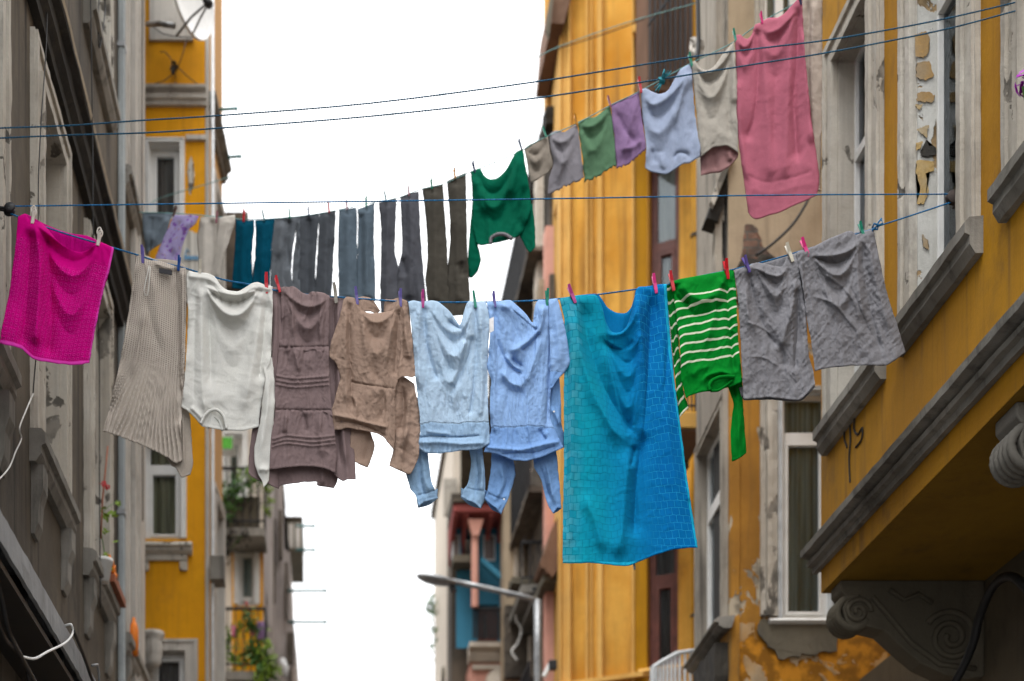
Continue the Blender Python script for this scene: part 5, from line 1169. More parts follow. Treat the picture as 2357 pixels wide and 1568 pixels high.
# tin canopy bottom left
t = thing('canopy', 'grey sheet metal canopy slanting across the lower left corner', 'canopy', (-1.66, 7.3, 2.6))
b = NB(); prism(b, FL, [(.0, 2.72), (.31, 2.69), (.32, 2.68), (.32, 2.54), (.30, 2.54), (.295, 2.66), (.0, 2.69)], 4.6, 9.35); obj('sheet', b, M['tin'], t, rough=.006)
b = NB(); box(b, FL, 4.6, 9.3, .0, .29, 2.47, 2.50)
for y in (5.2, 6.2, 7.2, 8.2, 9.1): box(b, FL, y, y+.04, .0, .28, 2.505, 2.655)
obj('under_frame', b, M['black'], t)
def XC(x, y, X=-1.49): return XL(x, y, X)
cable('grey white flexible conduit strapped across the tin canopy', [XL(52, 1512, -1.46), XL(80, 1516, -1.45), XL(110, 1500, -1.45), XL(150, 1480, -1.45), XL(167, 1458, -1.455), XL(164, 1438, -1.46), XL(150, 1440, -1.5)], .0065, 'whitep', 'conduit', 'cable')
cable('thick black cable curving down in front of the canopy', [XL(-10, 1330, -1.44), XL(4, 1385, -1.44), XL(20, 1455, -1.44), XL(50, 1515, -1.44), XL(85, 1580, -1.44)], .013)
cable('second black cable crossing the canopy lower down', [XL(-10, 1420, -1.45), XL(12, 1470, -1.45), XL(40, 1500, -1.45), XL(60, 1540, -1.45), XL(70, 1590, -1.45)], .010)
cable('black cable pair along the lower edge of the canopy end', [XL(168, 1450, -1.46), XL(185, 1490, -1.46), XL(200, 1530, -1.46), XL(215, 1570, -1.46), XL(235, 1590, -1.46)], .011)
t = thing('pipe_clip', 'bright metal pipe clip under the end of the tin canopy', 'clip', XL(222, 1545, -1.46))
b = NB(); tube(b, [XL(212, 1532, -1.46), XL(224, 1530, -1.46), XL(228, 1550, -1.46), XL(228, 1580, -1.46)], .008, 8); obj('clip', b, M['steel'], t, True)

# sill things on the third window
def pot(name_label, c, r, h, mat, name='flower_pot'):
    t = thing(name, name_label, 'flower pot', c)
    b = NB(); lathe(b, [(0, 0), (r*.7, 0), (r, h*.85), (r*1.1, h*.86), (r*1.1, h), (r*.9, h), (r*.85, h*.8), (0, h*.8)], c, (0, 0, 1), (1, 0, 0), 16); obj('pot', b, M[mat], t, True); return t
pot('white pot on the sill of the third window in the grey building', XL(236, 1340, -1.74), .075, .17, 'whitep')
t = thing('plastic_bag', 'orange and white plastic bag wedged on the third window sill', 'bag', XL(258, 1335, -1.72))
b = NB()
for (x, y, s) in ((247, 1284, .026), (251, 1296, .034), (256, 1310, .036), (260, 1326, .034), (263, 1342, .032), (264, 1358, .022)):
    bmesh.ops.create_icosphere(b, subdivisions=3, radius=s, matrix=Matrix.Translation(XL(x, y, -1.72)))
for v in b.verts: v.co += Vector((random.uniform(-.008, .008), 0, random.uniform(-.008, .008)))
obj('bag', b, M['orangep'], t, True)
t = thing('window_box', 'small rust coloured ledge box holding the plant below the orange bag', 'planter', XL(240, 1352, -1.72))
b = NB(); box(b, Fr((-1.74, 11.35, 0), (0, 1, 0), (1, 0, 0)), -.25, .35, -.06, .06, 4.04, 4.10); obj('box', b, M['terra'], t)
t = thing('potted_plant', 'straggly green plant with a red flower climbing a stick outside the third window', 'plant', XL(245, 1290, -1.73))
b = NB(); tube(b, [XL(248, 1028, -1.72), XL(243, 1080, -1.72), XL(236, 1150, -1.72), XL(232, 1240, -1.73)], .007, 6); obj('stick', b, M['terra'], t, True)
b = NB(); tube(b, [XL(236, 1180, -1.72), XL(252, 1165, -1.71), XL(266, 1155, -1.70)], .003, 5); tube(b, [XL(232, 1220, -1.73), XL(240, 1270, -1.72), XL(246, 1310, -1.72)], .004, 5); obj('stem', b, M['leaf'], t, True)
b = NB()
for x, y, n_ in ((268, 1156, 5), (252, 1182, 6), (260, 1184, 5), (246, 1192, 4), (242, 1226, 5), (238, 1172, 3), (272, 1250, 2), (243, 1278, 8), (250, 1310, 10)): leaves(b, [XL(x, y, -1.71)], n_, .012, .026)
obj('leaves', b, M['leafy'], t)
b = NB()
for x, y in ((236, 1108), (240, 1116), (246, 1122)): leaves(b, [XL(x, y, -1.71)], 7, .01, .018)
obj('flower', b, M['redf'], t)
t = thing('bottle', 'orange and red bottle standing by the fourth window at the lower left', 'bottle', XL(306, 1500, -1.75))
b = NB(); lathe(b, [(0, 0), (.04, 0), (.042, .22), (.03, .27), (.015, .30), (.015, .33), (0, .33)], XL(308, 1508, -1.74), (0, 0, 1), (1, 0, 0), 14); obj('bottle_body', b, M['orangep'], t, True)

# ================================================================== orange bay house (left)
YB = 14.2; sB = F/YB
U = lambda x, Y: (x-VX)/F*Y
Zr = lambda y, Y: (VY-y)/F*Y
FB = Fr((0, YB, 0), (1, 0, 0), (0, -1, 0))
Bd = thing('bay_house', 'bright orange house with a projecting bay, white windows and grey string course at the left', 'house', (-1.6, 14.8, GZ))
ub = lambda x: U(x, YB); zb = lambda y: Zr(y, YB)
hB = [(ub(342), ub(416), zb(505), zb(332)), 0, (ub(333), ub(419), zb(1240), zb(1000)), (ub(346), ub(428), zb(1650), zb(1500))]
hB[1] = (ub(340), ub(405), zb(860), zb(700))
b = NB(); holed(b, FB, -2.6, ub(472), GZ, 12.4, hB, .25)
obj('front_wall', b, M['orange'], Bd)
# canted street side of the bay
p0 = Vector((ub(473), YB, 0)); p1 = Vector((U(512, 15.4), 15.4, 0))
FS = Fr(p0, p1-p0, Vector(((p1-p0).y, -(p1-p0).x, 0))); LS = (p1-p0).length
b = NB(); holed(b, FS, 0, LS, GZ, 12.4, [(.45, 1.0, 4.1, 6.2), (.45, 1.0, 7.6, 9.4)], .2); obj('side_wall', b, M['orange2'], Bd)
b = NB(); box(b, W0, -3, -1.5, 15.35, 15.5, GZ, 12.4); obj('back_wall', b, M['orange2'], Bd)
b = NB(); prism(b, Fr((0, 0, 0), (0, 0, 1), (0, 1, 0)), [(0, 0)], 0, 0) if False else box(b, W0, -3, -1.3, 14.3, 15.4, 12.4, 12.6); obj('roof', b, M['soot'], Bd)
backing(Bd, FB, -2.6, ub(462), GZ, 12.3, .5, .6)
for z0, z1 in ((4.1, 6.2), (7.6, 9.4)):
    window(Bd, FS, .45, 1.0, z0, z1, recess=.1, tw=.12, trim='pale', frame='pvcl', sill='trimg', sillp=.16, sillh=.14, cur=None)
b = NB(); box(b, FS, .0, .06, .0, .03, GZ, 12.3); obj('corner_strip', b, M['pale'], Bd)
kw = dict(recess=.08, frame='pvc', fw=.045, rr=.003)
window(Bd, FB, *hB[0][:2], hB[0][2], hB[0][3], tw=.04, trim='pvc', sill=None, cur='curtd', **kw)
window(Bd, FB, *hB[1][:2], hB[1][2], hB[1][3], tw=.07, trim='pvc', sill=None, cur='curtd', **kw)
window(Bd, FB, *hB[2][:2], hB[2][2], hB[2][3], tw=.045, trim='pvc', sill='trimw', sillp=.12, sillh=.11, sillx=.06, cur='curto', transom=zb(1071), sz=-.06, **kw)
window(Bd, FB, *hB[3][:2], hB[3][2], hB[3][3], tw=.12, trim='pale', sill=None, cur='curtd', **kw)
b = NB()                                                            # corbelled apron under the sill
box(b, FB, ub(331), ub(432), .0, .035, zb(1292), zb(1275)); box(b, FB, ub(331), ub(343), .0, .03, zb(1315), zb(1293)); box(b, FB, ub(414), ub(432), .0, .03, zb(1315), zb(1293))
obj('apron', b, M['trimw'], Bd, bevel=.006)
b = NB(); prism(b, FB, [(0, zb(247)), (.04, zb(247)), (.045, zb(238)), (.07, zb(236)), (.075, zb(228)), (.05, zb(225)), (.05, zb(220)), (.10, zb(216)), (.105, zb(210)), (0, zb(208))], -2.0, ub(476)); obj('string_course', b, M['pale'], Bd, rough=.004)
b = NB(); prism(b, FS, [(0, zb(247)), (.04, zb(247)), (.045, zb(238)), (.07, zb(236)), (.05, zb(225)), (.10, zb(216)), (.105, zb(210)), (0, zb(208))], 0.0, LS); obj('string_course', b, M['trimg'], Bd, rough=.004)
b = NB(); box(b, FB, ub(428), ub(474), .0, .04, zb(326), zb(316)); obj('lintel_strip', b, M['pale'], Bd)
b = NB(); box(b, FB, ub(345), ub(445), .0, .03, zb(96), zb(-200)); obj('upper_panel', b, M['pale'], Bd)
b = NB(); ragged(b, FB, [(ub(430), zb(395)), (ub(440), zb(360)), (ub(446), zb(385)), (ub(447), zb(420)), (ub(438), zb(450)), (ub(433), zb(430))], .0, .004, .01); obj('paint_loss', b, M['trimw'], Bd)
t = thing('drain_pipe', 'slim white drain pipe on the corner of the orange house', 'pipe', (ub(490), YB-.03, GZ))
b = NB(); tube(b, [(ub(490), YB-.02, GZ), (ub(490), YB-.02, 12.2)], .016, 10); obj('pipe', b, M['pvcl'], t, True)
b = NB(); box(b, Fr((ub(497), YB+.1, 0), (1, 0, 0), (0, -1, 0)), -.05, .09, 0, .25, zb(1345), zb(1292)); obj('hopper', b, M['trimg'], t)
# sign behind the floral scarf
t = thing('shop_sign', 'off white sheet with faded blue lettering fixed on the orange wall', 'sign', (ub(440), YB-.06, zb(600)))
b = NB(); ragged(b, FB, [(ub(410), zb(700)), (ub(408), zb(525)), (ub(430), zb(532)), (ub(462), zb(545)), (ub(470), zb(700))], .02, .03, .006); obj('sheet', b, M['curtg'], t)
b = NB()
xs = 424
while xs < 462:
    tube(b, [P(xs, 598, YB-.04), P(xs+1, 590, YB-.04), P(xs+4, 590, YB-.04), P(xs+4.5, 598, YB-.04)], .006, 5); xs += random.uniform(5, 7)
tube(b, [P(426, 588, YB-.04), P(430, 572, YB-.04), P(436, 580, YB-.04)], .006, 5)
obj('lettering', b, simple('faded_blue_paint', (0.12, 0.35, 0.6), 0.7), t)
# satellite dish
t = thing('satellite_dish', 'large white satellite dish above the orange bay, seen from below', 'satellite dish', P(410, 20, 13.6))
b = NB(); c = Vector(P(428, -8, 13.6)); ax = Vector((.80, -.42, .42)).normalized()
lathe(b, [(r, .28*r*r*1.6) for r in [i*.04 for i in range(11)]]+[(.41, .085), (.41, .07)]+[(r, .28*r*r*1.6-.02) for r in [i*.04 for i in range(10, -1, -1)]], c, ax, (0, 0, 1), 40); obj('reflector', b, M['whitep'], t, True)
b = NB(); tube(b, [P(407, 82, 13.5), P(440, 40, 13.25), P(478, 6, 13.1)], .012, 8); obj('feed_arm', b, M['steel'], t, True); b = NB(); tube(b, [P(445, 76, 13.5), P(462, 40, 13.3), P(480, 8, 13.1)], .010, 8); obj('feed_arm', b, M['steel'], t, True); b = NB(); tube(b, [P(400, 60, 13.7), P(370, 55, 13.9), P(340, 56, 14.1)], .025, 8); obj('wall_mount', b, M['steel'], t, True)
b = NB(); tube(b, [P(472, -4, 13.1), P(484, 14, 13.1)], .035, 10); obj('receiver', b, M['black'], t, True)
b = NB()
for q in ([(352, 62), (375, 78), (400, 84), (440, 86), (470, 78)], [(378, 118), (390, 130), (400, 150), (404, 180)], [(405, 150), (425, 170), (455, 195), (470, 206)], [(368, 121), (376, 119)], [(401, 168), (380, 185), (350, 196)], [(405, 188), (398, 205), (390, 214)], [(430, 88), (422, 120), (408, 160)]):
    tube(b, [P(x, y, YB-.05) for x, y in q], .005, 5)
o = obj('cable_bundle', b, M['iron'], None, True); tagit(o, 'knot of thin cables on the orange wall below the satellite dish', 'cable')
b = NB()
for k in range(16): 
    a = random.uniform(0, 6.28); tube(b, [P(400, 150, YB-.06), P(400+9*math.cos(a), 156+16*math.sin(a), YB-.09), P(400+5*math.cos(a+1), 152+12*math.sin(a+1), YB-.05)], .006, 5)
o = obj('cable_tie_knot', b, M['iron'], None, True); tagit(o, 'tangled black lump of cable in the middle of the orange wall', 'cable')
for i, (x, y, x2, Yp, lab) in enumerate([(500, 251, 546, 15.0, 'short teal pole sticking out above the upper clothes lines'), (516, 361, 555, 15.2, 'short teal pole sticking out below the upper clothes lines')]):
    b = NB(); tube(b, [P(x-6, y+2, Yp), P(x2, y-1, Yp-.1)], .016, 8); tube(b, [P(x2-1, y-5, Yp-.1), P(x2-1, y+4, Yp-.1)], .010, 8); tagit(obj('clothes_pole', b, M['cyanpole'], None, True), lab, 'pole', 'teal clothes poles on the left houses')
# round stone capital low left of the bay
t = thing('round_capital', 'rounded grey capital jutting out beside the lowest orange house window', 'capital', P(352, 1510, 13.9))
b = NB(); lathe(b, [(0, .24), (.11, .24), (.115, .20), (.085, .17), (.095, .12), (.095, .02), (.08, -.02), (.085, -.05), (.06, -.10), (0, -.12)], P(352, 1512, 14.0), (0, 0, 1), (1, 0, 0), 24); obj('capital', b, M['pale'], t, True)
t.name = 'stone_capital'

# ================================================================== far left houses
YC = 18.6; FC = Fr((0, YC, 0), (1, 0, 0), (0, -1, 0)); uc = lambda x: U(x, YC); zc = lambda y: Zr(y, YC)
C_ = thing('balcony_house', 'distant left house with orange front, white window and two planted iron balconies', 'house', (uc(560), YC+1, GZ))
b = NB(); holed(b, FC, uc(470), -.87, GZ, 10.0, [(uc(549), uc(588), zc(1392), zc(1268)), (uc(515), uc(560), zc(1160), zc(1000))], .2); obj('front_wall', b, M['cream'], C_)
b = NB(); holed(b, FC, uc(534), -.874, zc(1560), zc(1236), [(uc(544), uc(593), zc(1397), zc(1261))], .02, .02); obj('orange_panel', b, M['orange'], C_)
FCs = Fr((-.87, YC, 0), (0, 1, 0), (1, 0, 0))
b = NB(); holed(b, FCs, 0, 5.6, GZ, 10.0, [(.6+1.3*i, 1.2+1.3*i, z, z+1.6) for i in range(4) for z in (2.5, 5.3, 8.0)], .2); obj('side_wall', b, M['pinkgrey'], C_)
b = NB(); prism(b, FCs, [(-2, 10.0), (.10, 10.0), (.12, 10.1), (-2, 10.1)], 0, 5.7); obj('eave', b, M['dark'], C_)
backing(C_, FC, uc(480), -1.0, GZ, 9.9, .4, .5); backing(C_, FCs, .5, 5.5, GZ, 9.9, .3, .4)
b = NB(); box(b, Fr((0, 16.2, 0), (1, 0, 0), (0, -1, 0)), U(519, 16.2), U(571, 16.2), -2.3, .0, Zr(660, 16.2), Zr(488, 16.2)); obj('roof_box', b, M['dark'], C_)
b = NB(); box(b, FC, uc(501), uc(519), -.3, .01, zc(700), zc(505)); obj('parapet', b, M['pvcl'], C_)
window(C_, FC, uc(549), uc(588), zc(1392), zc(1268), recess=.1, tw=.06, trim='pvc', frame='pvc', sill=None, cur='curtw', transom=zc(1375))
window(C_, FC, uc(515), uc(560), zc(1160), zc(1000), recess=.1, tw=.06, trim='pvc', frame='pvc', sill=None, cur='curtw')
def balcony(label, x0, x1, ytop, ybot, Yn, Yf, solid=False, mat='iron'):
    t = thing('balcony', label, 'balcony', P((x0+x1)/2, ybot, Yn))
    X0, X1 = U(x0, Yn), U(x1, Yn); z0, z1 = Zr(ybot, Yn), Zr(ytop, Yn)
    b = NB(); box(b, W0, X0, X1, Yn, Yf, z0-.10, z0); obj('slab', b, M['trimg'] if not solid else M['dark'], t, rough=.004)
    b = NB(); box(b, W0, X0, X1, Yn-.01, Yn+.03, z1-.03, z1); box(b, W0, X0, X1, Yn, Yn+.02, z0+.08, z0+.1); box(b, W0, X1-.03, X1, Yn+.03, Yf, z1-.03, z1)
    obj('handrail', b, M[mat], t)
    b = NB(); n = int((X1-X0)/.085)
    for i in range(n+1):
        x = X0+(X1-X0)*i/n
        tube(b, [(x, Yn+.01, z0), (x, Yn+.01, z1-.03)], .008, 5)
        if i < n: tube(b, [(x, Yn+.01, z0+.2), (x+.04, Yn+.01, z0+.32), (x+.01, Yn+.01, z0+.45), (x+.05, Yn+.01, z0+.6)], .006, 4)
    for y in np.arange(Yn+.1, Yf, .1): tube(b, [(X1-.015, y, z0), (X1-.015, y, z1-.03)], .008, 5)
    obj('railing', b, M[mat], t); return t, X0, X1, z0, z1
t, X0, X1, z0, z1 = balcony('upper iron balcony hung with creepers on the distant left house', 506, 610, 1075, 1215, 18.02, 18.6)
b = NB(); box(b, W0, X0+.05, X1-.08, 18.08, 18.32, z0+.02, z0+.42); obj('planter', b, M['conc'], t)
t, X0b, X1b, z0b, z1b = balcony('lower iron balcony crowded with plants and pink cloths on the distant left house', 506, 612, 1398, 1545, 17.82, 18.6)
def foliage(label, cat, spots, mat, size, spread, name='climbing_plant'):
    t = thing(name, label, cat, P(spots[0][0], spots[0][1], spots[0][2]))
    b = NB(); tube(b, [P(x, y, Y) for x, y, Y, n in spots] if len(spots) > 1 else [P(spots[0][0], spots[0][1]+8, spots[0][2]), P(*spots[0][:3])], .006, 5); obj('stem', b, M['leaf'], t)
    b = NB()
    for x, y, Y, n in spots: leaves(b, [P(x, y, Y)], n, spread, size)
    obj('foliage', b, M[mat], t); return t
foliage('lime green creeper hanging from the right end of the upper balcony', 'plant', [(612, 1110, 17.92, 26), (616, 1130, 17.92, 26), (619, 1150, 17.92, 26), (616, 1175, 17.92, 20)], 'leafy', .03, .03)
foliage('bright green tuft on the upper balcony rail', 'plant', [(550, 1095, 17.92, 22), (570, 1090, 17.92, 30), (582, 1096, 17.92, 18)], 'leafy', .03, .04)
foliage('dark green shrub filling the upper balcony planter', 'plant', [(520, 1140, 17.92, 60), (545, 1125, 17.92, 70), (575, 1110, 17.92, 60), (520, 1175, 17.92, 60), (600, 1112, 17.92, 30)], 'leaf', .035, .08)
foliage('bare dark vine trailing under the upper balcony', 'plant', [(512, 1220, 18.02, 40), (520, 1250, 18.02, 50), (530, 1238, 18.02, 40), (560, 1232, 18.02, 40), (520, 1275, 18.02, 40)], 'soot', .03, .06)
foliage('geranium with a red bloom in front of the distant white window', 'plant', [(572, 1418, 17.72, 40), (576, 1436, 17.72, 60), (584, 1446, 17.72, 40)], 'leaf', .03, .04)
foliage('pinkish red bloom at the top of the geranium', 'flower', [(567, 1390, 17.72, 14)], 'redf', .022, .015, 'flower')
foliage('yellow green plants behind the bars of the lower balcony', 'plant', [(520, 1470, 18.02, 70), (528, 1500, 18.02, 70), (540, 1520, 18.02, 60), (548, 1450, 18.02, 50), (556, 1535, 17.92, 40)], 'leafy', .03, .06)
foliage('tall green stems at the right end of the lower balcony', 'plant', [(612, 1490, 17.72, 40), (620, 1520, 17.72, 50), (628, 1545, 17.72, 50), (600, 1560, 17.72, 50), (592, 1470, 17.92, 50), (590, 1500, 17.92, 50)], 'leafy', .035, .05)
foliage('dark leafy plant low in the middle of the lower balcony', 'plant', [(596, 1520, 17.82, 70), (606, 1540, 17.82, 60), (580, 1500, 17.82, 50), (620, 1560, 17.82, 40)], 'leaf', .04, .06)
for lab, x0, x1, y0, y1, m in (('pink cloth drying inside the lower balcony rail', 577, 588, 1435, 1462, 'r_rose'), ('mauve cloth drying beside the pink one on the lower balcony', 592, 608, 1430, 1470, 'r_purple'), ('small rose cloth at the left of the lower balcony', 533, 541, 1440, 1465, 'r_rose')):
    d = dict(T=[(x0, y0), ((x0+x1)/2, y0+1), (x1, y0)], R=[(x1+1, (y0+y1)/2)], B=[(x0, y1), ((x0+x1)/2, y1+3), (x1, y1-1)], L=[(x0-1, (y0+y1)/2)], noise=[(.02, 8, 30, 0, False)], hem=0)
    t = thing('cloth', lab, 'cloth', P((x0+x1)/2, y0, 17.72)); clothmesh('cloth', [d], [M[m]], t, lambda px: np.full_like(px, 17.74), 2.5, .004)
t = thing('awning', 'green and white striped plastic awning on the distant left house', 'awning', P(520, 1035, 18.02))
b = NB(); prism(b, Fr((0, 18.02, 0), (1, 0, 0), (0, -1, 0)), [(-.4, Zr(1015, 18.02)), (.0, Zr(1022, 18.02)), (.3, Zr(1030, 18.02)), (.3, Zr(1032, 18.02)), (-.4, Zr(1018, 18.02))], U(503, 18.02), U(541, 18.02)); obj('cover', b, M['whitep'], t)
b = NB(); curtain(b, Fr((0, 18.02, 0), (1, 0, 0), (0, -1, 0)), U(504, 18.02), U(538, 18.02), Zr(1058, 18.02), Zr(1031, 18.02), .3, .012, .05); obj('valance', b, simple('grass_green_plastic', (0.12, 0.5, 0.06), 0.5, var=.3, scale=30), t)
t = thing('bay_window', 'grey boxed bay window jutting out on the far left skyline', 'bay window', P(676, 1230, 24))
b = NB(); box(b, W0, U(655, 24), U(696, 24), 24, 25.5, Zr(1268, 24), Zr(1196, 24)); obj('box', b, M['conc'], t, rough=.01)
b = NB(); box(b, W0, U(653, 24), U(697, 24), 23.95, 25.6, Zr(1195.5, 24), Zr(1191, 24)); obj('roof', b, M['dark'], t)
b = NB()
for x in (664, 680): box(b, W0, U(x, 24), U(x+11, 24), 23.98, 24.0, Zr(1262, 24), Zr(1206, 24))
obj('window', b, M['pale'], t)
b = NB(); ragged(b, Fr((0, 22, 0), (1, 0, 0), (0, -1, 0)), [(U(630, 22), GZ), (U(630, 22), Zr(1112, 22)), (U(652, 22), Zr(1118, 22)), (U(655, 22), Zr(1265, 22)), (U(667, 22), Zr(1270, 22)), (U(667, 22), Zr(1400, 22)), (U(676, 22), Zr(1440, 22)), (U(683, 22), Zr(1500, 22)), (U(676, 22), Zr(1540, 22)), (U(664, 22), Zr(1545, 22)), (U(662, 22), GZ)], -2, 0, .01)
C2 = thing('far_house', 'narrow pinkish grey house end with shutters on the far left skyline', 'house', (U(655, 22), 23, GZ)); obj('wall', b, M['pinkgrey'], C2)
b = NB()
for x0, x1, y0, y1 in ((618, 634, 1200, 1390), (642, 650, 1180, 1290), (656, 662, 1300, 1430), (660, 676, 1460, 1530)): box(b, Fr((0, 21.9, 0), (1, 0, 0), (0, -1, 0)), U(x0, 21.9), U(x1, 21.9), 0, .1, Zr(y1, 21.9), Zr(y0, 21.9))
obj('shutter', b, M['dark'], C2, rough=.01)
b = NB(); 
for k in range(3): tube(b, [P(650, 1520+k*12, 21.5), P(657+k, 1535+k*10, 21.4), P(655, 1560, 21.4)], .05, 8)
o = obj('wrapped_bundle', b, M['whitep'], None, True); tagit(o, 'white and blue bundle tied on the far left balcony', 'bundle')
for i, (x, y, x2, lab) in enumerate([(690, 1211, 725, 'pale teal pole level with the top of the grey bay window'), (690, 1266, 725, 'pale teal pole level with the bottom of the grey bay window'), (665, 1360, 752, 'long teal pole reaching out over the street in the middle'), (672, 1432, 752, 'lowest pale teal pole on the far left houses')]):
    b = NB(); tube(b, [P(x-8, y, 22), P(x2, y, 21.8)], .020, 8); tube(b, [P(x2-2, y-4, 21.8), P(x2-2, y+4, 21.8)], .018, 6); tagit(obj('clothes_pole', b, M['cyanpole'], None, True), lab, 'pole', 'teal clothes poles on the left houses')

# ================================================================== right ochre bay building
FR = Fr((3.52, 0, 0), (0, 1, 0), (-1, 0, 0))
R1 = thing('ochre_bay_building', 'deep ochre building with a projecting upper bay, white windows and stone cornice on the right', 'building', (4.6, 8, GZ))
owins = [(6.545+1.34*k-1.34, 7.185+1.34*k-1.34) for k in range(4)]
zo0, zo1 = 4.76, 7.20
hR = [(a, b_, z0, z1) for a, b_ in owins for z0, z1 in ((zo0, zo1), (8.6, 10.9))]
b = NB(); holed(b, FR, 4.0, 10.2, 3.625, 12.6, hR, .32); box(b, W0, 3.53, 8, 10.05, 10.2, 3.63, 12.6); box(b, W0, 3.53, 8, 4.0, 4.15, 3.63, 12.6); obj('bay_wall', b, M['ochre'], R1)
b = NB(); box(b, W0, 3.525, 8, 4.0, 10.2, 12.6, 12.8); obj('roof', b, M['soot'], R1)
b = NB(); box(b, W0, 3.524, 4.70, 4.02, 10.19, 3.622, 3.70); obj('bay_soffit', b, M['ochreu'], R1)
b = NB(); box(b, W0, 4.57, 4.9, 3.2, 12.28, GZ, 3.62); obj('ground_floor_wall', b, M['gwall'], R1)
backing(R1, FR, 4.2, 10.0, 3.75, 12.5, .55, .7)
for i, (a, b_) in enumerate(owins):
    for j, (z0, z1) in enumerate(((zo0, zo1), (8.6, 10.9))):
        if j == 1 and i < 2 or i == 0: continue
        window(R1, FR, a, b_, z0, z1, recess=.11, tw=.19, trim='trimw', frame='pvc', fw=.035, transom=z0+1.75, sill='trimg', sillp=.10, sillh=.2, sillx=.03, cur='curtd', rr=.005, reveal='peel' if (i == 2 and j == 0) else 'trimw', proud=.03)
# belt cornice
b = NB(); prism(b, FR, [(0, 3.79), (.035, 3.79), (.04, 3.83), (.07, 3.84), (.075, 3.87), (.055, 3.875), (.055, 3.89), (.12, 3.91), (.125, 3.955), (.10, 3.975), (0, 4.0)], 4.0, 10.28)
prism(b, Fr((3.52, 10.2, 0), (1, 0, 0), (0, 1, 0)), [(0, 3.79), (.035, 3.79), (.04, 3.83), (.07, 3.84), (.055, 3.88), (.12, 3.91), (.10, 3.975), (0, 4.0)], 0, 1.0); obj('belt_cornice', b, M['trimg'], R1, rough=.006)
FJ = Fr((0, 8.506, 0), (1, 0, 0), (0, -1, 0)); uj = lambda x: U(x, 8.506); zj = lambda y: Zr(y, 8.506)
M['flake1'] = plaster('bare_grey_brown_undercoat', (0.34, 0.28, 0.20), (0.42, 0.25, 0.08), (0.2, 0.16, 0.11), 0.4, 0.1, bump=0.3, gscale=3)
M['flake2'] = plaster('old_mustard_undercoat', (0.48, 0.32, 0.11), (0.44, 0.37, 0.26), (0.3, 0.2, 0.1), 0.4, 0.1, bump=0.3, gscale=3)
for m_, q in (('flake1', [(2106, 80), (2130, 72), (2140, 88), (2138, 120), (2126, 134), (2107, 130)]), ('flake1', [(2110, 145), (2138, 140), (2150, 175), (2130, 186), (2108, 178)]), ('flake1', [(2112, 214), (2140, 212), (2152, 222), (2146, 236), (2110, 234)]),
             ('flake2', [(2108, 240), (2124, 242), (2118, 252), (2108, 250)]), ('flake2', [(2124, 292), (2138, 288), (2132, 318), (2126, 312), (2110, 300)]), ('flake2', [(2108, 330), (2124, 326), (2118, 344), (2108, 346)]),
             ('flake2', [(2110, 370), (2148, 372), (2150, 392), (2130, 400), (2138, 440), (2126, 470), (2110, 470), (2118, 430), (2108, 400)]), ('soot', [(2118, 350), (2126, 338), (2132, 322), (2138, 336), (2148, 336), (2156, 348), (2152, 358), (2134, 362), (2120, 358)]),
             ('flake1', [(2122, 540), (2136, 552), (2138, 575), (2124, 568)])):
    b = NB(); ragged(b, FJ, [(uj(x), zj(y)) for x, y in q], .0005, .002, .005, 6); obj('paint_loss', b, M[m_], R1)
# carved consoles under the bay
def console(label, Yc, th=.2):
    k = NB(); X0 = 3.56; X1 = 4.565; zt = 3.62
    prof = [(X0, zt), (X1, zt), (X1, 2.95), (4.44, 2.93), (4.30, 2.955), (4.12, 3.04), (3.98, 3.16), (3.86, 3.27), (3.74, 3.30), (3.66, 3.27), (3.60, 3.33), (3.575, 3.42), (3.60, 3.50), (3.56, 3.55)]
    prism(k, Fr((0, Yc, 0), (1, 0, 0), (0, -1, 0)), prof, -th/2, th/2, 'n')
    o = obj('console', k, M['trimg'] if Yc < 9 else M['conc'], R1, bevel=.01); o['label'] = label
    k = NB()
    for s in (-1, 1):
        def sp(cx, cz, r0, turns, dirn, ph):
            return [(cx+r0*(1-i/40*.85)*math.cos(ph+dirn*turns*2*math.pi*i/40), Yc+s*(th/2+.005), cz+r0*(1-i/40*.85)*math.sin(ph+dirn*turns*2*math.pi*i/40)) for i in range(41)]
        tube(k, sp(3.68, 3.40, .095, 1.6, 1, 0), .018, 6); tube(k, sp(4.33, 3.22, .19, 2.0, -1, 2.6), .022, 6)
        tube(k, [(3.78, Yc+s*(th/2+.005), 3.50), (3.90, Yc+s*(th/2+.005), 3.36), (4.05, Yc+s*(th/2+.005), 3.18), (4.25, Yc+s*(th/2+.005), 3.03), (4.5, Yc+s*(th/2+.005), 3.0)], .02, 6)
        tube(k, [(3.9, Yc+s*(th/2+.005), 3.55), (4.0, Yc+s*(th/2+.005), 3.48), (4.1, Yc+s*(th/2+.005), 3.52), (4.2, Yc+s*(th/2+.005), 3.46)], .016, 6)
    # rolled front of the scroll
    for i in range(5):
        tube(k, [(3.655+.11*math.cos(a), Yc-th/2+th*(i+.5)/5, 3.40+.11*math.sin(a)) for a in [1.2+4.6*j/16 for j in range(17)]], .026, 8)
    obj('scroll_relief', k, M['trimg'] if Yc < 9 else M['conc'], o, True)
console('dark carved console at the far lower corner of the ochre bay', 10.02)
console('pale carved scroll console at the right edge', 7.50, .24)
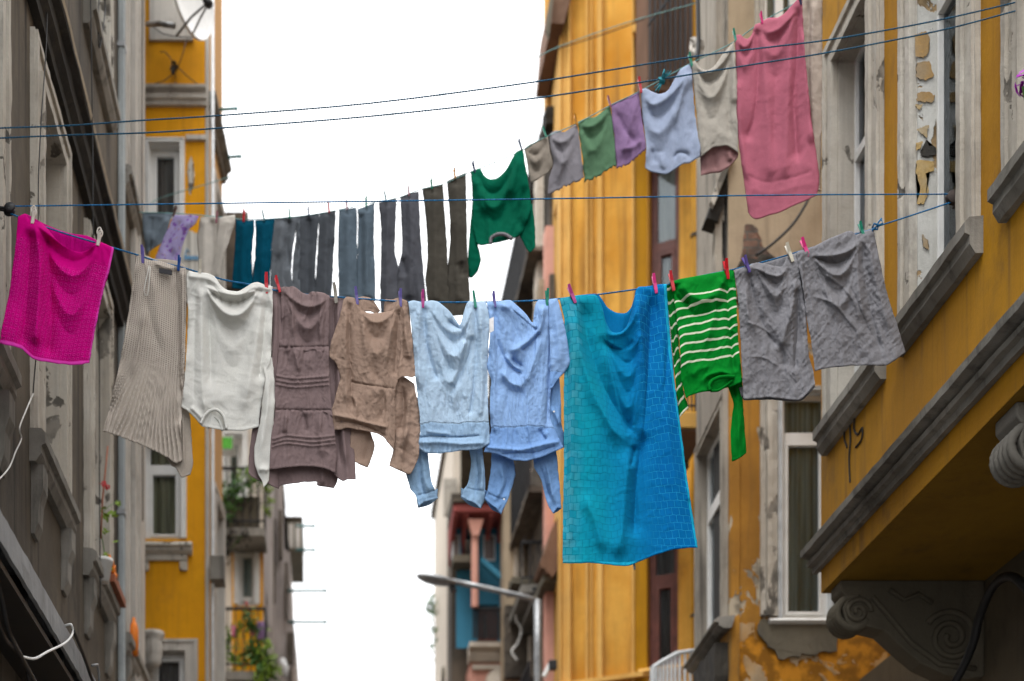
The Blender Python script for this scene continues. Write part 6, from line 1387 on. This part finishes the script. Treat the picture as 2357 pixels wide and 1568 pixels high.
# cable arch on the ground floor wall
cable('thick black cable drooping from the ochre soffit at the lower right', [P(2375, 1368, 8.9), P(2330, 1328, 9.0), P(2290, 1345, 9.2), P(2258, 1410, 9.4), P(2240, 1480, 9.5), P(2215, 1540, 9.6), P(2180, 1600, 9.7)], .03)
t = thing('potted_plant', 'purple flower poking in at the right edge', 'plant', (3.36, 7.07, 6.3))
b = NB(); leaves(b, [XL(2350, 202, 3.40), XL(2362, 170, 3.40), XL(2346, 208, 3.40)], 16, .012, .032); obj('flower', b, M['purf'], t)
b = NB(); tube(b, [XL(2354, 200, 3.4), XL(2362, 240, 3.42), XL(2375, 300, 3.45)], .006, 6); obj('stem', b, M['leaf'], t)
# stains and a graffiti scrawl on the ochre wall
b = NB()
for q in ([(1955, 960), (1958, 1010), (1955, 1060), (1957, 1110)], [(1972, 930), (1966, 985), (1975, 1000), (1985, 985), (1984, 1010), (1970, 1030)], [(1945, 985), (1944, 1010), (1950, 1030)]):
    pts = []
    for x, y in q:
        Y = F*3.517/(x-VX); pts.append(P(x, y, Y))
    tube(b, catmull(pts, 5), .008, 4)
obj('scrawl', b, M['soot'], R1)

# ================================================================== ruined beige building behind it
Y2 = 12.3; F2 = Fr((0, Y2, 0), (1, 0, 0), (0, -1, 0)); u2 = lambda x: U(x, Y2); z2 = lambda y: Zr(y, Y2)
R2 = thing('ruined_bay_building', 'half ruined beige and orange stained building with broken timber bay, right of centre', 'building', (4.2, 13, GZ))
b = NB(); holed(b, F2, u2(1702), 5.2, 4.12, 7.15, [(u2(1797), u2(1912), z2(1425), z2(900))], .3); obj('mid_wall', b, M['post'], R2)
b = NB(); holed(b, F2, u2(1702), 5.2, GZ, 4.12, [], .3); obj('lower_wall', b, M['stain'], R2)
b = NB(); holed(b, F2, u2(1676), 5.2, 7.15, 12.4, [(u2(1750), u2(1846), z2(75), z2(-500))], .3); obj('upper_wall', b, M['beige'], R2)
wn = window(R2, F2, u2(1797), u2(1912), z2(1425), z2(900), recess=.06, tw=.03, trim='pvcl', frame='pvc', fw=.05, transom=z2(1000), sill='pvc', sillp=.05, sillh=.05, cur='curt', proud=.015)
window(R2, F2, u2(1750), u2(1846), z2(75), z2(-500), recess=.08, tw=.05, trim='trimw', frame='pvc', mull=u2(1800), sill=None, cur='curtw')
b = NB()
for x0, x1, n_ in ((1749, 1762, .03), (1762, 1775, .055), (1775, 1788, .04)): box(b, F2, u2(x0), u2(x1)-.004, 0.002, n_, z2(1420), z2(850))
obj('timber_boards', b, M['trimw'], R2, rough=.006)
b = NB(); ragged(b, F2, [(u2(1750), z2(1428)), (u2(1925), z2(1434)), (u2(1925), z2(1500)), (u2(1860), z2(1508)), (u2(1800), z2(1520)), (u2(1765), z2(1490)), (u2(1745), z2(1460))], .0, .02, .02); obj('concrete_patch', b, M['conc'], R2, rough=.004)
b = NB(); ragged(b, F2, [(u2(1700), z2(640)), (u2(1715), z2(520)), (u2(1738), z2(525)), (u2(1745), z2(560)), (u2(1765), z2(585)), (u2(1800), z2(600)), (u2(1850), z2(612)), (u2(1850), z2(640))], .0, .02, .02); obj('exposed_brick', b, M['brick'], R2, rough=.008)
b = NB(); ragged(b, F2, [(u2(1690), z2(700)), (u2(1700), z2(610)), (u2(1760), z2(598)), (u2(1860), z2(605)), (u2(1890), z2(700))], .02, .06, .03); obj('broken_lintel', b, M['soot'], R2, rough=.01)
# corner post and street side
b = NB(); box(b, W0, u2(1676), u2(1701)-.003, Y2-.03, Y2+.25, GZ, 7.1); obj('corner_post', b, M['post'], R2, rough=.005)
p0 = Vector((u2(1677), Y2, 0)); p1 = Vector((U(1603, 13.6), 13.6, 0)); F2s = Fr(p0, p1-p0, Vector((-(p1-p0).y, (p1-p0).x, 0))); L2 = (p1-p0).length
b = NB(); holed(b, F2s, 0.0, L2, GZ, 12.4, [(.08, L2-.22, 4.15, 6.05)], .25); obj('street_wall', b, M['wood'], R2)
window(R2, F2s, .10, L2-.22, 4.15, 6.05, recess=.05, tw=.10, trim='wood', frame='pvc', fw=.06, transom=5.45, sill='trimg', sillp=.14, sillh=.1, cur='curtw', rr=.004)
b = NB(); ragged(b, F2s, [(.0, 3.95), (.9, 3.95), (.85, 3.6), (.5, 3.35), (.2, 3.1), (.05, 2.6), (0, 2.6)], .0, .12, .04); obj('broken_console', b, M['soot'], R2, rough=.01)
b = NB(); prism(b, F2, [(.0, GZ), (.0, 2.2), (.05, 2.2), (.05, GZ)], u2(1692), u2(1704)); obj('pilaster', b, M['post'], R2)
for (x0, x1, yt, yb_, m, th, dx) in ((1622, 1640, -60, 560, 'wood', .08, 0), (1641, 1673, -60, 330, 'wood', .10, 0), (1620, 1634, 420, 690, 'wood', .10, 0), (1655, 1672, 430, 650, 'wood', .10, 4), (1640, 1652, 520, 680, 'soot', .06, 2)):
    b = NB(); ragged(b, Fr((0, 12.75, 0), (1, 0, 0), (0, -1, 0)), [(U(x0, 12.75), Zr(yb_, 12.75)), (U(x1, 12.75), Zr(yb_+10, 12.75)), (U(x1-dx, 12.75), Zr(yt, 12.75)), (U(x0, 12.75), Zr(yt+6, 12.75))], .3, .3+th, .012, 8); obj('broken_timber', b, M[m], R2, rough=.006)
b = NB(); prism(b, Fr((0, 12.5, 0), (1, 0, 0), (0, -1, 0)), [(U(1613, 12.5), Zr(530, 12.5)), (U(1640, 12.5), Zr(540, 12.5)), (U(1684, 12.5), Zr(405, 12.5)), (U(1668, 12.5), Zr(392, 12.5))], .0, .18, 'n'); obj('fallen_beam', b, M['soot'], R2, rough=.012)
b = NB(); prism(b, Fr((0, 12.5, 0), (1, 0, 0), (0, -1, 0)), [(U(1618, 12.5), Zr(505, 12.5)), (U(1626, 12.5), Zr(515, 12.5)), (U(1672, 12.5), Zr(392, 12.5)), (U(1660, 12.5), Zr(380, 12.5))], .19, .26, 'n'); obj('fallen_beam', b, M['trimw'], R2, rough=.010)
b = NB(); box(b, W0, u2(1700), 6, 12.9, 13.1, GZ, 12.3); box(b, W0, U(1640, 13.4), 6, 13.5, 13.65, GZ, 12.3); obj('dark_backing', b, M['room'], R2)  # added dark sheets that block light behind the broken front
t = thing('cloth_bundle', 'pale cloth bundle hung on the balcony wires above the periwinkle blouse', 'bundle', P(1603, 110, 12.6))
clothmesh('cloth', [dict(T=[(1590, 88), (1602, 86), (1618, 90)], R=[(1621, 110), (1618, 128)], B=[(1587, 124), (1600, 134), (1614, 134)], L=[(1587, 105)], noise=[(.05, 12, 20, 0, False), (.01, 6, 9, .5)], hem=0)], [M['r_cream']], t, lambda px: np.full_like(px, 12.7), 2.5, .006)
cable('dark cable running down past the cloth bundle', [P(1606, -20, 12.6), P(1607, 60, 12.6), P(1608, 100, 12.6), P(1604, 140, 12.6)], .02)

# ================================================================== tall light ochre facade
q0 = Vector((U(1288, 16.3), 16.3, 0)); q1 = Vector((U(1606, 15.6), 15.6, 0))
F3 = Fr(q0, q1-q0, Vector(((q1-q0).y, -(q1-q0).x, 0))); L3 = (q1-q0).length
def u3(x):   # photo x -> distance along the facade
    r = (x-VX)/F; t_ = (r*q0.y-q0.x)/((q1.x-q0.x)-r*(q1.y-q0.y)); return t_*L3
def z3(x, y): 
    t_ = u3(x)/L3; Y = q0.y+(q1.y-q0.y)*t_; return Zr(y, Y)
R3 = thing('ochre_facade', 'tall light ochre facade with vertical pilaster strips and red brown windows, right of centre', 'building', (q0.x+.8, 16.8, GZ))
w3 = [(u3(1492), u3(1563), z3(1530, 830), z3(1530, 330)), (u3(1488), u3(1561), z3(1525, 1535), z3(1525, 1130))]
b = NB(); holed(b, F3, 0, L3+.3, GZ, 14, w3, .3); box(b, W0, q0.x, 6, 17.2, 17.5, GZ, 14); obj('wall', b, M['ochre3'], R3)
FE = Fr(q0, (0.05, 1, 0), (-1, .05, 0)); b = NB(); holed(b, FE, 0, 1.0, GZ, 13.8, [(.3, .6, 3.0, 6.0), (.3, .6, 7.5, 10.5)], .1); obj('street_wall', b, M['ochre3b'], R3)
b = NB(); box(b, W0, q0.x, 6, 15.9, 17.4, 14, 14.2); obj('roof', b, M['soot'], R3)
backing(R3, F3, .2, L3+.3, GZ, 13.9, .5, .6)
for i, h in enumerate(w3):
    window(R3, F3, *h, recess=.14, tw=.02, trim=None, frame='rwood', fw=.07, transom=h[2]+(h[3]-h[2])*(.56 if i == 0 else .52), sill='ochre3b' if i else 'trimg', sillp=.06, sillh=.1, cur='curtg' if i == 0 else 'curtd')
b = NB()
for x0, x1, n_ in ((1291, 1296, .06), (1296, 1311, .03), (1311, 1318, .09), (1350, 1356, .05), (1362, 1366, .05), (1378, 1390, .07), (1456, 1462, .05)): box(b, F3, u3(x0), u3(x1), .002, n_, GZ, 13.9)
obj('pilaster_strips', b, M['ochre3b'], R3, bevel=.01)
b = NB(); box(b, F3, u3(1463), u3(1489), -.02, .012, GZ, 13.9); obj('window_bay_strip', b, M['ochre'], R3)
b = NB(); box(b, F3, -.1, u3(1485), .0, .10, z3(1400, 1572), z3(1400, 1562)); obj('string_course', b, M['ochre3b'], R3)
b = NB(); box(b, F3, u3(1461), u3(1492), .0, .14, z3(1475, 92), z3(1475, 74)); box(b, F3, u3(1464), u3(1488), .0, .09, z3(1475, 74), z3(1475, 60)); obj('capital', b, M['ochre3b'], R3, bevel=.02)
t = thing('drain_pipe', 'yellow painted drain pipe down the right edge of the light ochre facade', 'pipe', (U(1601, 15.3), 15.3, GZ))
b = NB(); tube(b, [(U(1601, 15.3), 15.3, GZ), (U(1601, 15.3), 15.3, 13)], .045, 12); obj('pipe', b, M['ochre'], t, True)
b = NB()
for y in (540, 1415, 900):
    b = NB(); tube(b, [P(1601, y, 15.3), P(1601, y+6, 15.3)], .056, 12); obj('pipe_collar', b, M['dark'], t)
# dark slatted timber bay at the top
t = thing('slatted_bay', 'dark brown slatted timber bay above the light ochre facade windows', 'bay', P(1540, 150, 15.0))
b = NB()
for i in range(9):
    x = 1494+i*11.6; box(b, W0, U(x, 15.0), U(x+3.4, 15.0), 14.98, 15.02, Zr(186-abs(i)*0, 15.0), 13.2)
obj('slats', b, M['iron'], t)
b = NB(); box(b, W0, U(1492, 15.0), U(1598, 15.0), 15.05, 15.6, Zr(200, 15.0), 13.2); obj('boards', b, M['browneave'], t)
b = NB(); prism(b, Fr((0, 14.9, 0), (1, 0, 0), (0, -1, 0)), [(U(1489, 14.9), Zr(66, 14.9)), (U(1492, 14.9), Zr(58, 14.9)), (U(1540, 14.9), Zr(-6, 14.9)), (U(1546, 14.9), Zr(-6, 14.9))], 0, .04, 'n'); obj('rail', b, M['iron'], t)
t = thing('balcony', 'ochre balcony slab with dark soffit and thin rail, between the blue towel and green sleeve', 'balcony', P(1590, 1000, 14.3))
b = NB(); box(b, W0, U(1552, 14.2), U(1628, 14.2), 14.2, 15.7, Zr(985, 14.2), Zr(948, 14.2)); obj('slab', b, M['ochre3b'], t, bevel=.01)
b = NB(); box(b, W0, U(1553, 14.2), U(1627, 14.2), 14.22, 15.7, Zr(985, 14.2)-.02, Zr(985, 14.2)-.003); box(b, W0, U(1553, 14.2), U(1627, 14.2), 14.9, 14.98, Zr(985, 14.2)-.08, Zr(985, 14.2)-.022); obj('soffit', b, M['browneave'], t)
b = NB()
for x in np.arange(1556, 1628, 9): tube(b, [P(x, 946, 14.22), P(x, 900, 14.22)], .01, 5)
tube(b, [P(1553, 902, 14.22), P(1628, 902, 14.22)], .012, 6); tube(b, [P(1553, 934, 14.22), P(1628, 934, 14.22)], .01, 6); obj('railing', b, M['iron'], t)
t = thing('balcony', 'small cream painted balcony rail at the bottom below the broken console', 'balcony', P(1550, 1560, 13.9))
b = NB()
pts = [(1503, 1536, 13.7), (1530, 1519, 13.75), (1560, 1503, 13.85), (1601, 1497, 14.0)]
tube(b, [P(*p) for p in pts], .02, 8)
for i in range(11):
    f = i/10*3; k = min(2, int(f)); p = Vector(P(*pts[k])).lerp(Vector(P(*pts[k+1])), f-k); tube(b, [p, p-Vector((0, 0, .9))], .014 if i else .03, 6)
obj('railing', b, M['pvcl'], t)
b = NB(); box(b, W0, U(1500, 13.7), U(1610, 13.9), 13.7, 15.6, Zr(1536, 13.7)-1.0, Zr(1536, 13.7)-.9); obj('slab', b, M['ochre3b'], t)

# eave, pink house and dark ruined row further along
t = thing('roof_eave', 'brown boarded roof eave at the top of the light ochre facade against the sky', 'eave', P(1290, 60, 16.4))
b = NB(); prism(b, Fr((0, 16.35, 0), (1, 0, 0), (0, -1, 0)), [(U(1259, 16.35), Zr(98, 16.35)), (U(1288, 16.35), Zr(100, 16.35)), (U(1322, 16.35), Zr(-30, 16.35)), (U(1270, 16.35), Zr(-30, 16.35))], -.9, .3, 'n'); obj('soffit', b, M['browneave'], t, rough=.006)
b = NB(); prism(b, Fr((0, 16.0, 0), (1, 0, 0), (0, -1, 0)), [(U(1255, 16.0), Zr(75, 16.0)), (U(1262, 16.0), Zr(95, 16.0)), (U(1276, 16.0), Zr(-30, 16.0)), (U(1268, 16.0), Zr(-30, 16.0))], 0, .06, 'n'); obj('gutter', b, M['conc'], t)
R4 = thing('pink_house', 'narrow salmon pink house strip between the ochre facade and the dark ruin', 'house', (2.65, 17.2, GZ))
b = NB(); box(b, W0, U(1256, 16.9), U(1310, 16.9), 16.9, 17.1, GZ, Zr(520, 16.9)); obj('wall', b, M['pinkw'], R4)
b = NB(); box(b, W0, U(1266, 16.8), U(1278, 16.8), 16.82, 16.88, Zr(720, 16.8), Zr(628, 16.8)); obj('shutter', b, M['dark'], R4)
R5 = thing('dark_ruin', 'blackened derelict building with broken balconies receding behind the green sweatshirt', 'building', (2.8, 19, GZ))
XD = 2.62; FD = Fr((XD, 0, 0), (0, 1, 0), (-1, 0, 0))
b = NB(); holed(b, FD, 17.0, 22.0, GZ, 11.6, [(17.5+.95*i, 18.05+.95*i, z, z+1.7) for i in range(5) for z in (2.0, 5.0, 8.2)], .3); box(b, W0, XD+.01, 6, 21.7, 22, GZ, 11.6); box(b, W0, XD+.01, 6, 17.0, 17.2, Zr(520, 17), 11.6); obj('wall', b, M['dark'], R5, rough=.02)
b = NB(); box(b, FD, 16.9, 22.2, -3, .06, 11.6, 11.8); obj('roof', b, M['soot'], R5, rough=.03)
backing(R5, FD, 17.2, 21.7, GZ, 11.4, .5, .6)
for z in (10.2, 7.3, 4.3):
    b = NB(); box(b, FD, 17.1, 21.6, .0, .24, z, z+.07); o = obj('balcony_slab', b, M['dark'], R5, rough=.02)
    b = NB()
    for y in np.arange(17.1, 21.7, .16): tube(b, [(XD-.22, y, z+.07), (XD-.22, y, z+.95)], .012, 4)
    tube(b, [(XD-.22, 17.1, z+.95), (XD-.22, 21.6, z+.95)], .02, 6); obj('balcony_rail', b, M['iron'], o)
for q in ((17.3, 17.6, .02, .10, 8.6, 11.5), (19.0, 19.4, .02, .10, 4.4, 7.3)):
    b = NB(); box(b, FD, *q); obj('pilaster', b, M['cream'], R5, rough=.01)
b = NB(); box(b, FD, 17.0, 17.3, .0, .12, 9.4, 9.8); obj('stone_corbel', b, M['tanedge'], R5, rough=.02); b = NB(); box(b, FD, 17.05, 17.6, .0, .2, 8.2, 8.6); obj('stone_corbel', b, M['tanedge'], R5, rough=.02)
b = NB(); box(b, W0, U(1240, 16.9), U(1275, 16.9), 16.6, 17.3, Zr(1362, 16.9), Zr(1345, 16.9)); obj('ledge', b, M['conc'], R5, rough=.02); b = NB(); box(b, W0, U(1175, 18), U(1250, 18), 17.9, 18.4, Zr(1350, 18), Zr(1335, 18)); obj('ledge', b, M['conc'], R5, rough=.02)
b = NB(); ragged(b, Fr((0, 16.8, 0), (1, 0, 0), (0, -1, 0)), [(U(1233, 16.8), Zr(1320, 16.8)), (U(1266, 16.8), Zr(1230, 16.8)), (U(1288, 16.8), Zr(1180, 16.8)), (U(1288, 16.8), Zr(1300, 16.8)), (U(1262, 16.8), Zr(1350, 16.8))], -.2, .3, .01); obj('timber_console', b, M['browneave'], R5, rough=.01)

# cream building and blue house with red balcony at the end of the street
XE = 1.86; FEc = Fr((XE, 0, 0), (0, 1, 0), (-1, 0, 0))
R6 = thing('cream_building', 'cream rendered building with a small round vent at the far end of the street', 'building', (2.2, 23, GZ))
b = NB(); holed(b, FEc, 21.5, 25.4, GZ, Zr(1190, 25.4), [], .2); box(b, W0, XE+.002, U(1060, 21.5), 21.5, 21.7, GZ, Zr(1190, 25.4)); box(b, W0, XE, 4, 25.3, 25.4, GZ, Zr(1190, 25.4)); obj('wall', b, M['cream'], R6)
b = NB(); box(b, W0, XE-.06, 4, 21.3, 25.5, Zr(1190, 25.4), Zr(1190, 25.4)+.12); obj('roof', b, M['dark'], R6)
b = NB(); box(b, W0, U(1022, 21.4), U(1052, 21.4), 21.42, 21.48, Zr(1185, 21.4), Zr(1100, 21.4)); obj('blind_panel', b, M['trimw'], R6)
b = NB()
for y, z in ((23.2, 6.9), (24.4, 6.2)): lathe(b, [(0, .04), (.14, .04), (.16, 0)], (XE, y, z), (-1, 0, 0), (0, 0, 1), 16)
obj('vent', b, M['conc'], R6)
foliage('small sprig of leaves hanging against the sky beside the cream building', 'plant', [(993, 1380, 24.5, 30), (996, 1400, 24.5, 36), (990, 1412, 24.5, 30), (999, 1450, 24.6, 24), (998, 1490, 24.6, 20)], 'leaf', .04, .06)
Y7 = 19.6; F7 = Fr((0, Y7, 0), (1, 0, 0), (0, -1, 0)); u7 = lambda x: U(x, Y7); z7 = lambda y: Zr(y, Y7)
R7 = thing('blue_house', 'turquoise blue timber house with a red columned balcony and pink ground storey in the distance', 'house', (u7(1110), Y7+.8, GZ))
b = NB(); holed(b, F7, u7(1050), u7(1160), z7(1492), z7(1160), [(u7(1098), u7(1148), z7(1482), z7(1392)), (u7(1062), u7(1084), z7(1290), z7(1230))], .2); obj('blue_wall', b, M['bluew'], R7)
b = NB(); box(b, F7, u7(1046), u7(1190), -1.2, -.5, GZ, z7(1100)); obj('dark_backing', b, M['dark'], R7)
b = NB(); box(b, F7, u7(1036), u7(1196), -.4, .55, Zr(1178, 19.05), Zr(1158, 19.05)); obj('red_canopy', b, M['redw'], R7, bevel=.02)
for x in (1040, 1066, 1122, 1150, 1178):
    b = NB(); prism(b, Fr((U(x, 19.3), 19.6, 0), (1, 0, 0), (0, -1, 0)), [(-.35, Zr(1180, 19.05)), (.5, Zr(1180, 19.05)), (.5, Zr(1184, 19.05)), (.1, Zr(1200, 19.05)), (-.3, Zr(1250, 19.05))], 0, .06); obj('canopy_rib', b, M['redw'], R7)
for x0, x1 in ((1040, 1058), (1112, 1140)):
    b = NB(); box(b, F7, u7(x0), u7(x1), -.1, .02, z7(1292), z7(1232)); o_ = obj('window', b, M['pvcl'], R7); b = NB(); box(b, F7, u7(x0+3), u7(x1-3), .02, .03, z7(1288), z7(1236)); obj('pane', b, M['curtd'], o_)
b = NB()
for x in range(1090, 1156, 5): tube(b, [P(x, 1400, 19.25), P(x, 1470, 19.25)], .012, 4)
tube(b, [P(1088, 1402, 19.25), P(1157, 1402, 19.25)], .02, 6); obj('balcony_rail', b, M['iron'], R7)
b = NB(); box(b, F7, u7(1034), u7(1150), -.3, .6, Zr(1158, 19.05)+.002, Zr(1152, 19.05)); obj('roof', b, M['dark'], R7)
b = NB(); tube(b, [P(1093, 1226, 19.2), P(1093, 1398, 19.2)], .05, 10); prism(b, Fr((0, 19.2, 0), (1, 0, 0), (0, -1, 0)), [(U(1076, 19.2), Zr(1200, 19.2)), (U(1112, 19.2), Zr(1200, 19.2)), (U(1100, 19.2), Zr(1238, 19.2)), (U(1087, 19.2), Zr(1238, 19.2))], -.05, .08, 'n'); obj('column', b, M['pinkw'], R7)
b = NB(); box(b, F7, u7(1038), u7(1090), .0, .3, z7(1312), z7(1296)); obj('ledge', b, M['conc'], R7)
b = NB(); tube(b, [P(1106, 1290, 19.3), P(1158, 1336, 19.3)], .05, 8); obj('strut', b, M['bluew'], R7)
b = NB(); ragged(b, F7, [(u7(1150), z7(1480)), (u7(1155), z7(1380)), (u7(1172), z7(1300)), (u7(1180), z7(1290)), (u7(1182), z7(1340)), (u7(1170), z7(1440))], .1, .4, .01); obj('red_brace', b, M['redw'], R7)
window(R7, F7, u7(1098), u7(1148), z7(1482), z7(1392), recess=.1, tw=.02, trim=None, frame='rwood', fw=.06, mull=u7(1128), sill=None, cur='curtw')
b = NB(); prism(b, F7, [(0, z7(1530)), (.15, z7(1530)), (.2, z7(1518)), (.2, z7(1510)), (.32, z7(1504)), (.32, z7(1494)), (0, z7(1494))], u7(1076), u7(1186)); obj('cornice', b, M['cream'], R7, rough=.006)
b = NB(); box(b, F7, u7(1080), u7(1186), -.5, .1, GZ, z7(1530)); obj('pink_wall', b, M['pinkw'], R7)
b = NB(); box(b, F7, u7(1085), u7(1184), .1, .16, z7(1548), z7(1538)); lathe(b, [(0, .08), (.2, .06), (.24, 0)], (u7(1155), Y7-.1, z7(1576)), (0, -1, 0), (0, 0, 1), 20); obj('moulding', b, M['cream'], R7)
R8 = thing('stuccoed_house', 'pale house with white pilasters and black iron balconies behind the street lamp', 'house', (U(1205, 18.5), 18.8, GZ))
Y8 = 18.9; F8 = Fr((0, Y8, 0), (1, 0, 0), (0, -1, 0)); u8 = lambda x: U(x, Y8); z8 = lambda y: Zr(y, Y8)
b = NB(); box(b, F8, u8(1160), u8(1240), -.4, 0, z8(1560), z8(1080)); obj('wall', b, M['beige'], R8)
b = NB()
for x0, x1 in ((1183, 1192), (1196, 1204), (1214, 1226)): box(b, F8, u8(x0), u8(x1), .002, .08, z8(1360), z8(1085))
obj('pilasters', b, M['cream'], R8, rough=.01)
b = NB(); box(b, F8, u8(1229), u8(1240), .002, .1, z8(1360), z8(1085)); obj('brick_red_strip', b, M['pinkw'], R8)
b = NB(); box(b, F8, u8(1160), u8(1240), .0, .12, z8(1565), z8(1400)); obj('dark_front', b, M['dark'], R8, rough=.02)
b = NB(); box(b, F8, u8(1212), u8(1222), .125, .2, z8(1565), z8(1475)); obj('door_post', b, M['cream'], R8)
for lab, y0, y1, x0, x1 in (('black iron balcony left of the brown console above the lamp arm', 1245, 1345, 1200, 1258), ('small black iron balcony above the lamp elbow', 1355, 1370, 1225, 1262)):
    balcony(lab, x0, x1, y0, y1, 17.6, 18.8)
cable('white looping cable in front of the dark house below the lamp arm', [P(1184, 1400, 18.4), P(1190, 1430, 18.4), P(1200, 1450, 18.4), P(1192, 1480, 18.4), P(1178, 1500, 18.4), P(1190, 1520, 18.4)], .015, 'ivory')
t = thing('floodlight', 'small floodlight on an angled white bracket at the foot of the ochre facade', 'floodlight', P(1262, 1540, 16.3))
b = NB(); tube(b, [P(1252, 1558, 16.3), P(1266, 1530, 16.3)], .03, 6); obj('bracket', b, M['whitep'], t)
b = NB(); box(b, Fr(P(1270, 1535, 16.3), (1, 0, 0), (0, -1, 0)), -.04, .05, 0, .08, -.05, .06); obj('lamp_head', b, M['black'], t, bevel=.01)

# street lamp
t = thing('street_lamp', 'grey street lamp with a long arm and flat oval head over the street', 'street lamp', (U(1238, 16.4), 16.4, GZ))
YL = 16.4
b = NB(); tube(b, [(U(1238, YL), YL, GZ), P(1238, 1500, YL), P(1237, 1382, YL)], .045, 12); obj('pole', b, M['steel'], t, True)
b = NB(); tube(b, [P(1240, 1383, YL), P(1200, 1372, YL), P(1110, 1352, YL), P(1040, 1338, YL)], .032, 10); obj('arm', b, M['steel'], t, True)
b = NB()
prof = [(958, 1325, .006), (964, 1327, .03), (980, 1331, .052), (1000, 1335, .060), (1020, 1338, .056), (1036, 1341, .042), (1048, 1343, .03)]
rr_ = []
for x, y, r in prof:
    c = Vector(P(x, y, YL)); rr_.append([b.verts.new(c+Vector((0, math.cos(a)*r*2.0, math.sin(a)*r*.85))) for a in [2*math.pi*k/16 for k in range(16)]])
for i in range(len(rr_)-1):
    for k in range(16): b.faces.new((rr_[i][k], rr_[i][(k+1) % 16], rr_[i+1][(k+1) % 16], rr_[i+1][k]))
b.faces.new(rr_[0]); b.faces.new(rr_[-1][::-1]); obj('lamp_head', b, M['steel'], t, True)
b = NB(); tube(b, [P(1040, 1342, YL), P(1044, 1362, YL)], .04, 8); obj('bracket', b, M['black'], t)
# ================================================================== SETTING, LIGHT, CAMERA
w = bpy.data.worlds.new('World'); S.world = w; w.use_nodes = True
nt = w.node_tree; nt.nodes.clear()
sky = nt.nodes.new('ShaderNodeTexSky'); sky.sky_type = 'NISHITA'; sky.sun_disc = False
SUN_EL, SUN_AZ = math.radians(66), math.radians(205)
sky.sun_elevation = SUN_EL; sky.sun_rotation = SUN_AZ; sky.dust_density = 4; sky.air_density = 1
hs = nt.nodes.new('ShaderNodeHueSaturation'); hs.inputs['Saturation'].default_value = 0.12; nt.links.new(sky.outputs[0], hs.inputs['Color'])
bg = nt.nodes.new('ShaderNodeBackground'); bg.inputs['Strength'].default_value = 0.15; nt.links.new(hs.outputs[0], bg.inputs[0])
# even white cloud deck over that sky
bc = nt.nodes.new('ShaderNodeBackground'); bc.inputs[0].default_value = (0.98, 0.99, 1.0, 1); 
# overcast sky: three times as bright overhead as at the horizon
tcw = nt.nodes.new('ShaderNodeTexCoord'); sx = nt.nodes.new('ShaderNodeSeparateXYZ'); nt.links.new(tcw.outputs['Generated'], sx.inputs[0])
cl = nt.nodes.new('ShaderNodeMath'); cl.operation = 'MAXIMUM'; cl.inputs[1].default_value = 0; nt.links.new(sx.outputs[2], cl.inputs[0])
mm = nt.nodes.new('ShaderNodeMath'); mm.operation = 'MULTIPLY_ADD'; mm.inputs[1].default_value = CLOUD*2/3; mm.inputs[2].default_value = CLOUD/3
nt.links.new(cl.outputs[0], mm.inputs[0]); nt.links.new(mm.outputs[0], bc.inputs[1])
ad = nt.nodes.new('ShaderNodeAddShader'); nt.links.new(bg.outputs[0], ad.inputs[0]); nt.links.new(bc.outputs[0], ad.inputs[1])
ow = nt.nodes.new('ShaderNodeOutputWorld'); nt.links.new(ad.outputs[0], ow.inputs[0])
sl = bpy.data.lights.new('sun', 'SUN'); sl.energy = 1.4; sl.angle = math.radians(16); sl.color = (1, 0.97, 0.93)
so = bpy.data.objects.new('sun', sl); COL.objects.link(so)
dirv = Vector((math.sin(SUN_AZ)*math.cos(SUN_EL), math.cos(SUN_AZ)*math.cos(SUN_EL), math.sin(SUN_EL)))
so.rotation_euler = dirv.to_track_quat('Z', 'Y').to_euler()
cam = bpy.data.cameras.new('camera'); co = bpy.data.objects.new('camera', cam); COL.objects.link(co)
co.location = (0, 0, 0); co.rotation_euler = (math.pi/2, 0, 0)
cam.sensor_width = 36; cam.lens = F/2357*36
cam.shift_x = (1178.5-VX)/2357; cam.shift_y = (VY-784)/2357
cam.clip_end = 2000; cam.clip_start = 0.05
cam.dof.use_dof = True; cam.dof.focus_distance = 7.8; cam.dof.aperture_fstop = FSTOP
S.camera = co
S.view_settings.view_transform = 'Standard'; S.view_settings.look = 'None'; S.view_settings.exposure = EXPO; S.view_settings.gamma = 1
S.render.engine = 'CYCLES'
